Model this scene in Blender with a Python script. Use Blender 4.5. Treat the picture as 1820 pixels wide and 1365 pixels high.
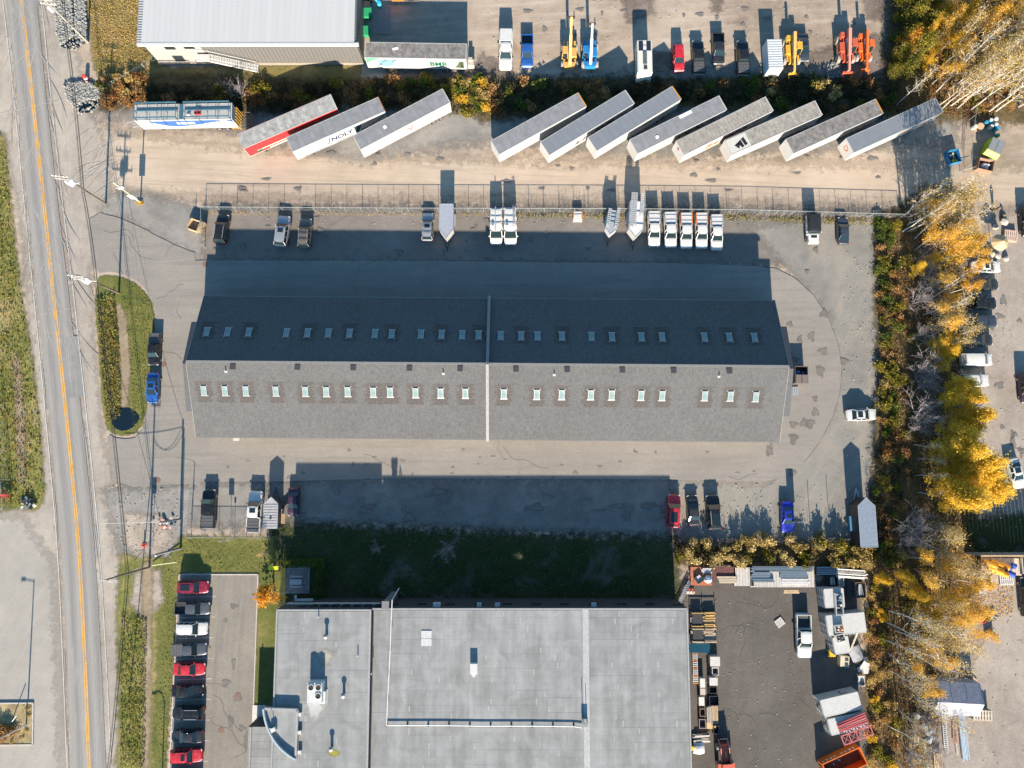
import bpy, math, random
import numpy as np
from mathutils import Vector, Matrix, noise as mnoise
random.seed(7)
rng = np.random.default_rng(7)
R = math.radians
for o in list(bpy.data.objects):
    bpy.data.objects.remove(o)
sc = bpy.context.scene
COL = sc.collection

# ---------------------------------------------------------------- camera, sky, sun, exposure
F_PX, TILT, HC = 1263.0, R(6.25), 110.0            # focal length in photo pixels, tilt from straight down, flying height
cam = bpy.data.objects.new('camera', bpy.data.cameras.new('camera'))
COL.objects.link(cam)
cam.location = (0, 0, HC)
cam.rotation_euler = (TILT, 0, 0)
cam.data.sensor_width = 36.0
cam.data.lens = 36.0 * F_PX / 1820.0
cam.data.clip_start = 1.0
cam.data.clip_end = 2000.0
sc.camera = cam
SUN_EL = R(22.5)
SUN_AZ_DX = 0.022                                   # the light travels mostly to +Y and a touch to -X
world = bpy.data.worlds.new('World')
sc.world = world
world.use_nodes = True
wn = world.node_tree
wn.nodes.clear()
w_out = wn.nodes.new('ShaderNodeOutputWorld')
w_bg = wn.nodes.new('ShaderNodeBackground')
w_sky = wn.nodes.new('ShaderNodeTexSky')
w_sky.sky_type = 'NISHITA'
w_sky.sun_disc = False
w_sky.sun_elevation = SUN_EL
w_sky.sun_rotation = math.pi - SUN_AZ_DX
w_sky.air_density = 1.0
w_sky.dust_density = 0.3
w_sky.ozone_density = 2.2
w_bg.inputs['Strength'].default_value = 0.064
w_tint = wn.nodes.new('ShaderNodeMix')
w_tint.data_type, w_tint.blend_type = 'RGBA', 'MULTIPLY'
w_tint.inputs[0].default_value = 1.0
w_tint.inputs[7].default_value = (0.88, 1.26, 1.34, 1.0)    # white balance of the picture: clear cold skylight
wn.links.new(w_sky.outputs[0], w_tint.inputs[6])
wn.links.new(w_tint.outputs[2], w_bg.inputs[0])
wn.links.new(w_bg.outputs[0], w_out.inputs[0])
sun = bpy.data.objects.new('sun', bpy.data.lights.new('sun', 'SUN'))
COL.objects.link(sun)
sun.data.energy = 5.0
sun.data.angle = R(0.5)
sun.data.color = (1.0, 0.865, 0.70)
LIGHT_DIR = Vector((-SUN_AZ_DX, 1.0, -math.tan(SUN_EL))).normalized()
sun.rotation_euler = LIGHT_DIR.to_track_quat('-Z', 'Y').to_euler()
sc.view_settings.view_transform = 'Standard'
sc.view_settings.look = 'None'
sc.view_settings.gamma = 1.0
sc.view_settings.use_curve_mapping = False
sc.view_settings.exposure = 1.42
sc.render.engine = 'CYCLES'
sc.cycles.use_denoising = True
sc.cycles.max_bounces = 5
sc.cycles.diffuse_bounces = 3
sc.cycles.glossy_bounces = 2
sc.cycles.transmission_bounces = 2
sc.cycles.transparent_max_bounces = 40
sc.cycles.caustics_reflective = False
sc.cycles.caustics_refractive = False

# ---------------------------------------------------------------- placing things on the ground plan
CT, ST = math.cos(TILT), math.sin(TILT)
def ray(px, py):
    u = (px - 910.0) / F_PX
    v = (682.5 - py) / F_PX
    return Vector((u, v * CT + ST, v * ST - CT))
def W(px, py, z=0.0):
    d = ray(px, py)
    t = (z - HC) / d.z
    return Vector((d.x * t, d.y * t, z))
def Wplane(px, py, p0, n):
    d = ray(px, py)
    o = Vector((0, 0, HC))
    t = (p0 - o).dot(n) / d.dot(n)
    return o + d * t
def PX(p):
    """ground plan point back to survey pixels"""
    q = Vector((p[0], p[1], p[2] - HC))
    x = q.x
    y = q.y * CT + q.z * ST
    z = -q.y * ST + q.z * CT
    return 910 + F_PX * x / -z, 682.5 - F_PX * y / -z

# ---------------------------------------------------------------- materials
def newmat(name):
    m = bpy.data.materials.new(name)
    m.use_nodes = True
    return m, m.node_tree, m.node_tree.nodes['Principled BSDF']
def N(nt, typ, **kw):
    n = nt.nodes.new(typ)
    for k, v in kw.items():
        setattr(n, k, v)
    return n
def noise(nt, vec, scale, detail=4.0, rough=0.6, dist=0.0):
    n = N(nt, 'ShaderNodeTexNoise')
    n.inputs['Scale'].default_value = scale
    n.inputs['Detail'].default_value = detail
    n.inputs['Roughness'].default_value = rough
    n.inputs['Distortion'].default_value = dist
    nt.links.new(vec, n.inputs['Vector'])
    return n.outputs['Fac']
def ramp(nt, fac, stops):
    n = N(nt, 'ShaderNodeValToRGB')
    cr = n.color_ramp
    while len(cr.elements) < len(stops):
        cr.elements.new(0.5)
    for e, (p, c) in zip(cr.elements, stops):
        e.position = p
        e.color = (c[0], c[1], c[2], 1.0) if hasattr(c, '__len__') else (c, c, c, 1.0)
    nt.links.new(fac, n.inputs[0])
    return n.outputs[0]
def mixc(nt, fac, a, b, mode='MIX'):
    n = N(nt, 'ShaderNodeMix', data_type='RGBA', blend_type=mode)
    for sock, val in ((0, fac), (6, a), (7, b)):
        if hasattr(val, 'is_linked') or hasattr(val, 'node'):
            nt.links.new(val, n.inputs[sock])
        elif sock == 0:
            n.inputs[0].default_value = val
        else:
            n.inputs[sock].default_value = (val[0], val[1], val[2], 1.0)
    return n.outputs[2]
def math_n(nt, op, a, b=None, clamp=False):
    n = N(nt, 'ShaderNodeMath', operation=op, use_clamp=clamp)
    for i, v in enumerate((a, b)):
        if v is None:
            continue
        if hasattr(v, 'node'):
            nt.links.new(v, n.inputs[i])
        else:
            n.inputs[i].default_value = v
    return n.outputs[0]
def pos(nt):
    return N(nt, 'ShaderNodeNewGeometry').outputs['Position']
def mapped(nt, vec, scale=(1, 1, 1), rot=(0, 0, 0), loc=(0, 0, 0)):
    n = N(nt, 'ShaderNodeMapping')
    n.inputs['Scale'].default_value = scale
    n.inputs['Rotation'].default_value = rot
    n.inputs['Location'].default_value = loc
    nt.links.new(vec, n.inputs['Vector'])
    return n.outputs[0]
def bump(nt, bsdf, h, strength=0.3, dist=0.05):
    b = N(nt, 'ShaderNodeBump')
    b.inputs['Strength'].default_value = strength
    b.inputs['Distance'].default_value = dist
    nt.links.new(h, b.inputs['Height'])
    nt.links.new(b.outputs[0], bsdf.inputs['Normal'])

MATS = {}
def plain(name, col, rough=0.6, metal=0.0, var=0.12, scale=3.0, spec=0.5, rnd=0.0):
    """painted metal, plastic, wood and so on: a base colour with a little dirt and unevenness"""
    if name in MATS:
        return MATS[name]
    m, nt, b = newmat(name)
    tc = N(nt, 'ShaderNodeTexCoord')
    f = noise(nt, tc.outputs['Object'], scale, 5, 0.65)
    lo = [max(0.0, c * (1 - var * 1.6)) for c in col]
    hi = [min(1.0, c * (1 + var)) for c in col]
    c = ramp(nt, f, [(0.3, lo), (0.7, hi)])
    if rnd:
        oi = N(nt, 'ShaderNodeObjectInfo')
        k = math_n(nt, 'MULTIPLY_ADD', oi.outputs['Random'], 2 * rnd)
        k.node.inputs[2].default_value = 1 - rnd
        cc = N(nt, 'ShaderNodeCombineXYZ')
        for i in range(3):
            nt.links.new(k, cc.inputs[i])
        c = mixc(nt, 1.0, c, cc.outputs[0], 'MULTIPLY')
    nt.links.new(c, b.inputs['Base Color'])
    b.inputs['Roughness'].default_value = rough
    b.inputs['Metallic'].default_value = metal
    b.inputs['Specular IOR Level'].default_value = spec
    MATS[name] = m
    return m
def carpaint(name, col, metal=0.0, rough=0.28):
    if name in MATS:
        return MATS[name]
    m, nt, b = newmat(name)
    tc = N(nt, 'ShaderNodeTexCoord')
    f = noise(nt, tc.outputs['Object'], 2.2, 6, 0.7)
    dust = ramp(nt, f, [(0.45, 0.0), (0.85, 0.22 if max(col) > .2 else 0.08)])
    c = mixc(nt, dust, col, (0.33, 0.29, 0.25))
    nt.links.new(c, b.inputs['Base Color'])
    nt.links.new(ramp(nt, f, [(0.3, rough), (0.8, rough + 0.25)]), b.inputs['Roughness'])
    b.inputs['Metallic'].default_value = metal
    b.inputs['Coat Weight'].default_value = 0.4
    b.inputs['Coat Roughness'].default_value = 0.12
    MATS[name] = m
    return m
def leafmat(name, cols, trans=0.35):
    if name in MATS:
        return MATS[name]
    m, nt, b = newmat(name)
    g = N(nt, 'ShaderNodeNewGeometry')
    oi = N(nt, 'ShaderNodeObjectInfo')
    tc = N(nt, 'ShaderNodeTexCoord')
    f = noise(nt, tc.outputs['Object'], 0.55, 3, 0.6)
    x = math_n(nt, 'MULTIPLY', g.outputs['Random Per Island'], 0.5)
    y = math_n(nt, 'MULTIPLY', f, 0.55)
    z = math_n(nt, 'MULTIPLY', oi.outputs['Random'], 0.28)
    s = math_n(nt, 'ADD', math_n(nt, 'ADD', x, y), math_n(nt, 'SUBTRACT', z, 0.14), True)
    n = len(cols)
    c = ramp(nt, s, [(0.16 + 0.68 * i / (n - 1), cc) for i, cc in enumerate(cols)])
    nt.links.new(c, b.inputs['Base Color'])
    b.inputs['Roughness'].default_value = 0.7
    b.inputs['Specular IOR Level'].default_value = 0.2
    t = N(nt, 'ShaderNodeBsdfTranslucent')
    nt.links.new(c, t.inputs['Color'])
    mx = N(nt, 'ShaderNodeMixShader')
    mx.inputs[0].default_value = trans
    nt.links.new(b.outputs[0], mx.inputs[1])
    nt.links.new(t.outputs[0], mx.inputs[2])
    nt.links.new(mx.outputs[0], nt.nodes['Material Output'].inputs['Surface'])
    MATS[name] = m
    return m
def groundmat(name, cols, big=0.06, mid=0.5, streak=None, streak_col=None, streak_amt=0.5, grain=0.25, fade=False,
              rough=0.92, bmp=0.25, spot=None, spot_scale=0.25, spot_lo=0.62, seed=0.0):
    """earth, gravel, asphalt, turf: three colours mixed by large and middle noise, drag marks along a direction,
    stains with a shape of their own and a fine grain; `fade` lets the edge break up against the soil below"""
    if name in MATS:
        return MATS[name]
    m, nt, b = newmat(name)
    p = mapped(nt, pos(nt), loc=(seed, seed * 0.7, 0))
    f1 = noise(nt, p, big, 5, 0.6, 0.6)
    f2 = noise(nt, p, mid, 6, 0.68)
    f = math_n(nt, 'ADD', math_n(nt, 'MULTIPLY', f1, 0.6), math_n(nt, 'MULTIPLY', f2, 0.4))
    c = ramp(nt, f, [(0.36, cols[0]), (0.5, cols[1]), (0.64, cols[2])])
    if streak is not None:
        st = mapped(nt, p, (1, 1, 1), (0, 0, -streak[0]))
        st = mapped(nt, st, (streak[1], streak[2], 1))
        fs = noise(nt, st, 1.0, 6, 0.7, 0.4)
        k = math_n(nt, 'MULTIPLY', ramp(nt, fs, [(0.48, 0.0), (0.66, 1.0)]), math_n(nt, 'MULTIPLY', ramp(nt, f1, [(0.3, 0.3), (0.6, 1.0)]), streak_amt))
        c = mixc(nt, k, c, streak_col or cols[2])
    if spot is not None:
        fp = noise(nt, mapped(nt, p, loc=(31, 17, 0)), spot_scale, 5, 0.7, 1.0)
        c = mixc(nt, ramp(nt, fp, [(spot_lo, 0.0), (spot_lo + 0.12, 0.75)]), c, spot)
    g = noise(nt, p, 4.5, 4, 0.75)
    gg = ramp(nt, g, [(0.25, 1 - grain), (0.75, 1 + grain * 0.8)])
    # a ramp stays below 1, so lift with a second factor
    c = mixc(nt, 1.0, c, gg, 'MULTIPLY')
    nt.links.new(c, b.inputs['Base Color'])
    b.inputs['Roughness'].default_value = rough
    b.inputs['Specular IOR Level'].default_value = 0.25
    if bmp:
        bump(nt, b, math_n(nt, 'ADD', g, f2), bmp, 0.08)
    if fade:
        at = N(nt, 'ShaderNodeAttribute', attribute_name='fade')
        e = noise(nt, p, 0.9, 6, 0.75)
        a = math_n(nt, 'ADD', at.outputs['Fac'], math_n(nt, 'MULTIPLY', math_n(nt, 'SUBTRACT', e, 0.5), 1.9))
        a = ramp(nt, a, [(0.2, 0.0), (0.8, 1.0)])
        tr = N(nt, 'ShaderNodeBsdfTransparent')
        mx = N(nt, 'ShaderNodeMixShader')
        nt.links.new(a, mx.inputs[0])
        nt.links.new(tr.outputs[0], mx.inputs[1])
        nt.links.new(b.outputs[0], mx.inputs[2])
        nt.links.new(mx.outputs[0], nt.nodes['Material Output'].inputs['Surface'])
    MATS[name] = m
    return m

# ---------------------------------------------------------------- mesh building
class MB:
    def __init__(s):
        s.v, s.f, s.m = [], [], []
    def add(s, verts, faces, mi=0):
        b = len(s.v)
        s.v += [tuple(v) for v in verts]
        s.f += [tuple(i + b for i in f) for f in faces]
        s.m += [mi] * len(faces)
        return s
    def box(s, c, size, rz=0.0, mi=0, M=None):
        hx, hy, hz = size[0] / 2, size[1] / 2, size[2] / 2
        vs = [Vector((x, y, z)) for z in (-hz, hz) for x, y in ((-hx, -hy), (hx, -hy), (hx, hy), (-hx, hy))]
        T = Matrix.Translation(c) @ (M if M is not None else Matrix.Rotation(rz, 4, 'Z'))
        return s.add([T @ v for v in vs], [(3, 2, 1, 0), (4, 5, 6, 7), (0, 1, 5, 4), (1, 2, 6, 5), (2, 3, 7, 6), (3, 0, 4, 7)], mi)
    def bar(s, p0, p1, w, h=None, mi=0):
        p0, p1 = Vector(p0), Vector(p1)
        d = p1 - p0
        L = d.length
        if L < 1e-6:
            return s
        M = d.to_track_quat('Y', 'Z').to_matrix().to_4x4()
        return s.box((p0 + p1) / 2, (w, L, h or w), M=M, mi=mi)
    def tube(s, p0, p1, r0, r1=None, n=8, mi=0, cap=True):
        p0, p1 = Vector(p0), Vector(p1)
        r1 = r0 if r1 is None else r1
        d = (p1 - p0).normalized()
        a = d.orthogonal().normalized()
        b = d.cross(a)
        ring = [a * math.cos(2 * math.pi * i / n) + b * math.sin(2 * math.pi * i / n) for i in range(n)]
        vs = [p0 + q * r0 for q in ring] + [p1 + q * r1 for q in ring]
        fs = [(i, (i + 1) % n, n + (i + 1) % n, n + i) for i in range(n)]
        if cap:
            fs += [tuple(range(n - 1, -1, -1)), tuple(range(n, 2 * n))]
        return s.add(vs, fs, mi)
    def path(s, pts, r, n=5, mi=0):
        for a, b in zip(pts[:-1], pts[1:]):
            s.tube(a, b, r, r, n, mi, cap=False)
        return s
    def prism(s, poly, z0, z1, mi=0):
        a = sum(poly[i][0] * poly[(i + 1) % len(poly)][1] - poly[(i + 1) % len(poly)][0] * poly[i][1] for i in range(len(poly)))
        if a < 0:
            poly = poly[::-1]
        n = len(poly)
        vs = [(p[0], p[1], z0) for p in poly] + [(p[0], p[1], z1) for p in poly]
        fs = [tuple(range(n - 1, -1, -1)), tuple(range(n, 2 * n))] + [(i, (i + 1) % n, n + (i + 1) % n, n + i) for i in range(n)]
        return s.add(vs, fs, mi)
    def loft(s, rings, mi=0):
        n = len(rings[0])
        vs = [p for r in rings for p in r]
        fs = []
        for k in range(len(rings) - 1):
            for i in range(n):
                j = (i + 1) % n
                fs.append((k * n + i, k * n + j, (k + 1) * n + j, (k + 1) * n + i))
        fs += [tuple(range(n - 1, -1, -1)), tuple(range((len(rings) - 1) * n, len(rings) * n))]
        return s.add(vs, fs, mi)
    def lathe(s, c, prof, n=14, mi=0):
        vs, fs = [], []
        for r, z in prof:
            for i in range(n):
                a = 2 * math.pi * i / n
                vs.append((c[0] + r * math.cos(a), c[1] + r * math.sin(a), c[2] + z))
        for k in range(len(prof) - 1):
            for i in range(n):
                j = (i + 1) % n
                fs.append((k * n + i, k * n + j, (k + 1) * n + j, (k + 1) * n + i))
        fs += [tuple(range(n - 1, -1, -1)), tuple(range((len(prof) - 1) * n, len(prof) * n))]
        return s.add(vs, fs, mi)
    def mesh(s, name, mats, smooth=False):
        me = bpy.data.meshes.new(name)
        me.from_pydata(s.v, [], s.f)
        mats = mats if isinstance(mats, (list, tuple)) else [mats]
        for m in mats:
            me.materials.append(m)
        if any(s.m):
            me.polygons.foreach_set('material_index', s.m)
        if smooth:
            me.polygons.foreach_set('use_smooth', [True] * len(s.f))
        me.update()
        return me
    def build(s, name, mats, parent=None, smooth=False):
        return link(name, s.mesh(name, mats, smooth), parent)
def link(name, me, parent=None):
    o = bpy.data.objects.new(name, me)
    COL.objects.link(o)
    if parent is not None:
        o.parent = parent
    return o
def tag(o, label=None, cat=None, group=None, kind=None):
    if label: o['label'] = label
    if cat: o['category'] = cat
    if group: o['group'] = group
    if kind: o['kind'] = kind
    return o
def thing(name, label, cat, loc=(0, 0, 0), rz=0.0, group=None):
    o = bpy.data.objects.new(name, None)
    COL.objects.link(o)
    o.location = loc
    o.rotation_euler = (0, 0, rz)
    o.empty_display_size = 0.5
    return tag(o, label, cat, group)
KIDS = {}
def dup(root, loc, rz, label=None, group=None, scale=None):
    r = root.copy()
    COL.objects.link(r)
    r.location = loc
    r.rotation_euler = (0, 0, rz)
    if scale is not None:
        r.scale = scale
    if label: r['label'] = label
    if group: r['group'] = group
    if root.name not in KIDS:
        KIDS[root.name] = [(ch, list(ch.children)) for ch in root.children]
    for ch, gs in KIDS[root.name]:
        c = ch.copy()
        COL.objects.link(c)
        c.parent = r
        for g in gs:
            d = g.copy()
            COL.objects.link(d)
            d.parent = c
    return r
_used, LANDMARKS = set(), []
_DIRS = ('east', 'north-east', 'north', 'north-west', 'west', 'south-west', 'south', 'south-east')
def where(prefix, px, py):
    """a label that places one of many by the nearest thing one can find: direction and distance from a landmark"""
    c = sorted((math.hypot(px - x, py - y), n, x, y) for n, x, y in LANDMARKS)
    for d, n, x, y in c[:7]:
        k = int(round(math.atan2(y - py, px - x) / (math.pi / 4))) % 8
        far = 'just ' if d < 26 else '' if d < 60 else 'well ' if d < 110 else 'far '
        for lab in ('%s %s%s of the %s' % (prefix, far, _DIRS[k], n),):
            if lab not in _used:
                _used.add(lab)
                return lab
    (d0, n0, *_), (d1, n1, *_) = c[0], c[1]
    return '%s between the %s and the %s' % (prefix, n0, n1)
def struct(name, mb, mats, smooth=False):
    return tag(mb.build(name, mats, None, smooth), kind='structure')
_text_cache = {}
def text(string, width, height, mat, origin, right, up, parent=None, name='lettering', lift=0.012, shear=0.0):
    """flat lettering: glyph outlines of the built-in font, laid on a surface with its own small thickness"""
    if string not in _text_cache:
        cu = bpy.data.curves.new('glyphs', 'FONT')
        cu.body = string
        cu.extrude = 0.01
        cu.offset = 0.028
        cu.resolution_u = 2
        tmp = bpy.data.objects.new('glyphs', cu)
        COL.objects.link(tmp)
        bpy.context.view_layer.update()
        me = bpy.data.meshes.new_from_object(tmp.evaluated_get(bpy.context.evaluated_depsgraph_get()))
        bpy.data.objects.remove(tmp)
        _text_cache[string] = me
    src = _text_cache[string]
    n = len(src.vertices)
    co = np.empty(n * 3)
    src.vertices.foreach_get('co', co)
    co = co.reshape(-1, 3)
    mn, mx = co.min(0), co.max(0)
    co = (co - mn) / np.maximum(mx - mn, 1e-6)
    right, up = Vector(right).normalized(), Vector(up).normalized()
    nrm = right.cross(up)
    o = Vector(origin)
    out = [o + right * (width * c[0] + shear * height * c[1]) + up * (height * c[1]) + nrm * (lift * (0.2 + c[2])) for c in co]
    me = bpy.data.meshes.new(name)
    me.from_pydata([tuple(v) for v in out], [], [tuple(p.vertices) for p in src.polygons])
    me.materials.append(mat)
    me.update()
    return link(name, me, parent)
# ================================================================ THE GROUND
def poly_w(pts):
    return np.array([W(x, y)[:2] for x, y in pts])
def sdist(P, poly):
    """signed distance (positive inside) of points P (n,2) to a polygon"""
    n = len(poly)
    inside = np.zeros(len(P), bool)
    d = np.full(len(P), 1e9)
    for i in range(n):
        a, b = poly[i], poly[(i + 1) % n]
        ab = b - a
        t = np.clip(((P - a) @ ab) / max(ab @ ab, 1e-9), 0, 1)
        d = np.minimum(d, np.hypot(*(P - a - t[:, None] * ab).T))
        c = ((a[1] > P[:, 1]) != (b[1] > P[:, 1]))
        with np.errstate(divide='ignore', invalid='ignore'):
            xi = (b[0] - a[0]) * (P[:, 1] - a[1]) / (b[1] - a[1]) + a[0]
        inside ^= c & (P[:, 0] < xi)
    return np.where(inside, d, -d)
def smooth_poly(pts, it=2):
    pts = [np.array(p, float) for p in pts]
    for _ in range(it):
        q = []
        for a, b in zip(pts, pts[1:] + pts[:1]):
            q += [a * 0.75 + b * 0.25, a * 0.25 + b * 0.75]
        pts = q
    return pts
def jag(poly, step=0.5, amp=0.12, seed=0):
    """resample an outline and let it wander a little, as a worn asphalt edge does"""
    out = []
    n = len(poly)
    for i in range(n):
        a, b = poly[i], poly[(i + 1) % n]
        L = np.hypot(*(b - a))
        k = max(1, int(L / step))
        for j in range(k):
            p = a + (b - a) * j / k
            w = mnoise.noise(Vector((p[0] * 0.7, p[1] * 0.7, seed))) + 0.6 * mnoise.noise(Vector((p[0] * 2.3, p[1] * 2.3, seed + 5)))
            nv = np.array([-(b - a)[1], (b - a)[0]]) / max(L, 1e-6)
            out.append(p + nv * w * amp)
    return out
def sheet(name, pts, m, z, amp=0.1, smooth=0, seed=0, step=0.6):
    poly = poly_w(smooth_poly(pts, smooth) if smooth else pts)
    poly = jag(poly, step, amp, seed) if amp else poly
    mb = MB()
    vs = [(p[0], p[1], z) for p in poly]
    a = sum(vs[i][0] * vs[(i + 1) % len(vs)][1] - vs[(i + 1) % len(vs)][0] * vs[i][1] for i in range(len(vs)))
    if a < 0: vs = vs[::-1]
    from mathutils.geometry import tessellate_polygon
    tris = tessellate_polygon([[Vector(v) for v in vs]])
    for t in tris:
        p, q, r = (Vector(vs[i]) for i in t)
        if (q - p).cross(r - p).z < 0: t = (t[0], t[2], t[1])
        mb.f.append(tuple(t)); mb.m.append(0)
    mb.v = vs
    return struct(name, mb, m)
def soft(name, pts, m, z, fade=1.2, res=0.7, smooth=0):
    """a soil patch whose edge breaks up against what lies below (the material reads the distance to the outline)"""
    poly = poly_w(smooth_poly(pts, smooth) if smooth else pts)
    x0, y0 = poly.min(0) - fade * 1.6
    x1, y1 = poly.max(0) + fade * 1.6
    nx, ny = int((x1 - x0) / res) + 2, int((y1 - y0) / res) + 2
    gx, gy = np.meshgrid(np.linspace(x0, x1, nx), np.linspace(y0, y1, ny))
    P = np.stack([gx.ravel(), gy.ravel()], 1)
    d = sdist(P, poly)
    al = np.clip(0.5 + d / (2 * fade), -0.6, 1.6)
    idx = np.arange(nx * ny).reshape(ny, nx)
    q = np.stack([idx[:-1, :-1], idx[:-1, 1:], idx[1:, 1:], idx[1:, :-1]], -1).reshape(-1, 4)
    q = q[(d[q] > -fade * 1.7).any(1)]
    used = np.unique(q)
    re = -np.ones(nx * ny, int)
    re[used] = np.arange(len(used))
    me = bpy.data.meshes.new(name)
    me.from_pydata([(a, b, z) for a, b in P[used]], [], re[q].tolist())
    at = me.attributes.new('fade', 'FLOAT', 'POINT')
    at.data.foreach_set('value', al[used].astype(np.float32))
    me.materials.append(m)
    o = link(name, me)
    return tag(o, kind='structure')

TAN = [(0.24, 0.19, 0.147), (0.345, 0.28, 0.222), (0.43, 0.355, 0.285)]
GREY = [(0.17, 0.165, 0.155), (0.235, 0.225, 0.21), (0.31, 0.295, 0.27)]
m_tan = groundmat('soil_tan_gravel', TAN, 0.05, 0.35, (R(4), 0.10, 0.9), (0.49, 0.41, 0.335), 0.8, 0.2, spot=(0.17, 0.135, 0.11), spot_scale=0.13, spot_lo=0.6)
m_road_n = groundmat('soil_packed_track', [(0.378, 0.303, 0.233), (0.441, 0.358, 0.279), (0.492, 0.407, 0.321)], 0.04, 0.3, (R(-3), 0.05, 1.3), (0.265, 0.215, 0.17), 0.75, 0.14, fade=True)
m_greygravel = groundmat('soil_grey_gravel', GREY, 0.07, 0.5, (R(30), 0.15, 0.8), (0.34, 0.30, 0.26), 0.5, 0.22, fade=True, spot=(0.15, 0.12, 0.1), spot_scale=0.3, spot_lo=0.64)
m_shoulder = groundmat('soil_shoulder', [(0.262, 0.233, 0.199), (0.331, 0.292, 0.252), (0.410, 0.360, 0.301)], 0.08, 0.6, (R(85), 0.1, 0.7), (0.41, 0.38, 0.34), 0.5, 0.2, fade=True)
m_lot = groundmat('soil_parking_lot', [(0.154, 0.140, 0.126), (0.190, 0.172, 0.154), (0.225, 0.204, 0.183)], 0.09, 0.7, (R(2), 0.2, 0.6), (0.155, 0.135, 0.118), 0.4, 0.2, fade=True, spot=(0.105, 0.083, 0.068), spot_scale=0.4, spot_lo=0.63)
m_southlot = groundmat('soil_south_lot', [(0.135, 0.126, 0.122), (0.180, 0.171, 0.162), (0.234, 0.216, 0.203)], 0.12, 0.6, (R(20), 0.15, 0.5), (0.30, 0.29, 0.27), 0.4, 0.25, fade=True, spot=(0.09, 0.08, 0.075), spot_scale=0.2, spot_lo=0.6)
m_eastlot = groundmat('soil_east_lot', [(0.174, 0.169, 0.158), (0.219, 0.212, 0.192), (0.264, 0.246, 0.215)], 0.09, 0.5, (R(60), 0.12, 0.5), (0.31, 0.265, 0.22), 0.6, 0.22, fade=True, spot=(0.165, 0.128, 0.103), spot_scale=0.22, spot_lo=0.6)
m_mud = groundmat('soil_dark_mud', [(0.115, 0.09, 0.075), (0.17, 0.135, 0.115), (0.235, 0.195, 0.165)], 0.2, 0.9, None, grain=0.3, fade=True)
m_asph = groundmat('asphalt_loop', [(0.223, 0.206, 0.185), (0.247, 0.228, 0.205), (0.271, 0.250, 0.224)], 0.08, 0.35, (R(1), 0.05, 0.9), (0.185, 0.175, 0.162), 0.7, 0.15, spot=(0.28, 0.26, 0.232), spot_scale=0.12, spot_lo=0.62)
m_asph_w = groundmat('asphalt_apron', [(0.243, 0.234, 0.221), (0.270, 0.261, 0.243), (0.297, 0.284, 0.266)], 0.08, 0.35, (R(70), 0.06, 0.7), (0.25, 0.24, 0.225), 0.35, 0.14)
m_asph_p = groundmat('asphalt_staff_parking', [(0.202, 0.183, 0.160), (0.233, 0.213, 0.184), (0.264, 0.243, 0.208)], 0.09, 0.5, (R(88), 0.08, 1.2), (0.175, 0.16, 0.145), 0.8, 0.18)
m_asph_y = groundmat('asphalt_storage_yard', [(0.090, 0.080, 0.071), (0.109, 0.098, 0.087), (0.131, 0.119, 0.106)], 0.11, 0.6, (R(75), 0.12, 0.6), (0.09, 0.08, 0.072), 0.45, 0.22, fade=True, spot=(0.165, 0.145, 0.122), spot_scale=0.35, spot_lo=0.62)
m_eyard = groundmat('soil_east_yard', [(0.24, 0.205, 0.175), (0.30, 0.26, 0.225), (0.365, 0.32, 0.275)], 0.1, 0.5, (R(80), 0.1, 0.6), (0.38, 0.335, 0.29), 0.5, 0.22, fade=True, spot=(0.17, 0.135, 0.11), spot_scale=0.2, spot_lo=0.6)
m_lawn = groundmat('turf_lawn', [(0.083, 0.097, 0.024), (0.127, 0.134, 0.035), (0.209, 0.182, 0.068)], 0.13, 0.8, None, grain=0.35, fade=True, spot=(0.24, 0.195, 0.085), spot_scale=0.3, spot_lo=0.58)
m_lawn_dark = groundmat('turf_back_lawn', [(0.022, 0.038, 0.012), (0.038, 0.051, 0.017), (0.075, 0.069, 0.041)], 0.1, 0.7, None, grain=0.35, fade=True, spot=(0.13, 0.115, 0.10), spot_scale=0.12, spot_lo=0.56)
m_dry = groundmat('turf_dry', [(0.13, 0.125, 0.04), (0.215, 0.165, 0.062), (0.31, 0.235, 0.115)], 0.16, 0.9, None, grain=0.35, fade=True, spot=(0.11, 0.13, 0.028), spot_scale=0.16, spot_lo=0.57)
m_rough = groundmat('turf_rough', [(0.087, 0.109, 0.026), (0.174, 0.174, 0.046), (0.319, 0.254, 0.123)], 0.2, 1.1, None, grain=0.45, fade=True, spot=(0.28, 0.22, 0.15), spot_scale=0.3, spot_lo=0.6, bmp=0.5)
m_litter = groundmat('soil_leaf_litter', [(0.05, 0.042, 0.022), (0.105, 0.078, 0.038), (0.19, 0.135, 0.06)], 0.22, 1.2, None, grain=0.5, fade=True, spot=(0.055, 0.07, 0.02), spot_scale=0.3, spot_lo=0.6, bmp=0.5)
m_sand = groundmat('soil_sand_patch', [(0.26, 0.215, 0.175), (0.35, 0.30, 0.25), (0.42, 0.365, 0.305)], 0.3, 1.2, (R(20), 0.3, 1.2), (0.2, 0.165, 0.135), 0.7, 0.25, fade=True, bmp=0.5)
m_verge = groundmat('soil_ditch_bare', [(0.2, 0.155, 0.105), (0.27, 0.215, 0.145), (0.34, 0.28, 0.2)], 0.3, 1.0, None, grain=0.3, fade=True)

g = MB()
g.add([(-420, -420, 0), (420, -420, 0), (420, 420, 0), (-420, 420, 0)], [(0, 1, 2, 3)])
struct('ground', g, m_tan)
Z = [0.004]
def nz():
    Z[0] += 0.002
    return Z[0]
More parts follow.
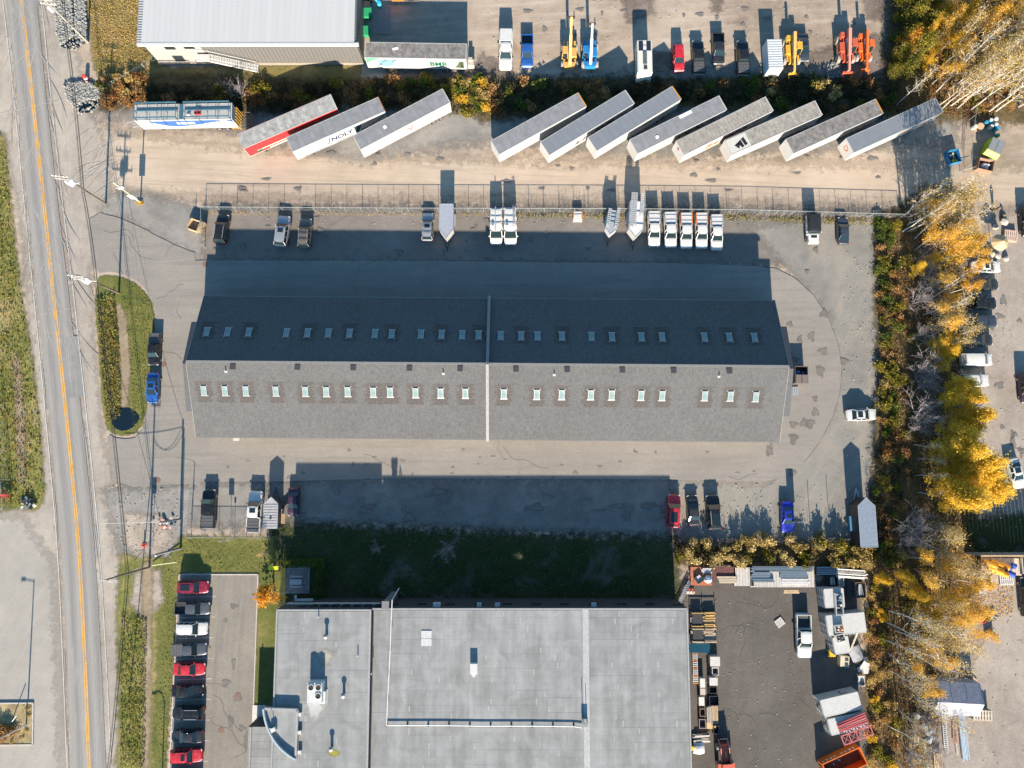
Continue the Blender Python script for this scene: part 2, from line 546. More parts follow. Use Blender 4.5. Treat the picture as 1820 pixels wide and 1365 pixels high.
# soils, from the bottom sheet up
soft('gravel_track', [(150, 225), (420, 262), (860, 285), (1500, 292), (1900, 300), (1900, 375), (1600, 362), (1000, 358), (372, 350), (250, 345), (150, 330)], m_road_n, nz(), 2.0)
soft('gravel_strip', [(140, 200), (420, 232), (640, 285), (860, 250), (1180, 275), (1540, 262), (1700, 250), (1690, 150), (1200, 120), (640, 190), (420, 200), (240, 188)], m_greygravel, nz(), 2.2)
soft('road_shoulder_east', [(60, -40), (118, -40), (150, 180), (190, 260), (200, 360), (160, 480), (170, 640), (185, 790), (205, 860), (222, 960), (215, 1100), (222, 1240), (215, 1420), (185, 1420), (165, 960), (130, 560), (95, 240)], m_shoulder, nz(), 1.0)
soft('road_shoulder_west', [(-60, -40), (20, -40), (45, 300), (85, 700), (105, 960), (122, 1420), (-80, 1420), (-80, 905), (60, 905), (74, 880), (40, 420), (10, 240), (-60, 230)], m_shoulder, nz(), 1.0)
soft('gravel_forecourt', [(-90, 915), (40, 918), (95, 1000), (110, 1420), (-90, 1420)], groundmat('soil_forecourt', [(0.27, 0.25, 0.225), (0.31, 0.29, 0.26), (0.36, 0.33, 0.295)], 0.06, 0.4, (R(60), 0.08, 0.9), (0.38, 0.35, 0.31), 0.5, 0.15, fade=True), nz(), 1.5)
soft('gravel_west_apron', [(190, 345), (250, 340), (362, 372), (362, 465), (300, 440), (230, 395), (180, 380)], m_greygravel, nz(), 1.6)
soft('north_parking', [(366, 366), (1600, 372), (1610, 480), (1340, 470), (364, 466)], m_lot, nz(), 1.4)
soft('east_gravel', [(1330, 400), (1560, 385), (1568, 700), (1560, 960), (1190, 960), (1186, 850), (1360, 860), (1480, 720), (1470, 560)], m_eastlot, nz(), 1.4)
soft('south_gravel', [(210, 860), (360, 858), (700, 850), (1190, 850), (1196, 955), (1000, 950), (640, 930), (480, 935), (330, 930), (230, 925)], m_southlot, nz(), 1.4)
soft('southwest_gravel', [(185, 870), (360, 858), (470, 858), (480, 935), (335, 935), (320, 990), (222, 1000), (205, 960)], m_greygravel, nz(), 1.6)
for pts in ([(855, 95), (905, 118), (930, 150), (860, 155), (838, 130)], [(1440, 95), (1560, 60), (1590, 120), (1540, 150), (1430, 150)], [(1105, -20), (1155, -20), (1160, 25), (1115, 40)],
            [(1265, -10), (1285, -10), (1278, 22), (1266, 20)], [(1535, -20), (1580, -20), (1570, 40), (1540, 30)], [(690, 122), (860, 128), (850, 150), (690, 150)], [(1150, 92), (1205, 95), (1190, 130), (1148, 120)]):
    soft('mud_patch', pts, m_mud, nz(), 1.0)
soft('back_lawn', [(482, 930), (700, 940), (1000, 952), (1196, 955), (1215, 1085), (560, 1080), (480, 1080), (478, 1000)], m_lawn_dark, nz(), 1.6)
soft('front_lawn', [(322, 952), (490, 955), (492, 1030), (460, 1032), (458, 1018), (318, 1018), (292, 1420), (262, 1420), (272, 1030)], m_lawn, nz(), 0.5)
soft('lawn_strip', [(461, 1015), (500, 1015), (492, 1120), (486, 1255), (452, 1255)], m_lawn, nz(), 0.25)
soft('ditch_turf', [(212, 985), (290, 990), (282, 1100), (272, 1420), (205, 1420), (212, 1250), (208, 1080)], m_rough, nz(), 0.8)
soft('sand_patch', [(222, 912), (280, 915), (305, 955), (285, 985), (240, 992), (222, 960)], m_sand, nz(), 0.7)
soft('sand_patch', [(240, 1015), (285, 1010), (290, 1070), (262, 1100), (232, 1075)], m_sand, nz(), 0.7)
soft('island_turf', smooth_poly([(166, 492), (205, 488), (245, 505), (270, 535), (276, 570), (270, 640), (262, 720), (250, 770), (210, 776), (186, 760), (178, 660)], 1), m_lawn, nz(), 0.25, 0.5)
soft('verge_turf', [(-60, 220), (8, 240), (22, 380), (38, 520), (58, 640), (72, 760), (80, 880), (70, 906), (-60, 905)], m_rough, nz(), 0.7)
soft('northwest_turf', [(150, -40), (246, -40), (250, 80), (300, 122), (430, 118), (640, 112), (640, 150), (430, 155), (250, 160), (180, 150), (165, 110)], m_dry, nz(), 0.6)
soft('north_thicket_floor', [(170, 150), (300, 132), (640, 146), (860, 140), (1120, 140), (1600, 138), (1620, 205), (1500, 215), (1210, 190), (860, 215), (830, 200), (640, 190), (420, 205), (240, 190), (180, 195)], m_litter, nz(), 1.4)
soft('tree_belt_floor', [(1555, 380), (1600, 372), (1640, 330), (1720, 335), (1725, 420), (1720, 560), (1700, 700), (1720, 860), (1760, 1000), (1700, 1120), (1680, 1240), (1640, 1420), (1520, 1420), (1535, 1200), (1545, 1030), (1200, 1000), (1195, 965), (1540, 965), (1560, 700)], m_litter, nz(), 1.3)
soft('wood_floor', [(1585, -60), (1900, -60), (1900, 170), (1830, 220), (1720, 215), (1640, 215), (1590, 190), (1570, 110)], m_litter, nz(), 1.4)
soft('east_yard', [(1715, 470), (1770, 380), (1900, 350), (1900, 940), (1790, 935), (1745, 860), (1715, 700)], m_eyard, nz(), 1.6)
soft('southeast_yard', [(1720, 1010), (1900, 1000), (1900, 1420), (1650, 1420), (1690, 1240), (1750, 1120)], m_eyard, nz(), 1.8)
soft('storage_yard', [(1215, 1030), (1535, 1035), (1525, 1180), (1545, 1300), (1530, 1420), (1200, 1420)], m_asph_y, nz(), 0.8)
soft('ditch_bare_earth', [(252, 1000), (272, 1000), (270, 1120), (268, 1300), (262, 1420), (250, 1420), (256, 1250)], m_verge, nz(), 0.5)
soft('ditch_bare_earth', [(205, 530), (226, 560), (232, 660), (228, 720), (216, 730), (214, 640)], m_verge, nz(), 0.4)
soft('ditch_bare_earth', [(24, 620), (36, 640), (46, 760), (44, 860), (34, 860), (28, 740)], m_verge, nz(), 0.5)

# asphalt: the loop round the long building, its apron to the road, the staff parking
Z[0] += 0.002
sheet('driveway_apron', [(160, 372), (235, 395), (300, 432), (362, 455), (362, 870), (340, 858), (205, 868), (195, 812), (190, 770), (210, 782), (250, 776), (262, 730), (275, 640), (281, 575), (273, 532), (247, 500), (205, 482), (168, 486), (160, 440)], m_asph, nz(), 0.12, 1)
outer = [(330, 463), (800, 464), (1200, 468), (1345, 473), (1380, 478), (1412, 494), (1445, 524), (1470, 562), (1488, 606), (1496, 650), (1492, 700), (1478, 745), (1455, 788), (1428, 822), (1396, 846), (1360, 856), (1180, 852), (700, 850), (480, 856), (330, 856)]
zloop = nz()
ao = sheet('driveway_loop', outer, m_asph, zloop, 0.06)
# the thin dark lip where the loop's surface course ends
lip = MB()
lp = [W(x, y) for x, y in [(800, 464), (1100, 467), (1345, 473), (1380, 478), (1412, 494), (1445, 524), (1470, 562), (1488, 606), (1496, 650), (1492, 700), (1478, 745), (1455, 788), (1428, 822)]]
for a, b in zip(lp[:-1], lp[1:]):
    lip.bar(a + Vector((0, 0, 0.02)), b + Vector((0, 0, 0.02)), 0.14, 0.05)
struct('asphalt_edge', lip, plain('asphalt_cut', (0.06, 0.055, 0.05), 0.9))
sheet('staff_parking', [(320, 1021), (458, 1021), (450, 1250), (446, 1420), (300, 1420)], m_asph_p, nz(), 0.0)

# the road, as a strip with its own length coordinate
CL = [(33, -60), (39, 0), (58, 172), (77, 345), (95, 520), (108.7, 645), (126, 815), (141, 985), (151, 1170), (158.8, 1365), (161, 1440)]
EL = [(-1, -60), (5.5, 0), (25, 172), (42, 345), (60, 520), (74, 660), (90, 830), (103, 985), (112, 1170), (119.5, 1365), (122, 1440)]
ER = [(68, -60), (74, 0), (91, 172), (110, 345), (131, 520), (146, 660), (164, 830), (178, 985), (189, 1170), (198, 1365), (201, 1440)]
def resample(pts, step=1.0):
    out = []
    P = [W(*p) for p in pts]
    # Catmull-Rom through the survey points
    for i in range(len(P) - 1):
        p0, p1, p2, p3 = P[max(i - 1, 0)], P[i], P[i + 1], P[min(i + 2, len(P) - 1)]
        n = 14
        for k in range(n):
            t = k / n
            out.append(0.5 * ((2 * p1) + (p2 - p0) * t + (2 * p0 - 5 * p1 + 4 * p2 - p3) * t * t + (3 * p1 - p0 - 3 * p2 + p3) * t ** 3))
    out.append(P[-1])
    return out
cl, el, er = resample(CL), resample(EL), resample(ER)
def strip(name, left, right, m, z, uv=True):
    me = bpy.data.meshes.new(name)
    n = len(left)
    vs = [(p.x, p.y, z) for p in left] + [(p.x, p.y, z) for p in right]
    fs = [(i, i + 1, n + i + 1, n + i) for i in range(n - 1)]
    me.from_pydata(vs, [], fs)
    lay = me.uv_layers.new(name='along')
    acc = [0.0]
    for a, b in zip(left[:-1], left[1:]):
        acc.append(acc[-1] + (b - a).length)
    for poly in me.polygons:
        for li in poly.loop_indices:
            vi = me.loops[li].vertex_index
            k = vi % n
            wdt = (left[k] - right[k]).length
            lay.data[li].uv = (0.0 if vi < n else wdt, acc[k])
    me.materials.append(m)
    me.update()
    if me.polygons[0].normal.z < 0:
        me.flip_normals()
    o = link(name, me)
    return tag(o, kind='structure')
def shift(line, d):
    out = []
    for i, p in enumerate(line):
        t = (line[min(i + 1, len(line) - 1)] - line[max(i - 1, 0)]).normalized()
        out.append(p + Vector((t.y, -t.x, 0)) * -d)
    return out
# the road's asphalt: wheel tracks, a crown, tar seams
m, nt, b = newmat('asphalt_road')
uvn = N(nt, 'ShaderNodeUVMap', uv_map='along')
sx = N(nt, 'ShaderNodeSeparateXYZ')
nt.links.new(uvn.outputs[0], sx.inputs[0])
across = sx.outputs[0]
f1 = noise(nt, mapped(nt, uvn.outputs[0], (0.9, 0.03, 1)), 1.0, 4, 0.6)
f2 = noise(nt, mapped(nt, uvn.outputs[0], (2.6, 0.05, 1)), 1.0, 5, 0.7)
f3 = noise(nt, pos(nt), 3.5, 5, 0.75)
wob = math_n(nt, 'MULTIPLY_ADD', f1, 0.7)
wob.node.inputs[2].default_value = -0.35
ph = math_n(nt, 'MULTIPLY', math_n(nt, 'ADD', across, wob), 2 * math.pi / 1.75)
wv = math_n(nt, 'MULTIPLY_ADD', math_n(nt, 'SINE', ph), 0.22)
wv.node.inputs[2].default_value = 0.5
k = math_n(nt, 'ADD', math_n(nt, 'MULTIPLY', wv, 0.55), math_n(nt, 'MULTIPLY', f2, 0.45))
c = ramp(nt, k, [(0.3, (0.20, 0.194, 0.19)), (0.5, (0.25, 0.24, 0.229)), (0.7, (0.32, 0.302, 0.281))])
c = mixc(nt, 1.0, c, ramp(nt, f3, [(0.25, 0.86), (0.75, 1.0)]), 'MULTIPLY')
skid = noise(nt, mapped(nt, uvn.outputs[0], (0.55, 0.06, 1), (0, 0, R(9))), 1.0, 5, 0.75, 0.5)
c = mixc(nt, ramp(nt, skid, [(0.55, 0.0), (0.72, 0.5)]), c, (0.4, 0.375, 0.34))
nt.links.new(c, b.inputs['Base Color'])
b.inputs['Roughness'].default_value = 0.85
bump(nt, b, f3, 0.15, 0.04)
m_road = m
zr = nz()
strip('road', shift(el, 0.55), shift(er, -0.75), m_road, zr)
zl = zr + 0.004
# a darker resurfaced lane patch and two transverse joints
patch_l = [W(x, y) for x, y in [(108.5, 600), (112, 640), (116, 680), (119, 708)]]
patch_r = [W(x, y) for x, y in [(139, 597), (143, 638), (147, 676), (150, 704)]]
strip('road_patch', patch_l, patch_r, groundmat('asphalt_patch', [(0.19, 0.188, 0.19), (0.215, 0.212, 0.212), (0.25, 0.245, 0.24)], 0.1, 0.6, (R(95), 0.05, 1.2), (0.25, 0.245, 0.24), 0.4, 0.14), zl)
m_yel = groundmat('marking_yellow', [(0.50, 0.26, 0.05), (0.60, 0.32, 0.06), (0.66, 0.37, 0.09)], 0.5, 2.0, None, grain=0.2, bmp=0)
m_wht = groundmat('marking_white', [(0.36, 0.35, 0.33), (0.46, 0.45, 0.425), (0.56, 0.545, 0.51)], 0.5, 2.0, None, grain=0.25, bmp=0)
for d in (-0.16, 0.16):
    strip('centre_line', shift(cl, d + 0.1), shift(cl, d - 0.1), m_yel, zl + 0.004)
strip('edge_line', shift(el, 0.065), shift(el, -0.065), m_wht, zl + 0.004)
strip('edge_line', shift(er, 0.065), shift(er, -0.065), m_wht, zl + 0.004)
# cracks and tar seams across the road
cr = MB()
for a, b_ in [((0, 202), (112, 178)), ((22, 118), (60, 86)), ((70, 560), (130, 548))]:
    A, B = W(*a), W(*b_)
    pts = [A.lerp(B, i / 12) + Vector((random.uniform(-.12, .12), random.uniform(-.12, .12), zl + 0.006)) for i in range(13)]
    for p, q in zip(pts[:-1], pts[1:]):
        cr.bar(p, q, 0.045, 0.004)
struct('road_crack', cr, plain('tar_seam', (0.42, 0.41, 0.39), 0.9))
# dust drawn across the road and the entrance by turning wheels: thin films, each at its own level
tm = MB()
def swipe(p0, ang, n, step, bend, wd, z, mi):
    pts = [p0.copy()]
    for k in range(n):
        p0 = p0 + Vector((math.cos(ang), math.sin(ang), 0)) * step
        ang += bend
        pts.append(p0.copy())
    vs = []
    for k, p in enumerate(pts):
        t = (pts[min(k + 1, n)] - pts[max(k - 1, 0)]).normalized()
        w = wd * math.sin(math.pi * (k + .15) / (n + .3))
        vs += [(p.x - t.y * w, p.y + t.x * w, z), (p.x + t.y * w, p.y - t.x * w, z)]
    tm.add(vs, [(2 * k, 2 * k + 1, 2 * k + 3, 2 * k + 2) for k in range(n)], mi)
zz = zl + .0045
for i in range(210):
    up = random.random() < .75
    k0 = random.randint(2, 62) if up else random.randint(60, len(cl) - 12)
    p0 = el[k0].lerp(er[k0], random.uniform(.02, .98))
    tg = (cl[k0 + 1] - cl[k0]).normalized()
    a_ = math.atan2(tg.y, tg.x) + R(random.uniform(-26, 26) if up else random.uniform(-2, 2))
    swipe(p0, a_, 9, random.uniform(.6, 1.3), R(random.uniform(-4, 4)) if up else 0, random.uniform(.03, .09), zz + i * 2e-5, i % 2)
for i in range(40):
    swipe(W(116 + 70 * random.random(), 235 + 150 * random.random()), R(random.uniform(35, 80)), 8, random.uniform(.5, 1.0), R(random.uniform(-6, -1)), random.uniform(.03, .07), zz + .0045 + i * 2e-5, 2)
struct('tyre_marks', tm, [plain('tyre_dust', (0.31, 0.292, 0.27), 0.95), plain('tyre_dust_faint', (0.275, 0.26, 0.243), 0.95), plain('tyre_dust_pale', (0.40, 0.365, 0.325), 0.95)])

# staff parking: stall lines and concrete kerbs
m_kerb = plain('kerb_concrete', (0.46, 0.43, 0.38), 0.9, var=0.15)
kb = MB()
for a, b_ in [((319, 1021), (459, 1021)), ((319, 1021), (299, 1420)), ((459, 1021), (451, 1255))]:
    kb.bar(W(*a) + Vector((0, 0, .07)), W(*b_) + Vector((0, 0, .07)), 0.16, 0.14)
struct('kerb', kb, m_kerb)
for i in range(10):
    y = 1060 + 36.6 * i
    x0 = 318 - i * 1.75
    x1 = 384 - i * 1.75
    s = MB()
    s.bar(W(x0 + 2, y + 1.5) + Vector((0, 0, Z[0] + .008)), W(x1, y - .5) + Vector((0, 0, Z[0] + .008)), 0.1, 0.004)
    tag(s.build('stall_line', m_wht), kind='structure')
# manhole covers and catch basins set into the paving
mh = MB()
for x, y in [(291, 648), (281, 854), (393, 1298), (424, 1236), (365, 470)]:
    c = W(x, y)
    mh.lathe((c.x, c.y, Z[0] + 0.006), [(0.42, 0), (0.42, 0.012), (0.36, 0.018)], 16)
struct('manhole_cover', mh, plain('rusty_iron', (0.19, 0.115, 0.085), 0.85))

# oil drips, damp spots and worn pale patches: films with soft edges on the paving
def blots(name, spots, m, z):
    vs, fs_, al = [], [], []
    for k, (px, py, rx, ry) in enumerate(spots):
        c = W(px, py)
        a0 = random.uniform(0, 6.28)
        b0 = len(vs)
        n = 14
        for rr_, f in ((1.0, -.3), (.55, .7)):
            for i in range(n):
                a = 2 * math.pi * i / n
                q = rr_ * (1 + .25 * math.sin(3 * a + a0) + .12 * math.sin(5 * a + 2 * a0))
                vs.append((c.x + rx * q * math.cos(a), c.y + ry * q * math.sin(a), z + k * 1e-5)); al.append(f)
        vs.append((c.x, c.y, z + k * 1e-5)); al.append(1.2)
        for i in range(n):
            j = (i + 1) % n
            fs_ += [(b0 + i, b0 + j, b0 + n + j, b0 + n + i), (b0 + n + i, b0 + n + j, b0 + 2 * n)]
    me = bpy.data.meshes.new(name)
    me.from_pydata(vs, [], fs_)
    me.attributes.new('fade', 'FLOAT', 'POINT').data.foreach_set('value', np.array(al, np.float32))
    me.materials.append(m)
    return tag(link(name, me), kind='structure')
zb_ = Z[0] + .01
m_oil = groundmat('stain_oil', [(.14, .13, .12), (.165, .153, .142), (.19, .177, .163)], .5, 2.0, None, grain=.2, fade=True, bmp=0)
m_pale = groundmat('stain_pale', [(.28, .262, .235), (.305, .285, .255), (.34, .318, .285)], .5, 2.0, None, grain=.2, fade=True, bmp=0)
ru = random.uniform
blots('oil_stains', [(ru(322, 378), 1043 + 36.6 * i + ru(-9, 9), ru(.2, .7), ru(.2, .5)) for i in range(9) for _ in range(2)] + [(ru(400, 440), ru(1040, 1350), ru(.3, .9), ru(.4, 1.2)) for _ in range(9)]
      + [(ru(380, 1320), ru(385, 455), ru(.2, .8), ru(.2, .9)) for _ in range(46)] + [(ru(370, 1400), ru(795, 850), ru(.2, .6), ru(.15, .4)) for _ in range(30)]
      + [(ru(1345, 1545), ru(400, 850), ru(.3, 1.0), ru(.4, 1.2)) for _ in range(24)] + [(ru(530, 1180), ru(870, 930), ru(.4, 2.2), ru(.3, 1.1)) for _ in range(22)] + [(ru(880, 1550), ru(10, 70), ru(.3, 1.2), ru(.3, .9)) for _ in range(16)]
      + [(ru(1760, 1820), ru(520, 900), ru(.4, 1.4), ru(.4, 1.6)) for _ in range(14)] + [(ru(420, 1640), ru(270, 340), ru(.4, 1.5), ru(.2, .5)) for _ in range(26)], m_oil, zb_)
# hairline cracks in the paving
ck = MB()
for i in range(34):
    p = W(*random.choice(((ru(365, 1420), ru(790, 850)), (ru(200, 340), ru(420, 850)), (ru(390, 445), ru(1030, 1350)), (ru(380, 1330), ru(400, 460)), (ru(1260, 1420), ru(1060, 1350)))))
    a_ = ru(0, 6.28)
    pts = [p.copy()]
    for k in range(random.randint(6, 16)):
        a_ += ru(-.5, .5)
        p = p + Vector((math.cos(a_), math.sin(a_), 0)) * ru(.3, .8)
        pts.append(p.copy())
    z = zb_ + .009 + i * 2e-5
    n = len(pts)
    vs = []
    for k, q in enumerate(pts):
        t = (pts[min(k + 1, n - 1)] - pts[max(k - 1, 0)]).normalized()
        vs += [(q.x - t.y * .015, q.y + t.x * .015, z), (q.x + t.y * .015, q.y - t.x * .015, z)]
    ck.add(vs, [(2 * k, 2 * k + 1, 2 * k + 3, 2 * k + 2) for k in range(n - 1)])
struct('paving_cracks', ck, plain('crack_dark', (.07, .066, .062), .95))
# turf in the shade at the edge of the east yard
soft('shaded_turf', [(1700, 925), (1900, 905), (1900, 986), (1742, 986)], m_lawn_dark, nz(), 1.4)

# culvert mouths: the dark water standing at the end of each riprap bank
m, nt, b = newmat('ditch_water')
b.inputs['Base Color'].default_value = (0.006, 0.014, 0.022, 1)
b.inputs['Roughness'].default_value = 0.06
m_water = m
for pts in ([(107, 78), (125, 68), (146, 72), (146, 82), (128, 90), (110, 84)], [(138, 190), (150, 178), (172, 178), (174, 190), (158, 202), (140, 200)], [(198, 730), (222, 722), (248, 735), (248, 752), (222, 768), (200, 760)]):
    sheet('ditch_water', pts, m_water, nz(), 0.1, 1)
# ================================================================ BUILDINGS
G = 0.08                                             # level of the made-up ground that things stand on
glass_m, nt, b = newmat('window_glass')
b.inputs['Base Color'].default_value = (0.02, 0.03, 0.035, 1)
b.inputs['Roughness'].default_value = 0.08
sky_pane, nt, b = newmat('skylight_pane')
fr = noise(nt, N(nt, 'ShaderNodeTexCoord').outputs['Object'], 1.2, 3, 0.6)
nt.links.new(ramp(nt, fr, [(0.3, (0.13, 0.20, 0.205)), (0.7, (0.21, 0.29, 0.285))]), b.inputs['Base Color'])
b.inputs['Roughness'].default_value = 0.12
m_white_metal = plain('white_metal', (0.52, 0.52, 0.505), 0.45, var=0.07)
m_grey_metal = plain('galvanised', (0.3, 0.315, 0.32), 0.45, 0.5, var=0.15)
m_dark = plain('dark_steel', (0.035, 0.036, 0.04), 0.55)
m_black = plain('black_plastic', (0.018, 0.018, 0.02), 0.6)

# shingles: courses and tabs seen from far above, with weathered worms of lighter and darker granules
def shinglemat(name, a, b_, c, dirx):
    m, nt, bs = newmat(name)
    tc = N(nt, 'ShaderNodeTexCoord').outputs['Object']
    br = N(nt, 'ShaderNodeTexBrick')
    br.inputs['Scale'].default_value = 1.0
    br.inputs['Brick Width'].default_value = 0.33
    br.inputs['Row Height'].default_value = 0.145
    br.inputs['Mortar Size'].default_value = 0.012
    br.inputs['Color1'].default_value = (*a, 1)
    br.inputs['Color2'].default_value = (*b_, 1)
    br.inputs['Mortar'].default_value = (*[x * 0.45 for x in a], 1)
    nt.links.new(tc, br.inputs['Vector'])
    f = noise(nt, mapped(nt, tc, (4.2, 1.9, 1)), 1.0, 2, 0.5, 1.4)
    f2 = noise(nt, tc, 0.12, 4, 0.6)
    f3 = noise(nt, mapped(nt, tc, (0.9, 5, 1)), 1.0, 4, 0.7)
    col = mixc(nt, ramp(nt, f, [(0.42, 0.0), (0.6, 0.55)]), br.outputs['Color'], c)
    col = mixc(nt, 1.0, col, ramp(nt, f2, [(0.3, 0.86), (0.7, 1.0)]), 'MULTIPLY')
    col = mixc(nt, 1.0, col, ramp(nt, f3, [(0.25, 0.84), (0.75, 1.0)]), 'MULTIPLY')
    nt.links.new(col, bs.inputs['Base Color'])
    bs.inputs['Roughness'].default_value = 0.92
    bump(nt, bs, math_n(nt, 'ADD', f, br.outputs['Fac']), 0.35, 0.03)
    return m
m_shingle = shinglemat('shingle_grey', (0.088, 0.09, 0.094), (0.108, 0.11, 0.114), (0.138, 0.139, 0.142), 0)
m_shingle_new = shinglemat('shingle_brownish', (0.068, 0.061, 0.059), (0.09, 0.081, 0.078), (0.108, 0.098, 0.094), 0)
m_siding = plain('siding_beige', (0.3, 0.28, 0.25), 0.7)

# --- the long shingled building
HE, HR = 4.7, 9.3
cL, cR = (W(347, 777, HE) + W(357.5, 526, HE)) / 2, (W(1388, 787, HE) + W(1381, 533, HE)) / 2
ang = math.atan2(cR.y - cL.y, cR.x - cL.x)
ctr = (cL + cR) / 2
LEN = 86.2
WID = 21.2
mainb = thing('apartment_building', 'long grey shingled apartment building with two rows of skylights', 'building', (ctr.x, ctr.y, 0), ang)
MI = Matrix.Translation((ctr.x, ctr.y, 0)) @ Matrix.Rotation(ang, 4, 'Z')
MIi = MI.inverted()
hl, hw = LEN / 2, WID / 2
slope = math.atan2(HR - HE, hw)
ov = 0.45
mb = MB()
wl, ww = hl - ov, hw - ov
zt = HE - 0.22
gable = [(-ww, 0), (ww, 0), (ww, zt), (0, HR - 0.35), (-ww, zt)]
vs = [(-wl, y, z) for y, z in gable] + [(wl, y, z) for y, z in gable]
mb.add(vs, [(0, 1, 2, 3, 4), (9, 8, 7, 6, 5), (1, 6, 7, 2), (5, 0, 4, 9)])
mb.build('wall', m_siding, mainb)
SL = math.hypot(hw, HR - HE)
def slope_frame(s):
    """local frame of one roof slope: x along the ridge, y down the slope, z out; s=+1 north, -1 south"""
    d = Vector((0, s * hw, HE - HR)).normalized()
    xx = Vector((1, 0, 0)) * s
    nn = xx.cross(d) if (xx.cross(d)).z > 0 else -xx.cross(d)
    return d, nn
for s, sides in ((1, 'north'), (-1, 'south')):
    d, nn = slope_frame(s)
    Mx = Matrix(((1, 0, 0), tuple(d), tuple(nn))).transposed().to_4x4()
    Mx.translation = Vector((0, 0, HR))
    for x0, x1 in ((-hl, 0.0), (0.0, hl)):
        mb = MB()
        mb.box(((x0 + x1) / 2, SL / 2, -0.1), (x1 - x0, SL, 0.2))
        o = mb.build('roof', m_shingle, mainb)
        o.matrix_local = Mx
    # drip edge and gutter
    mb = MB()
    mb.box((0, s * (hw + 0.07), HE - 0.06), (LEN + 0.1, 0.13, 0.12))
    mb.build('gutter', plain('gutter_metal', (0.2, 0.19, 0.175), 0.5), mainb)
rc = MB()
rc.box((0, 0, HR + 0.02), (LEN, 0.34, 0.05))
rc.build('ridge_cap', plain('ridge_metal', (0.19, 0.188, 0.185), 0.6), mainb)
for s in (-1, 1):
    rk = MB()
    for t in (1, -1):
        rk.bar((s * (hl + 0.03), 0, HR - 0.05), (s * (hl + 0.03), t * hw, HE - 0.05), 0.05, 0.22)
    rk.build('fascia', m_siding, mainb)
fw = MB()
for t in (1, -1):
    fw.bar((0, 0, HR + 0.22), (0, t * (hw + 0.25), HE + 0.22 - 0.08), 0.42, 0.5)
fw.build('fire_wall', plain('fire_wall_cap', (0.2, 0.2, 0.21), 0.55), mainb)
# entry gables under each end of the roof
m_canopy = plain('canopy_metal', (0.10, 0.103, 0.112), 0.5, 0.2)
for s, (ya, yb) in ((-1, ((563, 578), 720)), (1, ((545, 560), 700))):
    mb = MB()
    e0, e1 = s * (wl + 0.003), s * (wl + 1.95)
    yn, ys = 6.3, -6.5
    zz = 4.9
    rz_ = 6.9
    pro = [(yn, 0), (ys, 0), (ys, zz), (0, rz_), (yn, zz)]
    vs = [(e0, y, z) for y, z in pro] + [(e1, y, z) for y, z in pro]
    mb.add(vs, [(0, 1, 2, 3, 4), (9, 8, 7, 6, 5), (0, 5, 6, 1), (1, 6, 7, 2), (4, 9, 5, 0)])
    mb.build('entry_wall', m_siding, mainb)
    mb = MB()
    for t, yy in ((1, yn), (-1, ys)):
        mb.bar(((e0 + e1) / 2, 0, rz_ + 0.05), ((e0 + e1) / 2, yy * 1.05, zz + 0.0), 2.1, 0.1)
    mb.build('entry_roof', m_canopy, mainb)
# windows and doors of the two long sides
for s in (-1, 1):
    for i in range(28):
        x = -40.5 + i * 3.0
        if abs(x) < 1.0: continue
        for z in (1.55, 4.0):
            if z < 2 and i % 4 == 2:
                mb = MB().box((x, s * (ww + 0.02), 1.1), (1.0, 0.1, 2.1))
                o = mb.build('door', plain('door_brown', (0.17, 0.12, 0.09), 0.5), mainb)
                MB().box((x + 0.38, s * (ww + 0.1), 1.05), (0.06, 0.06, 0.14)).build('handle', m_grey_metal, o)
                continue
            w = 1.5 if z < 2 else 1.3
            mb = MB()
            for dx, dz, a, c in ((0, .62, w, .09), (0, -.62, w, .09), (w / 2 - .05, 0, .09, 1.15), (-w / 2 + .05, 0, .09, 1.15), (0, 0, .06, 1.15)):
                mb.box((x + dx, s * (ww + 0.03), z + dz), (a, 0.1, c))
            o = mb.build('window', m_white_metal, mainb)
            MB().box((x, s * (ww + 0.012), z), (w - 0.2, 0.04, 1.14)).build('pane', glass_m, o)
# skylights on both slopes, each with its patch of newer shingles
NX = [(367.9, 590), (405, 590.5), (442.5, 591), (509.5, 592), (546.9, 592.3), (584, 592.6), (621.5, 593), (666.7, 593.4), (696.5, 594), (748.4, 594.5), (785, 595), (821.6, 595.5), (850.7, 596), (889.9, 597), (926.3, 597.4), (955.4, 597.6), (998.8, 598), (1051.2, 598.5), (1087.6, 599), (1139.9, 599.4), (1176.5, 599.5), (1251.8, 599.8), (1296, 600), (1340.8, 600.4)]
SXY = [(362.9, 694), (400.3, 694.3), (437.4, 694.6), (490.5, 695), (543, 695.5), (580.2, 696), (618.2, 696), (663.7, 697), (693.5, 697), (738.7, 698), (783.2, 698.6), (827.2, 699), (895.5, 700), (954, 701), (998.3, 701.4), (1050, 701.6), (1087, 702), (1139.4, 702.6), (1176.8, 703), (1252.4, 703.4), (1298, 704), (1343, 705)]
kerb_me = MB()
for dx, dy, a, c in ((0, 0.66, 0.86, 0.12), (0, -0.66, 0.86, 0.12), (0.36, 0, 0.1, 1.2), (-0.36, 0, 0.1, 1.2)):
    kerb_me.box((dx, dy, 0.09), (a, c, 0.18))
kerb_me = kerb_me.mesh('skylight', plain('skylight_frame', (0.3, 0.31, 0.31), 0.4, 0.3))
pane_me = MB().box((0, 0, 0.13), (0.62, 1.2, 0.05)).mesh('pane', sky_pane)
flash_me = MB().box((0, 0.78, 0.012), (1.05, 0.16, 0.03)).mesh('flashing', m_grey_metal)
def on_slope(s, px, py):
    d, nn = slope_frame(s)
    n_w = MI.to_3x3() @ nn
    p0 = MI @ Vector((0, 0, HR))
    q = MIi @ Wplane(px, py, p0, n_w)
    v = q - Vector((0, 0, HR))
    return v.x, v.dot(d)
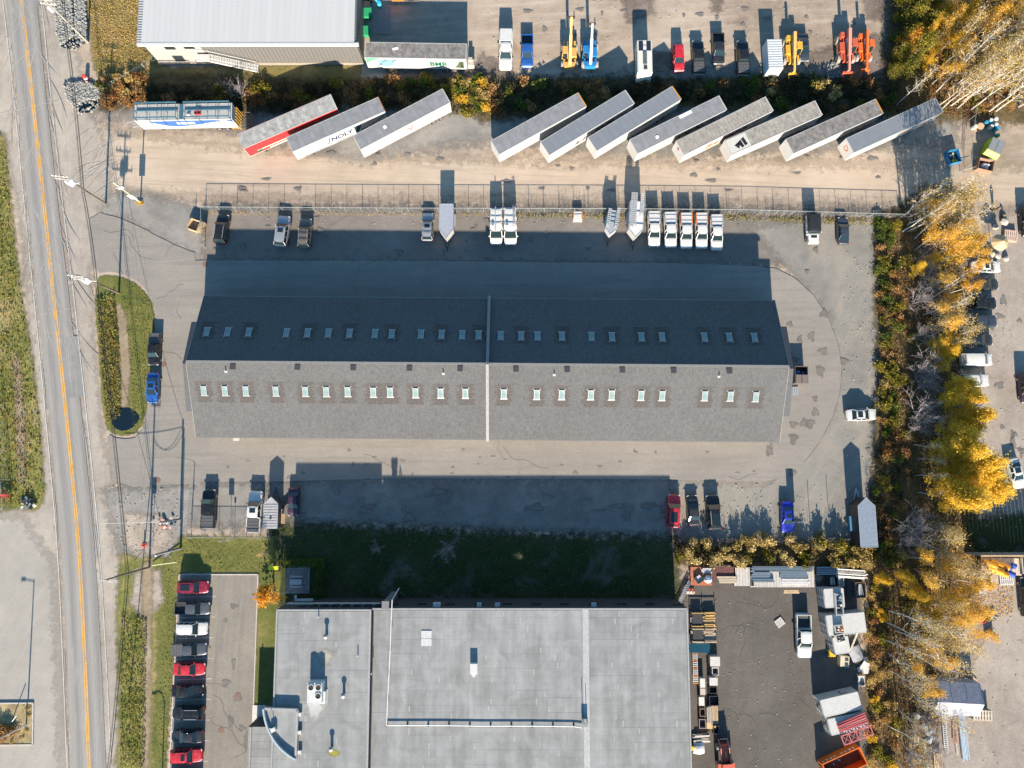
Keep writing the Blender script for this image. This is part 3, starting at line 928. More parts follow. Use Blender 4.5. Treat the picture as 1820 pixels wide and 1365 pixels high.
for s, lst in ((1, NX), (-1, SXY)):
    d, nn = slope_frame(s)
    Mx = Matrix(((1, 0, 0), tuple(d), tuple(nn))).transposed().to_4x4()
    for i, (px, py) in enumerate(lst):
        x, y = on_slope(s, px, py)
        base = Matrix.Translation(Vector((0, 0, HR)) + Vector((x, 0, 0)) + d * y) @ Mx
        o = link('skylight', kerb_me, mainb)
        o.matrix_local = base
        link('pane', pane_me, o)
        link('flashing', flash_me, o)
        link('flashing', flash_me, o).location = (0, -1.56, 0)
        # ragged patch: each course of new shingles ends where it ends
        if (s == -1 and i not in (4,)) or i % 2 == 0 or i > 18:
            pm = MB()
            for r_ in range(-9, 13):
                a = 1.05 + random.uniform(-.25, .35)
                c = 1.05 + random.uniform(-.25, .35)
                pm.box(((c - a) / 2, r_ * 0.145, 0.003), (a + c, 0.145, 0.012))
            p = pm.build('shingle_patch', m_shingle_new, mainb)
            p.matrix_local = base
vent_me = MB().box((0, 0, 0.16), (0.62, 0.62, 0.3)).box((0, 0, 0.34), (0.8, 0.8, 0.06)).mesh('roof_vent', plain('vent_black', (0.05, 0.05, 0.055), 0.5))
for px, py in [(414, 644), (529, 644.5), (628, 645.5), (728, 646.5), (818, 647.5), (917, 649), (1008, 650), (1106, 651), (1197, 652), (1296, 653)]:
    x, y = on_slope(-1, px, py)
    o = link('roof_vent', vent_me, mainb)
    d, nn = slope_frame(-1)
    o.location = Vector((0, 0, HR)) + Vector((x, 0, 0)) + d * max(y, 0.75)
pipe_me = MB().tube((0, 0, -.1), (0, 0, 0.62), 0.075, n=8).box((0, 0, 0.02), (0.4, 0.4, 0.05)).mesh('vent_pipe', m_white_metal)
for px, py in [(402, 660), (788, 664), (985, 666), (1277.5, 669)]:
    x, y = on_slope(-1, px, py)
    o = link('vent_pipe', pipe_me, mainb)
    d, nn = slope_frame(-1)
    o.location = Vector((0, 0, HR)) + Vector((x, 0, 0)) + d * y
# concrete pads along the south eave
MB().box((-hl + 4.2, -hw + 0.2, 0.12), (1.0, 1.2, 0.1)).build('door_pad', m_kerb, mainb)

# --- the white roofed steel hall in the north-west corner
SWc, SEc = W(250, 76, 6.2), W(632, 72, 6.2)
x0, x1 = SWc.x, SEc.x
ys = (SWc.y + SEc.y) / 2
hall = thing('warehouse', 'white roofed steel warehouse with grey ribbed south wall and outside stair', 'building', ((x0 + x1) / 2, ys, 0))
hx = (x1 - x0) / 2
dep = 26.0
m_ribw = plain('ribbed_white', (0.66, 0.665, 0.66), 0.5, var=0.05)
m_ribg = plain('ribbed_grey', (0.125, 0.122, 0.117), 0.5, var=0.08)
m_ribd = plain('ribbed_dark', (0.12, 0.122, 0.126), 0.5, var=0.1)
split = -hx + 8.6
w0 = MB().box(((-hx + split) / 2, 0.15, 3.05), (split + hx, 0.3, 6.1))
w0.build('wall', plain('stucco_white', (0.27, 0.262, 0.25), 0.85, var=0.06), hall)
MB().box(((hx + split) / 2, 0.15, 3.05), (hx - split, 0.3, 6.1)).build('wall', m_ribg, hall)
MB().box((hx - 0.15, dep / 2, 3.05), (0.3, dep - 0.6, 6.1)).build('wall', m_ribd, hall)
MB().box((-hx + 0.15, dep / 2, 3.05), (0.3, dep - 0.6, 6.1)).build('wall', m_ribw, hall)
MB().box((0, dep - 0.15, 3.05), (2 * hx, 0.3, 6.1)).build('wall', m_ribw, hall)
MB().box((0, -0.12, 0.35), (2 * hx + 0.1, 0.24, 0.7)).build('plinth', plain('plinth_concrete', (0.24, 0.215, 0.18), 0.9), hall)
# cladding ribs are pieces of their own on the wall that faces the camera; deep roof pans likewise
rib_me = MB().box((0, 0, 0), (0.09, 0.07, 5.3)).mesh('cladding_rib', m_ribg)
for i in range(int((hx - split) / 0.62)):
    o = link('cladding_rib', rib_me, hall)
    o.location = (split + 0.4 + i * 0.62, -0.03, 3.4)
ribd_me = MB().box((0, 0, 0), (0.07, 0.09, 5.3)).mesh('cladding_rib', m_ribd)
for i in range(int(9 / 0.62)):
    o = link('cladding_rib', ribd_me, hall)
    o.location = (hx + 0.03, 0.5 + i * 0.62, 3.4)
pan = 0.92
npan = int(2 * hx / pan)
m_pan = plain('roof_pan_white', (0.45, 0.455, 0.455), 0.45, 0.0, var=0.03, rnd=0.03)
pan_me = MB().box((0, dep / 2 - 0.3, 0), (pan - 0.012, dep, 0.06)).box((pan / 2 - 0.02, dep / 2 - 0.3, 0.04), (0.05, dep, 0.025)).mesh('roof_panel', m_pan)
for i in range(npan):
    o = link('roof_panel', pan_me, hall)
    o.location = (-hx + pan * (i + 0.5), 0, 6.2)
MB().box((0, -0.42, 6.1), (2 * hx + 1.0, 0.42, 0.36)).build('fascia', m_white_metal, hall)
MB().box((-hx - 0.33, dep / 2 - 0.3, 6.08), (0.6, dep + 0.6, 0.24)).build('gutter', m_white_metal, hall)
teeth = MB()
for i in range(60):
    teeth.box((-hx - 0.3, -0.2 + i * 0.42, 6.24), (0.75, 0.13, 0.05))
teeth.build('snow_guard', m_grey_metal, hall)
for px, py in ((300, 83), (318, 103), (334, 82)):
    p = W(px, py, 4.0)
    lo = p.x - hall.location.x
    dr = (p - Vector((p.x, ys, 0))).y
    z = 6.1 - (py - 76) * 0.165
    lo = W(px, py, z).x - hall.location.x
    fr_ = MB()
    for dx, dz, a, c in ((0, .7, 1.6, .1), (0, -.7, 1.6, .1), (.75, 0, .1, 1.3), (-.75, 0, .1, 1.3), (0, 0, 1.4, .07)):
        fr_.box((lo + dx, -0.03, z + dz), (a, .12, c))
    o = fr_.build('window', m_dark, hall)
    MB().box((lo, -0.012, z), (1.4, .06, 1.3)).build('pane', glass_m, o)
# outside stair along the south wall, with landing, handrails and brackets
st = MB()
xs0, zs0, xs1, zs1 = split - 0.2, 3.3, split + 7.6, 0.2
for i in range(18):
    t = (i + 0.5) / 18
    st.box((xs0 + 1.3 + (xs1 - xs0 - 1.3) * t, -0.95, zs0 + (zs1 - zs0) * t), (0.36, 1.1, 0.05))
st.box((xs0 + 0.1, -0.95, 3.35), (2.2, 1.2, 0.08))
stair = st.build('stair', m_white_metal, hall)
hr = MB()
for yy in (-0.4, -1.52):
    hr.bar((xs0 + 1.2, yy, zs0 + 1.0), (xs1, yy, zs1 + 1.0), 0.06)
    hr.bar((xs0 + 1.2, yy, zs0 - 0.05), (xs1, yy, zs1 - 0.05), 0.07, 0.24)
    hr.bar((xs0 - 1.0, yy, zs0 + 1.0), (xs0 + 1.2, yy, zs0 + 1.0), 0.06)
    for i in range(26):
        t = i / 25
        x = xs0 + 1.2 + (xs1 - xs0 - 1.2) * t
        z = zs0 + (zs1 - zs0) * t
        hr.bar((x, yy, z), (x, yy, z + 1.0), 0.035)
hr.build('handrail', m_white_metal, stair)
br_ = MB()
for x in (xs0 - 0.8, xs0 + 1.0):
    br_.bar((x, -1.5, 3.3), (x, -0.1, 0.3), 0.1)
br_.build('bracket', m_white_metal, stair)

# --- the flat roofed building to the south
m_memb, nt, b = newmat('roof_membrane')
pz = pos(nt)
f1 = noise(nt, mapped(nt, pz, (.55, .06, 1)), 1.0, 5, .65)
f2 = noise(nt, mapped(nt, pz, (.9, .9, 1)), .35, 5, .65, .8)
f3 = noise(nt, mapped(nt, pz, (1.6, .35, 1)), 1.0, 3, .6)
kk = math_n(nt, 'ADD', math_n(nt, 'MULTIPLY', f1, .5), math_n(nt, 'MULTIPLY', f2, .5))
cc = ramp(nt, kk, [(.38, (.175, .178, .176)), (.5, (.23, .235, .235)), (.62, (.29, .296, .295))])
cc = mixc(nt, ramp(nt, f3, [(.6, 0.0), (.75, .3)]), cc, (.33, .335, .33))
oi = N(nt, 'ShaderNodeObjectInfo')
cc = mixc(nt, 1.0, cc, ramp(nt, oi.outputs['Random'], [(0, .94), (1, 1.0)]), 'MULTIPLY')
nt.links.new(cc, b.inputs['Base Color'])
b.inputs['Roughness'].default_value = .8
m_wall_d = plain('wall_charcoal', (0.045, 0.045, 0.05), 0.7)
m_wall_l = plain('wall_pale', (0.42, 0.43, 0.42), 0.8)
fs = thing('workshop_building', 'flat grey membrane roofed workshop with rooftop units and curved canopy', 'building', (W(493, 1082, 8).x, -20.4, 0))
fx, fy = fs.location.x, fs.location.y
xm = W(661, 1083, 8.0).x - fx
xe = W(1222, 1090, 7.5).x - fx
dep2 = 30.0
HL, HRr = 8.3, 7.5
MB().box((xm / 2, -dep2 / 2, HL / 2 - 0.15), (xm - 0.02, dep2, HL - 0.3)).build('wall', m_wall_d, fs)
MB().box(((xm + xe) / 2, -dep2 / 2 - 0.01, HRr / 2 - 0.15), (xe - xm - 0.02, dep2, HRr - 0.3)).build('wall', m_wall_d, fs)
m_lapp = plain('membrane_patch', (.31, .315, .31), .8)
def membrane(x0, x1, y0, y1, z, row, seed):
    rr = random.Random(seed)
    y = y0
    while y > y1 + 0.05:
        hgt = min(row, y - y1)
        x = x0
        first = True
        while x < x1 - 0.02:
            L = rr.uniform(5.5, 11.5) if not first else rr.uniform(2.0, 9.0)
            first = False
            xe_ = min(x1, x + L)
            if x1 - xe_ < 1.0: xe_ = x1
            lift = rr.choice((0.0, 0.004, 0.008))
            o = MB().box(((x + xe_) / 2, y - hgt / 2, z + 0.02 + lift), (xe_ - x - 0.004, hgt - 0.006, 0.05)).build('membrane_sheet', m_memb, fs)
            if x > x0 + 1 and rr.random() < .7:
                MB().box((x, y - hgt / 2, z + 0.056), (rr.uniform(.1, .2), hgt * rr.uniform(.7, 1.0), 0.012)).build('lap_patch', m_lapp, fs)
            x = xe_
        y -= row
MB().box((xm / 2, -dep2 / 2, HL - 0.16), (xm - 0.3, dep2 - 0.3, 0.3)).build('roof_deck', plain('membrane_lap', (0.25, 0.255, 0.255), 0.85), fs)
MB().box(((xm + xe) / 2 + 0.05, -dep2 / 2, HRr - 0.16), (xe - xm - 0.3, dep2 - 0.3, 0.3)).build('roof_deck', MATS['membrane_lap'], fs)
membrane(0.25, xm - 0.25, -0.3, -26, HL - 0.01, 0.98, 3)
membrane(xm + 0.25, xm + 2.35, -0.3, -26, HRr - 0.01, 0.98, 5)
membrane(xm + 2.4, xm + 29.4, -0.3, -26, HRr - 0.01, 0.98, 6)
membrane(xm + 30.3, xe - 0.3, -0.3, -26, HRr - 0.01, 0.98, 7)
ex = MB().box((xm + 29.85, -13.2, HRr + 0.015), (0.85, 26.0, 0.09))
ex.build('expansion_joint', plain('joint_cap', (0.35, 0.36, 0.36), 0.6), fs)
pa = MB()
for x0_, x1_, z in ((0, xm, HL), (xm, xe, HRr)):
    pa.box(((x0_ + x1_) / 2, -0.1, z + 0.05), (x1_ - x0_ - 0.02, 0.22, 0.26))
pa.box((0.1, -dep2 / 2, HL + 0.05), (0.22, dep2 - 0.3, 0.26))
pa.box((xe - 0.1, -dep2 / 2, HRr + 0.05), (0.22, dep2 - 0.3, 0.26))
pa.box((xm - 0.12, -dep2 / 2, HL + 0.05), (0.24, dep2 - 0.4, 0.24))
pa.build('parapet', plain('parapet_metal', (0.30, 0.305, 0.31), 0.5), fs)
# stains: dried ponding around the drains
for (px, py, rx, ry, mm) in [(578, 1170, 1.7, 2.2, 'pond_silt'), (594, 1338, 1.4, 0.9, 'moss_yellow'), (560, 1260, 2.0, 3.2, 'pond_pale')]:
    cols = {'pond_silt': [(0.25, 0.235, 0.2), (0.34, 0.31, 0.26), (0.43, 0.40, 0.34)], 'moss_yellow': [(0.2, 0.19, 0.03), (0.3, 0.27, 0.05), (0.22, 0.2, 0.15)], 'pond_pale': [(0.33, 0.34, 0.335), (0.37, 0.38, 0.375), (0.42, 0.425, 0.42)]}[mm]
    mt = groundmat('roof_' + mm, cols, 0.6, 2.0, None, grain=0.2, fade=True, bmp=0)
    c = W(px, py, HL)
    pts = [(c.x - fx + rx * math.cos(a) * (1 + .2 * math.sin(3 * a)), c.y - fy + ry * math.sin(a) * (1 + .15 * math.cos(2 * a)), HL + 0.055) for a in [2 * math.pi * i / 20 for i in range(20)]]
    me = bpy.data.meshes.new('roof_stain')
    me.from_pydata(pts + [(c.x - fx, c.y - fy, HL + 0.055)], [], [(i, (i + 1) % 20, 20) for i in range(20)])
    at = me.attributes.new('fade', 'FLOAT', 'POINT')
    at.data.foreach_set('value', np.array([-0.25] * 20 + [1.3], np.float32))
    me.materials.append(mt)
    link('roof_stain', me, fs)
def roofbox(px, py, z, sx_, sy_, sz_, name, m, n_fan=0, cap=None):
    c = W(px, py, z + sz_)
    mb = MB().box((c.x - fx, c.y - fy, z + sz_ / 2), (sx_, sy_, sz_)).box((c.x - fx, c.y - fy, z + 0.06), (sx_ + 0.16, sy_ + 0.16, 0.12))
    o = mb.build(name, m, fs)
    for i in range(n_fan):
        q = MB()
        ox, oy = ((-0.5, .75), (.5, .75), (0.5, -.35))[i]
        q.lathe((c.x - fx + ox, c.y - fy + oy, z + sz_), [(0.44, 0), (0.44, 0.12), (0.36, 0.12), (0.34, 0.02)], 14)
        f = q.build('fan', m_white_metal, o)
        MB().lathe((c.x - fx + ox, c.y - fy + oy, z + sz_ + 0.03), [(0.33, 0), (0.33, 0.02)], 14).build('fan_grille', m_black, f)
    return o
roofbox(559, 1232, HL, 2.0, 2.6, 1.55, 'rooftop_unit', m_white_metal, 3)
roofbox(573, 1240, HL, 0.85, 1.6, 0.8, 'duct_box', m_white_metal)
for px, py, z in ((578.5, 1131, HL), (609.5, 1236, HL), (588, 1331, HL)):
    c = W(px, py, z + 0.7)
    MB().tube((c.x - fx, c.y - fy, z), (c.x - fx, c.y - fy, z + 0.75), 0.2, n=10).lathe((c.x - fx, c.y - fy, z + 0.75), [(0.33, 0), (0.33, 0.14), (0.1, 0.24)], 12).build('roof_vent', m_grey_metal, fs)
for px, py, z in ((565, 1097, HL), (635, 1166, HL), (660, 1198, HL)):
    c = W(px, py, z + 0.5)
    MB().tube((c.x - fx, c.y - fy, z), (c.x - fx, c.y - fy, z + 0.6), 0.08, n=8).build('vent_pipe', m_white_metal, fs)
c = W(758, 1134, HRr)
for dy in (0.5, -0.55):
    MB().box((c.x - fx, c.y - fy + dy, HRr + 0.07), (1.45, 1.0, 0.09)).build('roof_hatch', plain('hatch_pale', (0.47, 0.475, 0.48), 0.6), fs)
c = W(842, 1190, HRr + 0.8)
hv = MB().prism([(c.x - fx - .5, c.y - fy + .75), (c.x - fx + .5, c.y - fy + .75), (c.x - fx + .5, c.y - fy - .5), (c.x - fx, c.y - fy - 1.1), (c.x - fx - .5, c.y - fy - .5)], HRr, HRr + 0.85)
hv.build('exhaust_hood', m_white_metal, fs)
c = W(1040, 1285, HRr + 0.8)
MB().box((c.x - fx, c.y - fy, HRr + 0.4), (0.8, 1.0, 0.8)).tube((c.x - fx - .25, c.y - fy + .3, HRr + .8), (c.x - fx - .25, c.y - fy + .3, HRr + 2.3), 0.05, n=6).tube((c.x - fx + .25, c.y - fy + .3, HRr + .8), (c.x - fx + .25, c.y - fy + .3, HRr + 2.0), 0.05, n=6).build('gas_meter_unit', m_grey_metal, fs)
# the gas pipe on blocks across the roof
zp = HRr + 0.3
path = [W(x, y, zp) - Vector((fx, fy, 0)) for x, y in ((697, 1066), (695, 1110), (693, 1165), (691, 1205), (689, 1245), (687, 1289), (780, 1289), (860, 1290), (940, 1290), (1020, 1291), (1034, 1293))]
gp = MB().path(path, 0.075, 6).tube(path[0] + Vector((0.6, 1.2, -2.2)), path[0], 0.07, n=6)
gpo = gp.build('gas_pipe', plain('pipe_white', (0.66, 0.65, 0.62), 0.5), fs)
for p in [path[0].lerp(path[5], i / 5) for i in range(1, 6)] + [path[5].lerp(path[9], i / 9) for i in range(1, 10)]:
    MB().box((p.x, p.y, HRr + 0.14), (0.25, 0.35, 0.22)).build('pipe_block', m_dark, gpo)
# north face: pale band, windows, wall packs and the chimney
MB().box((7.0, 0.07, 4.6), (13.5, 0.12, 1.0)).build('wall_band', m_wall_l, fs)
for i in range(8):
    x = 3.0 + i * 1.55
    o = MB().box((x, 0.13, 6.2), (1.1, 0.1, 1.2)).build('window', m_dark, fs)
    MB().box((x, 0.155, 6.2), (0.95, 0.1, 1.05)).build('pane', glass_m, o)
for i in range(11):
    x = xm + 2.5 + i * 4.1
    o = MB().box((x, 0.05, 5.0), (1.4, 0.1, 0.9)).build('window', m_dark, fs)
    MB().box((x, 0.075, 5.0), (1.25, 0.1, 0.75)).build('pane', glass_m, o)
for px in (777, 852, 884, 1055):
    x = W(px, 1068, 6).x - fx
    MB().box((x, 0.25, 6.3), (0.7 if px != 777 else 1.0, 0.5, 0.3 if px != 777 else 1.0)).build('wall_light', m_white_metal, fs)
cx_ = W(686, 1055, 8).x - fx
MB().box((cx_, 0.55, 4.1), (0.8, 0.9, 8.2)).box((cx_, 0.55, 8.25), (1.0, 1.1, 0.2)).build('chimney', plain('chimney_grey', (0.17, 0.17, 0.175), 0.6), fs)
# the lower wing and the quarter-round entrance canopy on the west side
lw = [W(448, 1292, 4.2), W(532, 1292, 4.2)]
MB().box(((lw[0].x + lw[1].x) / 2 - fx - 0.3, lw[0].y - fy - 6, 2.05), (lw[1].x - lw[0].x + 0.5, 12, 4.1)).build('west_wing', m_wall_d, fs)
yy = lw[0].y - fy
for i in range(11):
    x0_ = lw[0].x - fx
    MB().box(((x0_ + lw[1].x - fx) / 2 - 0.3, yy - 0.5 - i, 4.13), (lw[1].x - lw[0].x + 0.5, 0.98, 0.08)).build('membrane_sheet', m_memb, fs)
MB().box((lw[0].x - fx - 0.1, yy - 6, 4.25), (0.2, 12, 0.3)).build('parapet', MATS['parapet_metal'], fs)
P0, P1, P2 = W(468, 1260, 9.0), W(528, 1262, 9.0), W(525, 1350, 9.0)
arc = []
for i in range(13):
    t = i / 12
    q = P0 * (1 - t) ** 2 + 2 * t * (1 - t) * W(474, 1322, 9.0) + P2 * t * t
    arc.append((q.x - fx, q.y - fy))
poly = arc + [(P1.x - fx, P1.y - fy)]
MB().prism(poly, 0.1, 8.6).build('entrance_tower', m_wall_d, fs)
MB().prism([(x * 0.985 + 0.015 * poly[-1][0], y * 0.985 + 0.015 * poly[-1][1]) for x, y in poly], 8.61, 8.68).build('tower_roof', m_memb, fs)
cp = MB()
for a, c_ in zip(arc[:-1], arc[1:]):
    cp.bar((a[0], a[1], 8.85), (c_[0], c_[1], 8.85), 0.22, 0.6)
cp.build('curved_parapet', plain('parapet_bluegrey', (0.36, 0.42, 0.45), 0.45), fs)
cp = MB().bar((arc[-1][0], arc[-1][1], 8.75), (P1.x - fx, P1.y - fy, 8.75), 0.3, 0.5).bar((P1.x - fx, P1.y - fy, 8.75), (arc[0][0], arc[0][1], 8.75), 0.3, 0.5)
cp.build('parapet', MATS['parapet_metal'], fs)
c = W(485, 1298, 9.2)
MB().box((c.x - fx, c.y - fy, 8.95), (0.7, 0.5, 0.55), R(30)).tube((c.x - fx, c.y - fy, 8.7), (c.x - fx - 0.3, c.y - fy + 0.5, 10.0), 0.05).build('roof_bracket', m_white_metal, fs)
for py in (1268, 1300, 1335):
    c = W(534, py, HL)
    MB().box((c.x - fx, c.y - fy, HL + 0.25), (0.5, 0.45, 0.5)).build('parapet_brace', m_white_metal, fs)
for px, py in ((493, 1358),):
    c = W(px, py, 4.2)
    MB().lathe((c.x - fx, c.y - fy, 4.17), [(0.5, 0), (0.35, 0.25), (0.1, 0.3)], 10).build('roof_drain', m_wall_l, fs)
# entrance slab
MB().box((W(461, 1268).x - fx, W(461, 1268).y - fy, 0.1), (2.0, 2.4, 0.12)).build('entrance_slab', plain('slab_pale', (0.56, 0.54, 0.49), 0.85), fs)

# --- the paved sitting corner beside it, with its hedge
pat = tag(MB().box((W(530, 1030).x, W(530, 1030).y, 0.05), (3.6, 4.2, 0.1)).build('patio', plain('patio_bed', (0.1, 0.1, 0.1), 0.9)), kind='structure')
pv = MB().box((0, 0, 0.05), (0.42, 0.42, 0.1)).mesh('paver', plain('paver_grey', (0.25, 0.25, 0.255), 0.85, rnd=0.2))
for i in range(8):
    for j in range(9):
        o = link('paver', pv, pat)
        o.location = (W(530, 1030).x - 1.55 + i * 0.445, W(530, 1030).y - 1.8 + j * 0.445, 0.06 + random.uniform(0, .012))
pt = thing('picnic_table', 'pale picnic table standing on the square paved patio', 'table', W(528, 1033, .16), 0)
MB().box((0, 0, 0.74), (1.8, 0.8, 0.06)).build('tabletop', m_wall_l, pt)
for sy_ in (-0.75, 0.75):
    MB().box((0, sy_, 0.43), (1.8, 0.3, 0.05)).build('bench', m_wall_l, pt)
for sx_ in (-.7, .7):
    MB().bar((sx_, -.75, 0), (sx_, .3, .72), .07).bar((sx_, .75, 0), (sx_, -.3, .72), .07).build('leg', m_dark, pt)
# small fire-door porch: pale board and stair top
MB().box((2.6, .5, 4.2), (2.6, .3, .3)).box((1.35, .9, 4.2), (.3, .5, .3)).build('entry_beam', m_wall_l, fs)
# ================================================================ VEHICLES
P_COL = {
    'white': carpaint('paint_white', (0.56, 0.56, 0.545)), 'black': carpaint('paint_black', (0.010, 0.010, 0.012), 0.0, 0.2),
    'silver': carpaint('paint_silver', (0.42, 0.43, 0.45), 0.55), 'taupe': carpaint('paint_taupe', (0.17, 0.145, 0.12), 0.4),
    'blue': carpaint('paint_blue', (0.012, 0.10, 0.36), 0.25), 'royal': carpaint('paint_royal', (0.01, 0.03, 0.42), 0.25),
    'red': carpaint('paint_red', (0.45, 0.012, 0.025)), 'wine': carpaint('paint_wine', (0.26, 0.010, 0.04), 0.3),
    'grey': carpaint('paint_grey', (0.11, 0.12, 0.135), 0.5), 'dark': carpaint('paint_dark', (0.028, 0.03, 0.036), 0.3),
    'slate': carpaint('paint_slate', (0.05, 0.065, 0.085), 0.4), 'plum': carpaint('paint_plum', (0.055, 0.03, 0.055), 0.3),
}
m_glass, nt, b = newmat('car_glass')
b.inputs['Base Color'].default_value = (0.012, 0.024, 0.028, 1)
b.inputs['Roughness'].default_value = 0.05
b.inputs['Specular IOR Level'].default_value = 0.7
m_tyre = plain('tyre_rubber', (0.02, 0.02, 0.021), 0.85)
m_rim = plain('wheel_rim', (0.38, 0.38, 0.39), 0.35, 0.7)
m_lamp = plain('headlight_clear', (0.6, 0.62, 0.62), 0.1)
m_tail = plain('taillight_red', (0.35, 0.01, 0.01), 0.25)
m_liner = plain('bed_liner', (0.035, 0.035, 0.037), 0.7)
m_tonneau = plain('tonneau_vinyl', (0.085, 0.087, 0.092), 0.6)
m_trim = plain('trim_black', (0.02, 0.02, 0.022), 0.5)
m_orange = plain('orange_paint', (0.62, 0.16, 0.015), 0.45)
m_alu = plain('aluminium', (0.58, 0.59, 0.60), 0.4, 0.6, var=0.08)
tyre_me = MB().tube((-0.12, 0, 0), (0.12, 0, 0), 0.34, n=14).mesh('wheel', m_tyre)
rim_me = MB().tube((-0.128, 0, 0), (0.128, 0, 0), 0.21, n=10).mesh('rim', m_rim)
def ring(y, hw, zb, zs, zt):
    half = [(hw * .88, zb), (hw, zb + .16), (hw, zs - .14), (hw * .965, zs - .03), (hw * .86, zs + (zt - zs) * .45), (hw * .45, zt)]
    r_ = [(x, y, z) for x, z in half]
    return r_ + [(-x, y, z) for x, z in half[::-1]]
SPEC = {
    # L, hw, stations of the lower body (y, half width, bottom, shoulder, top), belt z, roof z, cabin (rear base, rear top, front top, front base), half width at belt/top
    'sedan': dict(L=4.7, body=[(-2.35, .70, .38, .80, .83), (-2.18, .86, .26, .93, .97), (-1.5, .91, .2, .99, 1.03), (0, .92, .2, .97, 1.0), (1.0, .92, .2, .95, .99), (1.75, .89, .22, .84, .90), (2.2, .80, .26, .68, .74), (2.36, .62, .36, .55, .58)],
                  belt=.96, roof=1.45, cab=(-1.62, -.95, .28, 1.08), hb=.84, ht=.63),
    'suv': dict(L=4.7, body=[(-2.33, .76, .42, .98, 1.0), (-2.2, .90, .3, 1.04, 1.06), (-1.4, .94, .24, 1.06, 1.09), (0, .95, .24, 1.05, 1.08), (.95, .95, .24, 1.03, 1.08), (1.7, .93, .26, .96, 1.03), (2.18, .85, .3, .82, .88), (2.35, .68, .4, .66, .70)],
                belt=1.05, roof=1.72, cab=(-2.2, -1.85, .38, 1.05), hb=.88, ht=.70),
    'jeep': dict(L=4.3, body=[(-2.1, .84, .5, 1.08, 1.1), (-2.0, .90, .4, 1.12, 1.14), (0, .92, .4, 1.12, 1.14), (.75, .90, .4, 1.12, 1.15), (.85, .80, .4, 1.12, 1.17), (1.9, .74, .45, 1.06, 1.12), (2.1, .72, .5, .95, .98)],
                 belt=1.12, roof=1.86, cab=(-2.02, -1.95, .45, .75), hb=.86, ht=.78),
    'van': dict(L=5.6, body=[(-2.8, .90, .45, 1.18, 1.2), (-2.7, .98, .35, 1.2, 1.22), (0, 1.0, .3, 1.2, 1.22), (1.4, 1.0, .3, 1.18, 1.22), (2.2, .96, .32, 1.02, 1.10), (2.62, .88, .36, .86, .92), (2.8, .7, .45, .7, .74)],
                belt=1.18, roof=2.15, cab=(-2.72, -2.66, 1.05, 1.85), hb=.95, ht=.84),
    'minivan': dict(L=4.9, body=[(-2.45, .84, .42, 1.0, 1.02), (-2.35, .95, .3, 1.05, 1.08), (0, .97, .26, 1.05, 1.08), (1.2, .97, .26, 1.02, 1.07), (1.9, .93, .28, .92, 1.0), (2.3, .84, .32, .78, .84), (2.46, .66, .4, .62, .66)],
                 belt=1.05, roof=1.82, cab=(-2.36, -2.1, .65, 1.5), hb=.91, ht=.76),
    'pickup': dict(L=5.7, body=[(-.92, .94, .42, 1.1, 1.12), (-.9, .97, .35, 1.12, 1.14), (0, .98, .35, 1.12, 1.14), (1.3, .98, .35, 1.1, 1.15), (2.3, .96, .36, 1.04, 1.12), (2.68, .90, .4, .94, 1.0), (2.84, .76, .48, .8, .84)],
                   belt=1.12, roof=1.84, cab=(-.88, -.72, .72, 1.4), hb=.89, ht=.72),
}
def wheels(root, axles, hw, r=0.34, w=1.0):
    for y in axles:
        for s in (-1, 1):
            o = link('wheel', tyre_me, root)
            o.location = (s * (hw - 0.1), y, r)
            k = r / 0.34
            o.scale = (w, k, k)
            link('rim', rim_me, o)
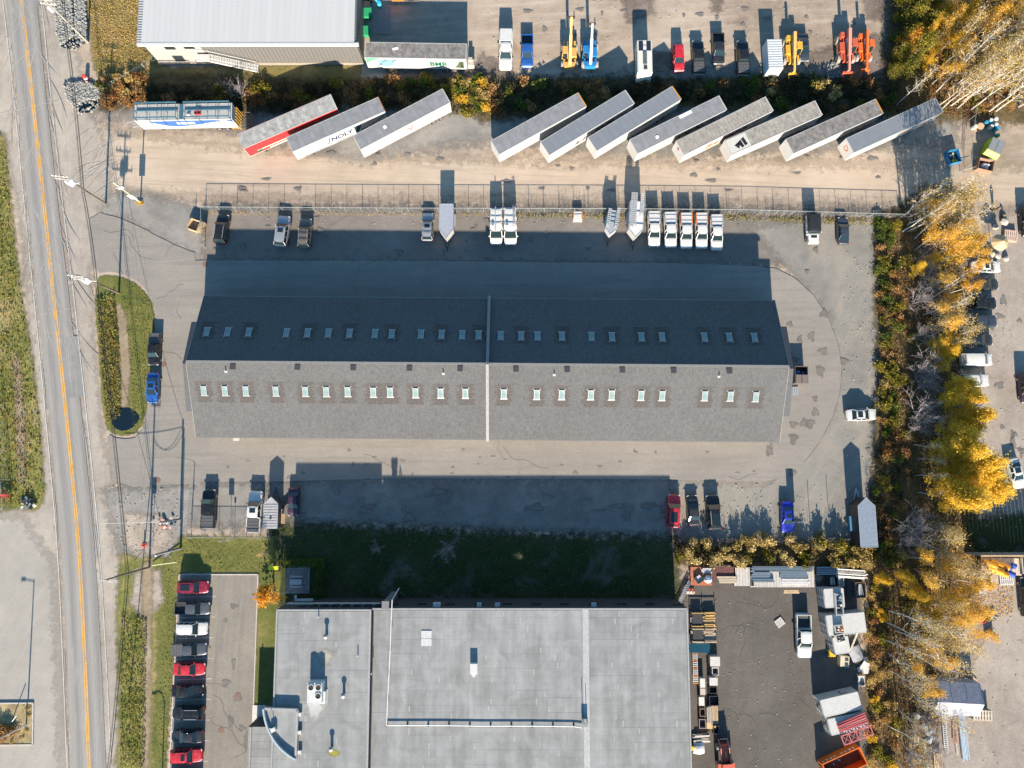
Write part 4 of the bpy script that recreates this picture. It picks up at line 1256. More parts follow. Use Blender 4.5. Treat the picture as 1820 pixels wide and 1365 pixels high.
def make_vehicle(kind, colour, opts=()):
    sp = SPEC[kind]
    P = P_COL[colour]
    root = thing({'sedan': 'parked_car', 'suv': 'parked_suv', 'jeep': 'parked_jeep', 'van': 'work_van', 'minivan': 'parked_minivan', 'pickup': 'pickup_truck'}[kind], '', '', (0, 0, -50))
    L, hb, ht = sp['L'], sp['hb'], sp['ht']
    body = MB().loft([ring(*s) for s in sp['body']])
    hw = max(s[1] for s in sp['body'])
    body.build('body', P, root, smooth=False)
    yb0, yt0, yt1, yb1 = sp['cab']
    zb, zr = sp['belt'], sp['roof']
    if 'panel' in opts:
        pass
    B = [Vector((s * hb, y, zb)) for y, s in ((yb0, -1), (yb0, 1), (yb1, 1), (yb1, -1))]
    T = [Vector((s * ht, y, zr - .04)) for y, s in ((yt0, -1), (yt0, 1), (yt1, 1), (yt1, -1))]
    side_m = P if 'panel' in opts else m_glass
    MB().add([B[3], B[2], T[2], T[3]], [(0, 1, 2, 3)][::1]).build('windshield', m_glass, root).data.flip_normals()
    MB().add([B[0], B[1], T[1], T[0]], [(0, 1, 2, 3)]).build('rear_window', m_glass if 'panel' not in opts else P, root)
    for a, c in ((1, 2), (3, 0)):
        MB().add([B[a], B[c], T[c], T[a]], [(0, 1, 2, 3)]).build('side_window', side_m, root)
    # pillars stand just proud of the glass; the roof panel is crowned and overlaps the glass
    pil = MB()
    for i in range(4):
        pil.bar(B[i] * 1.003, T[i] * 1.003, 0.1 if i < 2 else 0.07, 0.06)
    for s, a, c in ((1, 1, 2), (-1, 0, 3)):
        n_p = 3 if kind in ('van', 'minivan', 'suv') else 2
        for k in range(1, n_p):
            t = k / n_p + 0.04
            pil.bar(B[a].lerp(B[c], t) * 1.003, T[a].lerp(T[c], t) * 1.003, 0.09, 0.05)
    pil.build('pillar', m_trim if 'blacktop' in opts else P, root)
    rf = MB()
    rows = []
    ny = 7
    for i in range(ny + 1):
        t = i / ny
        y = yt0 - .06 + (yt1 - yt0 + .12) * t
        e = min(t, 1 - t) * ny
        dz = 0.0 if e >= 1 else -0.05 * (1 - e)
        hwid = (ht + .03) * (1 if e >= 1 else .9)
        rows.append([(hwid * q, y, zr + dz - 0.05 * abs(q) ** 2.5 + (0.04 if 'hightop' in opts else 0)) for q in (-1, -.86, -.45, 0, .45, .86, 1)])
    vs = [p for r_ in rows for p in r_]
    fs_ = [(i * 7 + j, i * 7 + j + 1, i * 7 + j + 8, i * 7 + j + 7) for i in range(ny) for j in range(6)]
    rf.add(vs, fs_)
    roof_m = m_trim if 'blacktop' in opts else P
    rf.build('roof', roof_m, root, smooth=True)
    if 'sunroof' in opts:
        MB().box((0, yt1 - .52, zr + .012), (.82, .62, .02)).build('sunroof', m_glass, root)
    if 'panorama' in opts:
        MB().box((0, (yt0 + yt1) / 2 - .1, zr + .012), (.9, (yt1 - yt0) * .62, .02)).build('sunroof', m_glass, root)
    if 'rails' in opts:
        for s in (-1, 1):
            MB().bar((s * (ht - .06), yt0 + .15, zr + .05), (s * (ht - .06), yt1 - .15, zr + .05), .05).build('roof_rail', m_alu if colour != 'black' else m_alu, root)
        if 'bars' in opts:
            for t in (.3, .7):
                y = yt0 + (yt1 - yt0) * t
                MB().bar((-ht, y, zr + .09), (ht, y, zr + .09), .06).build('roof_bar', m_trim, root)
    f = sp['body'][-2]
    r0 = sp['body'][1]
    for s in (-1, 1):
        MB().box((s * (f[1] - .16), f[0] + .03, f[3] - .04), (.3, .16, .12), R(-18 * s)).build('headlight', m_lamp, root)
        MB().box((s * (hb + .13), yb1 - .25, zb + .1), (.24, .12, .15)).build('mirror', P if colour != 'white' or kind != 'pickup' else m_trim, root)
        if kind != 'pickup':
            MB().box((s * (r0[1] - .12), sp['body'][0][0] + .06, r0[3] - .1), (.2, .1, .2)).build('taillight', m_tail, root)
    MB().box((0, sp['body'][-1][0] - .02, sp['body'][-1][3] - .06), (.95, .08, .16)).build('grille', m_trim, root)
    # shut lines of bonnet and boot: thin dark seams proud by a hair
    sm = MB()
    yh = yb1 + .1
    sm.bar((-hb * .8, yh, zb + .035), (hb * .8, yh, zb + .035), .02, .012)
    sm.build('wiper_cowl', m_trim, root)
    if kind == 'pickup':
        y0, y1 = -2.82, -.98
        bed = MB()
        bed.box((0, (y0 + y1) / 2, .62), (1.9, y1 - y0, .1))
        for s in (-1, 1):
            bed.box((s * .93, (y0 + y1) / 2, .78), (.13, y1 - y0, .72))
        bed.box((0, y0 + .04, .78), (1.73, .08, .70)).box((0, y1 - .03, .78), (1.73, .06, .70))
        bed.build('cargo_bed', P, root)
        for s in (-1, 1):
            MB().box((s * .9, y0 - .02, .95), (.16, .06, .28)).build('taillight', m_tail, root)
        MB().box((0, y0 - .1, .52), (1.8, .16, .16)).build('bumper', m_alu, root)
        if 'tonneau' in opts:
            tc = MB().box((0, (y0 + y1) / 2, 1.155), (1.72, y1 - y0 - .04, .05))
            t_o = tc.build('tonneau_cover', m_tonneau, root)
            for k in range(1, 4):
                MB().box((0, y0 + (y1 - y0) * k / 4, 1.185), (1.7, .03, .02)).build('seam', m_trim, t_o)
        elif 'cap' in opts or 'topper' in opts:
            zc = 1.80 if 'topper' in opts else 1.62
            cap = MB().loft([[(x, y, z) for x, z in ((-.93, 1.13), (.93, 1.13), (.90, zc - .08), (.80, zc), (-.80, zc), (-.90, zc - .08))] for y in (y0, y1)])
            c_o = cap.build('bed_cap', m_white_metal if colour == 'white' else P, root)
            if 'cap' in opts:
                for k in (.3, .72):
                    MB().box((0, y0 + (y1 - y0) * k, zc + .03), (1.66, .1, .06)).build('cap_bar', m_alu, c_o)
                for s in (-1, 1):
                    MB().box((s * .9, (y0 + y1) / 2, zc + .03), (.12, y1 - y0, .07)).build('cap_rail', m_orange if 'orange' in opts else m_alu, c_o)
                if 'orange' in opts:
                    for s in (-1, 1):
                        MB().box((s * .945, (y0 + y1) / 2, 1.38), (.02, y1 - y0 - .1, .42)).build('side_panel', m_orange, c_o)
        else:
            MB().box((0, (y0 + y1) / 2, .68), (1.72, y1 - y0 - .16, .03)).build('bed_liner', m_liner, root)
            if 'boards' in opts:
                MB().box((0, y0 + .35, .8), (1.3, .4, .16)).build('load', plain('wood_pale', (0.52, 0.40, 0.25), 0.8), root)
        wheels(root, (-1.85, 1.85), .98, .39)
    elif kind == 'van':
        wheels(root, (-1.75, 1.8), 1.0, .36)
        for t in (.12, .4, .68):
            y = yt0 + (yt1 - yt0) * t
            MB().bar((-.82, y, zr + .12), (.82, y, zr + .12), .07).build('roof_bar', m_alu, root)
        if 'ladder' in opts:
            lad = MB()
            for x in (-.78, -.42):
                lad.bar((x, yt0 - .3, zr + .2), (x, yt1 - .6, zr + .2), .05)
            for k in range(12):
                lad.bar((-.78, yt0 + k * .27, zr + .2), (-.42, yt0 + k * .27, zr + .2), .045)
            lad.build('roof_ladder', m_alu, root)
        else:
            MB().tube((.1, yt0 - .2, zr + .22), (.1, yt1 + .1, zr + .22), .07).build('roof_pipe', m_alu, root)
        MB().box((.52, -.1, zr + .1), (.36, .5, .2)).build('roof_ventilator', plain('vent_blue', (0.1, 0.2, 0.32), .4), root)
    else:
        wb = {'sedan': 1.38, 'suv': 1.38, 'jeep': 1.3, 'minivan': 1.5}[kind]
        wheels(root, (-wb, wb), hw, .36 if kind in ('suv', 'jeep') else .33)
        if kind == 'jeep':
            MB().tube((0, -2.28, 1.0), (0, -2.08, 1.0), .37, n=14).build('spare_wheel', m_tyre, root)
            MB().box((0, 1.15, 1.155), (.85, .4, .03)).build('hood_decal', m_trim, root)
    return root
VPROTO = {}
def vehicle(kind, colour, px, py, head, label, cat, group=None, opts=(), k=1.0):
    key = (kind, colour, tuple(opts))
    c = W(px, py, 0.9)
    loc = (c.x, c.y, G)
    rz = R(head)
    if key not in VPROTO:
        r = make_vehicle(kind, colour, opts)
        VPROTO[key] = r
        r.location = loc
        r.rotation_euler = (0, 0, rz)
        tag(r, label, cat, group)
    else:
        r = dup(VPROTO[key], loc, rz, label)
        if group: r['group'] = group
        r['category'] = cat
    r.scale = (k, k, k)
    return r
DN, UP, RT, LF = 180, 0, -90, 90
g_ = 'vehicles parked in the upper gravel yard'
vehicle('pickup', 'white', 899, 91, DN - 1, 'white pickup with a tall white bed topper beside the blue pickup', 'pickup truck', g_, ('topper',), 1.12)
vehicle('pickup', 'blue', 937, 91, DN, 'bright blue pickup with an open empty bed', 'pickup truck', g_, (), 0.98)
vehicle('suv', 'red', 1206, 103, DN + 1, 'red hatchback beside the flat topped white camper', 'car', g_, (), 0.96)
vehicle('pickup', 'black', 1241, 101, UP + 1, 'black pickup with grey bed cover parked next to the red hatchback', 'pickup truck', g_, ('tonneau',), 0.98)
vehicle('pickup', 'dark', 1277, 87, DN, 'dark pickup facing the other way between two black pickups', 'pickup truck', g_, (), 0.95)
vehicle('pickup', 'black', 1320, 102, UP, 'black pickup with grey bed cover beside the white cargo box', 'pickup truck', g_, ('tonneau',), 1.0)
vehicle('sedan', 'slate', 1428, 84, DN, 'slate blue sedan beside the yellow telehandler', 'car', g_, ('sunroof',))
g_ = 'vehicles parked along the chain link fence'
vehicle('suv', 'black', 394, 407, UP - 5, 'black suv at the west end of the chain link fence', 'car', g_, ('rails',), 1.02)
vehicle('suv', 'silver', 502, 411, UP - 6, 'silver suv with sunroof beside the taupe suv', 'car', g_, ('rails', 'sunroof'), 1.08)
vehicle('suv', 'taupe', 542, 415, UP - 2, 'taupe boxy suv with roof bars by the fence', 'car', g_, ('rails', 'bars'), 1.05)
vehicle('suv', 'silver', 760, 403, UP - 1, 'small silver suv with roof bars beside the grey cargo trailer', 'car', g_, ('rails', 'sunroof', 'bars'), 0.98)
vehicle('van', 'white', 882, 404, DN, 'white work van with a pipe on its roof rack', 'van', g_, ('panel',), 1.0)
vehicle('van', 'white', 907, 404, DN + 1, 'white work van with a ladder on its roof rack', 'van', g_, ('panel', 'ladder'), 1.02)
vehicle('jeep', 'white', 1444, 408, DN, 'white off-roader with a black soft top', 'car', g_, ('blacktop',), 1.1)
vehicle('sedan', 'slate', 1499, 410, UP - 2, 'dark blue grey sedan at the east end of the fence', 'car', g_, (), 0.95)
for i, (x, y, o, lab) in enumerate([(1162, 408, (), 'white capped pickup next to the trailer carrying long ladders'), (1191, 409.5, (), 'white capped pickup second from the long ladder trailer'),
                                    (1219, 411, ('orange',), 'white pickup with orange cap sides in the middle of the white five'), (1246, 411, ('orange', 'o2'), 'white pickup with orange cap sides fourth in the row of five'),
                                    (1273, 414, (), 'white capped pickup at the east end of the row of five')]):
    vehicle('pickup', 'white', x, y, DN + (0, 1, 0, 0, 0)[i], lab, 'pickup truck', 'row of white work pickups', ('cap',) + o, 0.98)
vehicle('pickup', 'black', 274, 621, DN, 'black pickup with bed cover beside the grass island', 'pickup truck', None, ('tonneau',), 0.88)
vehicle('sedan', 'blue', 271, 689, DN, 'bright blue sedan parked beside the grass island', 'car', None, ('sunroof',), 1.0)
g_ = 'vehicles in the lot south of the long building'
vehicle('pickup', 'black', 371, 904, UP, 'black pickup with folded bed cover inside the corner fence', 'pickup truck', g_, ('tonneau',), 1.02)
vehicle('pickup', 'white', 453, 909, UP - 2, 'white pickup with grey ribbed bed cover next to the garden shed', 'pickup truck', g_, ('tonneau', 'sunroof'), 1.08)
vehicle('sedan', 'plum', 521, 892, DN - 1, 'plum coloured hatchback parked in the shade beside the shed', 'car', g_, (), 0.92)
vehicle('suv', 'red', 1197, 908, UP - 4, 'bright red crossover with glass roof at the shadow edge', 'car', g_, ('panorama',), 1.06)
vehicle('sedan', 'dark', 1232, 907, UP + 3, 'dark grey hatchback between the red crossover and black suv', 'car', g_, (), 0.96)
vehicle('suv', 'black', 1268, 910, UP + 3, 'black suv with silver roof rails beside the dark hatchback', 'car', g_, ('rails', 'panorama'), 1.1)
vehicle('sedan', 'royal', 1400, 919, DN - 2, 'royal blue car alone in front of the golden hedge', 'car', g_, ('sunroof',), 1.0)
vehicle('sedan', 'white', 1531, 737, RT + 2, 'white sedan with black sunroof against the tree belt', 'car', None, ('panorama',), 1.0)
g_ = 'cars in the staff parking'
for x, y, kind, colr, head, op, lab, ct in [
    (343, 1043, 'suv', 'wine', RT, ('panorama',), 'wine red suv first in the staff parking by the lawn', 'car'),
    (342, 1081, 'pickup', 'grey', RT, (), 'grey pickup between the wine red suv and the white suv', 'pickup truck'),
    (341, 1117, 'suv', 'white', RT, (), 'white suv in the staff parking', 'car'),
    (336, 1154, 'pickup', 'grey', RT + 2, ('tonneau',), 'grey pickup with ribbed bed cover next to the red sedan', 'pickup truck'),
    (336, 1189, 'sedan', 'red', RT, (), 'bright red sedan in the middle of the staff parking', 'car'),
    (333, 1228, 'sedan', 'black', RT, (), 'black sedan beside the bright red sedan', 'car'),
    (334, 1267, 'suv', 'black', LF, ('rails',), 'black suv with roof rails backed into the staff parking', 'car'),
    (332, 1309, 'sedan', 'dark', LF, (), 'charcoal sedan backed in beside the red crossover', 'car'),
    (331, 1343, 'suv', 'red', RT + 2, ('sunroof',), 'red crossover with sunroof at the south end of staff parking', 'car'),
    (328, 1384, 'suv', 'grey', RT, (), 'grey suv cut off by the bottom edge of staff parking', 'car')]:
    vehicle(kind, colr, x, y, head, lab, ct, g_, op, 0.92 if kind == 'pickup' else 0.99)
g_ = 'cars in the yard behind the tree belt'
for x, y, kind, colr, head, op, lab, k in [
    (1753, 474, 'sedan', 'white', RT, ('sunroof', 'rear'), 'white sedan with dark glass under yellow branches', 1.0),
    (1749, 505, 'sedan', 'dark', RT, (), 'dark car half hidden under orange leaves', 1.0),
    (1738, 539, 'pickup', 'black', RT, (), 'black pickup behind bare branches in the east yard', 1.0),
    (1739, 571, 'pickup', 'slate', RT, (), 'slate pickup below the black pickup in the east yard', 1.0),
    (1738, 604, 'sedan', 'dark', RT, ('sunroof',), 'dark sedan between the slate pickup and the white minivan', 1.02),
    (1736, 639, 'minivan', 'white', RT, ('panel',), 'white windowless minivan in the east yard', 1.0),
    (1731, 676, 'suv', 'white', RT, ('rails',), 'white suv below the white minivan', 1.0),
    (1724, 710, 'sedan', 'blue', RT, (), 'blue car almost covered by yellow leaves', 0.98),
    (1806, 841, 'sedan', 'white', DN + 12, ('panorama',), 'white coupe parked aslant in the east yard', 1.0),
    (1824, 690, 'suv', 'plum', DN, (), 'dark suv cut off by the east edge of the picture', 1.0),
    (1826, 395, 'suv', 'black', DN, ('rails',), 'black suv half out of the picture near the boulders', 1.0),
    (1826, 1060, 'pickup', 'black', UP, (), 'black pickup half out of the picture by the orange pipes', 1.0)]:
    vehicle(kind, colr, x, y, head, lab, 'car' if kind != 'pickup' else 'pickup truck', g_, op, k)
vehicle('pickup', 'white', 1428, 1130, DN - 1, 'white pickup with lumber in its open bed in the storage yard', 'pickup truck', None, ('boards',), 1.1)

# ---------------------------------------------------------------- box trailers
m_tr_white = plain('trailer_white', (0.43, 0.43, 0.42), 0.4, var=0.05, scale=0.8)
m_roof_g = plain('trailer_roof_grey', (0.265, 0.265, 0.27), 0.5, 0.2, var=0.14, scale=1.1)
m_roof_b = plain('trailer_roof_bluish', (0.25, 0.265, 0.285), 0.4, 0.3, var=0.06, scale=0.8)
m_roof_t = plain('trailer_roof_dusty', (0.30, 0.278, 0.243), 0.75, var=0.32, scale=1.4)
m_roof_d = plain('trailer_roof_dirty', (0.20, 0.186, 0.175), 0.75, var=0.36, scale=1.3)
m_roof_p = plain('trailer_roof_pale', (0.34, 0.335, 0.315), 0.7, var=0.3, scale=1.2)
m_tr_red = plain('trailer_red', (0.36, 0.026, 0.03), 0.4, var=0.08)
m_text_k = plain('print_black', (0.02, 0.02, 0.025), .7, spec=.1)
m_text_n = plain('print_navy', (0.02, 0.035, 0.09), .7, spec=.1)
m_text_g = plain('print_green', (0.0, 0.10, 0.05), .7, spec=.1)
m_text_r = plain('print_red', (0.25, 0.015, 0.012), .7, spec=.1)
m_text_o = plain('print_orange', (0.42, 0.12, 0.02), .7, spec=.1)
m_text_w = plain('print_white', (0.75, 0.75, 0.73), .7, spec=.1)
m_text_b = plain('print_teal', (0.01, 0.07, 0.12), .7, spec=.1)
m_rear = plain('rear_frame_orange', (0.55, 0.25, 0.03), 0.5)
rib_cache = {}
def box_trailer(A, B, C, D, label, roof_m, side_m=None, rear_m=None, ribs=14, front_bevel=0.0, tag_roof=None):
    """corners of the roof seen in the picture: A, B at the nose (A north), C, D at the tail"""
    side_m = side_m or m_tr_white
    zt, zb = 4.1, 1.15
    a, b_, c, d = (W(*p, zt) for p in (A, B, C, D))
    nose, tail = (a + b_) / 2, (c + d) / 2
    dr = (nose - tail)
    L = 16.0
    mid = (nose + tail) / 2
    rz = math.atan2(dr.y, dr.x) - math.pi / 2
    t = thing('box_trailer', label, 'trailer', (mid.x, mid.y, G), rz, 'box trailers parked slantwise in the upper yard')
    hw, hl_ = 1.28, dr.length / 2
    zt -= G; zb -= G
    for s in (-1, 1):
        MB().box((s * (hw - .03), 0, (zt + zb) / 2), (.06, 2 * hl_ - .12, zt - zb)).build('side_panel', side_m, t)
        MB().box((s * (hw - .01), 0, zt - .06), (.07, 2 * hl_, .14)).build('top_rail', plain('rail_pale', (0.45, 0.45, 0.44), 0.4, 0.3), t)
        MB().box((s * (hw - .01), 0, zb + .05), (.07, 2 * hl_, .14)).build('bottom_rail', plain('rail_pale', (0.45, 0.45, 0.44), 0.4, 0.3), t)
    MB().box((0, hl_ - .04, (zt + zb) / 2), (2 * hw, .08, zt - zb)).build('front_panel', m_tr_white if side_m is m_tr_red else side_m, t)
    for s in (-1, 1):
        MB().box((s * hw / 2, -hl_ + .04, (zt + zb) / 2), (hw - .05, .06, zt - zb - .2)).build('rear_door', m_tr_white, t)
    MB().box((0, -hl_ + .02, zt - .05), (2 * hw + .02, .12, .16)).build('rear_frame', rear_m or m_tr_white, t)
    MB().box((0, 0, zt - .03), (2 * hw - .1, 2 * hl_ - .1, .04)).build('roof', roof_m, t)
    key = (roof_m.name, round(hl_, 2))
    if key not in rib_cache:
        rib_cache[key] = MB().box((0, 0, 0), (2 * hw - .16, .22, .035)).mesh('roof_bow', roof_m)
    for i in range(ribs):
        o = link('roof_bow', rib_cache[key], t)
        o.location = (0, -hl_ + .8 + (2 * hl_ - 1.6) * (i + .5) / ribs, zt - .008 + random.uniform(-.006, .008))
    ch = MB()
    for s in (-1, 1):
        ch.box((s * .5, -1.0, zb - .1), (.12, 2 * hl_ - 2.5, .2))
    ch.box((0, -hl_ + .15, .65), (2.2, .12, .12)).bar((-.6, -hl_ + .15, .65), (-.6, -hl_ + .15, zb), .1).bar((.6, -hl_ + .15, .65), (.6, -hl_ + .15, zb), .1)
    ch.build('chassis', m_dark, t)
    for s in (-1, 1):
        MB().bar((s * .8, hl_ - 2.6, .05), (s * .8, hl_ - 2.6, zb), .14).box((s * .8, hl_ - 2.6, .04), (.35, .35, .08)).build('landing_leg', m_dark, t)
    for y in (-hl_ + 2.0, -hl_ + 3.3):
        for s in (-1, 1):
            o = link('wheel', tyre_me, t)
            o.location = (s * .98, y, .5)
            o.scale = (2.2, 1.47, 1.47)
            link('rim', rim_me, o)
    t['_hl'] = hl_
    return t
def side_text(t, s, y_from_nose, z, w, h, m, shear=0.0):
    hl_ = t['_hl']
    return text(s, w, h, m, (-1.285, hl_ - y_from_nose, z), (0, -1, 0), (0, 0, 1), t, 'lettering', 0.012, shear)
def side_quad(t, pts, m, name='stripe', out=1.29):
    hl_ = t['_hl']
    n = len(pts)
    mb = MB()
    vs = [(-out, hl_ - y, z) for y, z in pts] + [(-out + .012, hl_ - y, z) for y, z in pts]
    mb.add(vs, [tuple(range(n)), tuple(range(2 * n - 1, n - 1, -1))] + [(i, n + i, n + (i + 1) % n, (i + 1) % n) for i in range(n)])
    return mb.build(name, m, t)
t1 = box_trailer((419.9, 239.4), (433.6, 263.6), (599.2, 192.9), (587, 166.9), 'red sided box trailer with pale dented roof', m_roof_p, m_tr_red, None, 10)
side_quad(t1, [(1.6, 1.75), (8.4, 1.75), (8.4, 2.0), (1.6, 2.0)], plain('stripe_cream', (0.62, 0.5, 0.38), .5))
side_quad(t1, [(1.3, 1.3), (2.1, 1.35), (2.6, 1.7), (2.3, 1.95), (1.5, 1.8)], m_text_g, 'emblem')
side_quad(t1, [(3.6, 1.25), (7.4, 1.25), (7.4, 1.42), (3.6, 1.42)], m_text_w, 'stripe')
t2 = box_trailer((509.1, 244.9), (518.8, 269), (684.6, 197.8), (672.1, 171.8), 'white box trailer lettered NOLY in navy', m_roof_g, None, plain('frame_rust', (0.3, 0.1, 0.05), .6))
side_text(t2, 'NOLY', 6.2, 1.95, 3.7, 1.15, m_text_n, 0.1)
side_text(t2, 'inc.', 11.2, 1.6, 1.1, 0.4, m_text_n)
side_quad(t2, [(5.4, 1.6), (5.6, 1.6), (6.2, 3.3), (6.05, 3.3)], m_text_b)
side_quad(t2, [(10.2, 1.5), (10.8, 1.5), (11.6, 3.3), (10.7, 3.3)], m_text_b)
side_quad(t2, [(11.0, 1.25), (15.6, 2.9), (15.6, 3.25), (13.0, 1.9), (11.0, 1.45)], m_text_b)
side_quad(t2, [(1.2, 1.2), (5.0, 1.2), (5.0, 1.3), (1.2, 1.3)], m_text_n)
side_quad(t2, [(6.8, 1.2), (9.6, 1.2), (9.6, 1.3), (6.8, 1.3)], m_text_n)
t3 = box_trailer((626.5, 242.7), (641, 264.2), (800.7, 181.3), (785.5, 158.2), 'white box trailer with a faded red V on its side', m_roof_g)
side_text(t3, 'V', 8.0, 1.7, 1.3, 1.5, plain('print_faded_red', (0.40, 0.19, 0.19), .7, spec=.1))
for i in range(3):
    side_quad(t3, [(11.3 + i * .9, 2.4), (12.0 + i * .9, 2.4), (12.0 + i * .9, 2.65), (11.3 + i * .9, 2.65)], MATS['print_faded_red'])
MB().box((0.1, 2.9, 4.05), (.5, .5, .05)).build('roof_patch', m_text_w, t3)
t4 = box_trailer((873.3, 250.6), (886, 274.2), (1042.5, 188.4), (1027.4, 164.8), 'plain white box trailer first of the eight with orange rear edge', m_roof_g, None, m_rear, 12)
t5 = box_trailer((959.7, 252.4), (976.6, 275.4), (1127.7, 183.5), (1111, 160), 'white box trailer with bluish roof and dark script lettering', m_roof_b)
side_text(t5, 'LI', 5.0, 1.75, 1.7, 0.8, m_text_k, .6)
side_quad(t5, [(8.0, 2.0), (12.4, 2.1), (12.4, 2.3), (8.0, 2.2)], m_text_k)
side_quad(t5, [(8.6, 2.45), (10.2, 2.45), (10.5, 2.85), (9.0, 2.8)], m_text_k)
side_quad(t5, [(10.7, 2.45), (12.0, 2.5), (12.4, 2.9), (11.0, 2.85)], m_text_k)
t6 = box_trailer((1045.1, 245.2), (1060, 267.5), (1211.3, 176.3), (1194.4, 152.7), 'plain white box trailer with bluish roof and orange rear edge', m_roof_b, None, m_rear)
side_quad(t6, [(8.8, 2.6), (10.6, 2.6), (10.6, 2.85), (8.8, 2.85)], m_text_r)
t7 = box_trailer((1118.8, 248.8), (1132.7, 272.4), (1291.8, 194.4), (1277.7, 170), 'white box trailer lettered IDEAL in black', m_roof_g)
side_text(t7, 'IDEAL', 7.1, 1.9, 5.2, 1.3, m_text_k, .3)
side_quad(t7, [(12.4, 3.1), (14.2, 3.2), (13.6, 2.0), (13.3, 2.0), (13.7, 2.95), (12.4, 2.9)], m_text_g, 'emblem')
MB().box((.95, -1.8, 4.06), (.5, 2.2, .05)).build('roof_patch', m_text_w, t7)
MB().lathe((-.3, 3.9, 4.02), [(.26, 0), (.26, .08)], 12).build('roof_cap', m_text_w, t7)
t8 = box_trailer((1201.8, 252.4), (1214.4, 274.2), (1374.6, 196.2), (1360, 172), 'box trailer with orange and red lettering and rippled dusty roof', m_roof_t, None, None, 26)
side_text(t8, 'Bra', 4.2, 1.75, 2.4, 1.2, m_text_o, .5)
side_text(t8, 'asso', 7.0, 1.8, 4.6, 1.15, m_text_r, .4)
side_quad(t8, [(13.0, 2.5), (14.0, 2.5), (14.2, 2.9), (13.2, 2.9)], m_text_r)
text('B', .5, .5, m_text_r, (.4, t8['_hl'] + .005, 3.2), (-1, 0, 0), (0, 0, 1), t8)
t9 = box_trailer((1288.2, 250), (1300.9, 273.6), (1461.9, 203.5), (1448.2, 179.3), 'white box trailer with a black slanted bars emblem on its roof', m_roof_t, None, None, 20)
hl9 = t9['_hl']
MB().box((0, hl9 - 1.75, 4.03), (2.3, 3.3, .03)).build('roof_wrap', plain('wrap_cream', (0.52, 0.51, 0.46), .6), t9)
for q in ([(.15, 1.0), (.95, 1.45), (.15, 1.9), (-.05, 1.5)], [(-.05, 1.55), (.9, 1.95), (.9, 2.35), (-.35, 2.25)], [(-.4, 2.35), (.8, 2.5), (.75, 3.0), (-.55, 2.85)]):
    MB().prism([(-x, hl9 - y) for x, y in q], 4.047, 4.06).build('emblem', m_text_k, t9)
t10 = box_trailer((1396.3, 248.8), (1409.6, 271.8), (1570.3, 200.4), (1555.8, 176.3), 'white box trailer with dirty grey brown roof and orange rear edge', m_roof_d, None, m_rear, 12)
t11 = box_trailer((1504.2, 246.4), (1516.3, 271.2), (1676.4, 199.2), (1662.5, 173.8), 'easternmost box trailer under tree shadows with orange ring on its nose', m_roof_b, None, None, 8)
hl_ = t11['_hl']
em = MB()
for i in range(14):
    a0, a1 = 2 * math.pi * i / 16 + .5, 2 * math.pi * (i + 1) / 16 + .5
    em.bar((.1 + .45 * math.cos(a0), hl_ + .012, 2.9 + .45 * math.sin(a0)), (.1 + .45 * math.cos(a1), hl_ + .012, 2.9 + .45 * math.sin(a1)), .02, .16)
em.build('emblem', m_text_o, t11)
for y0 in (9.4, 12.3):
    side_quad(t11, [(y0, 1.9), (y0 + 1.6, 1.9), (y0 + 1.9, 2.5), (y0 + .3, 2.5)], m_text_o)
t0b = box_trailer((648.4, 74.5), (648.4, 101.9), (829.7, 105.5), (827.7, 77.1), 'box trailer lettered BMR in green beside the white roofed warehouse', m_roof_d, None, None, 12)
t0b['group'] = 'box trailers beside the warehouse'
side_text(t0b, 'BMR', 10.2, 1.9, 2.8, 1.1, m_text_g)
side_quad(t0b, [(.1, 3.9), (2.6, 3.9), (1.2, 3.2), (.1, 2.4)], plain('print_mint', (0.12, 0.29, 0.20), .7, spec=.1), 'emblem')
side_quad(t0b, [(1.9, 3.3), (4.6, 3.6), (4.3, 1.9), (3.0, 1.5), (2.2, 1.9)], plain('print_sky', (0.16, 0.28, 0.34), .7, spec=.1), 'picture')
for y0, z0 in ((1.6, 1.7), (2.6, 2.8), (4.1, 2.9)):
    side_quad(t0b, [(y0, z0), (y0 + .7, z0 + .55), (y0 + .2, z0 + .95), (y0 + .4, z0 + .95), (y0 + .95, z0 + .5), (y0 + .1, z0 - .1)], m_text_b, 'bird')
side_quad(t0b, [(14.1, 1.5), (15.6, 1.4), (15.6, 3.2), (14.9, 3.3), (14.6, 2.4)], plain('print_olive', (0.08, 0.10, 0.05), .7, spec=.1), 'picture')
side_quad(t0b, [(15.0, 1.5), (15.5, 1.5), (15.4, 3.2), (15.1, 3.0)], m_text_b, 'picture')
MB().box((.25, 3.2, 4.05), (.35, .9, .05), R(12)).build('roof_patch', m_text_w, t0b)
MB().box((-.1, -t0b['_hl'] - .6, .6), (1.0, 1.0, 1.1)).box((.3, -t0b['_hl'] - .5, 1.3), (.5, .6, .4)).build('tail_step', plain('step_concrete', (0.45, 0.4, 0.34), .9), t0b)

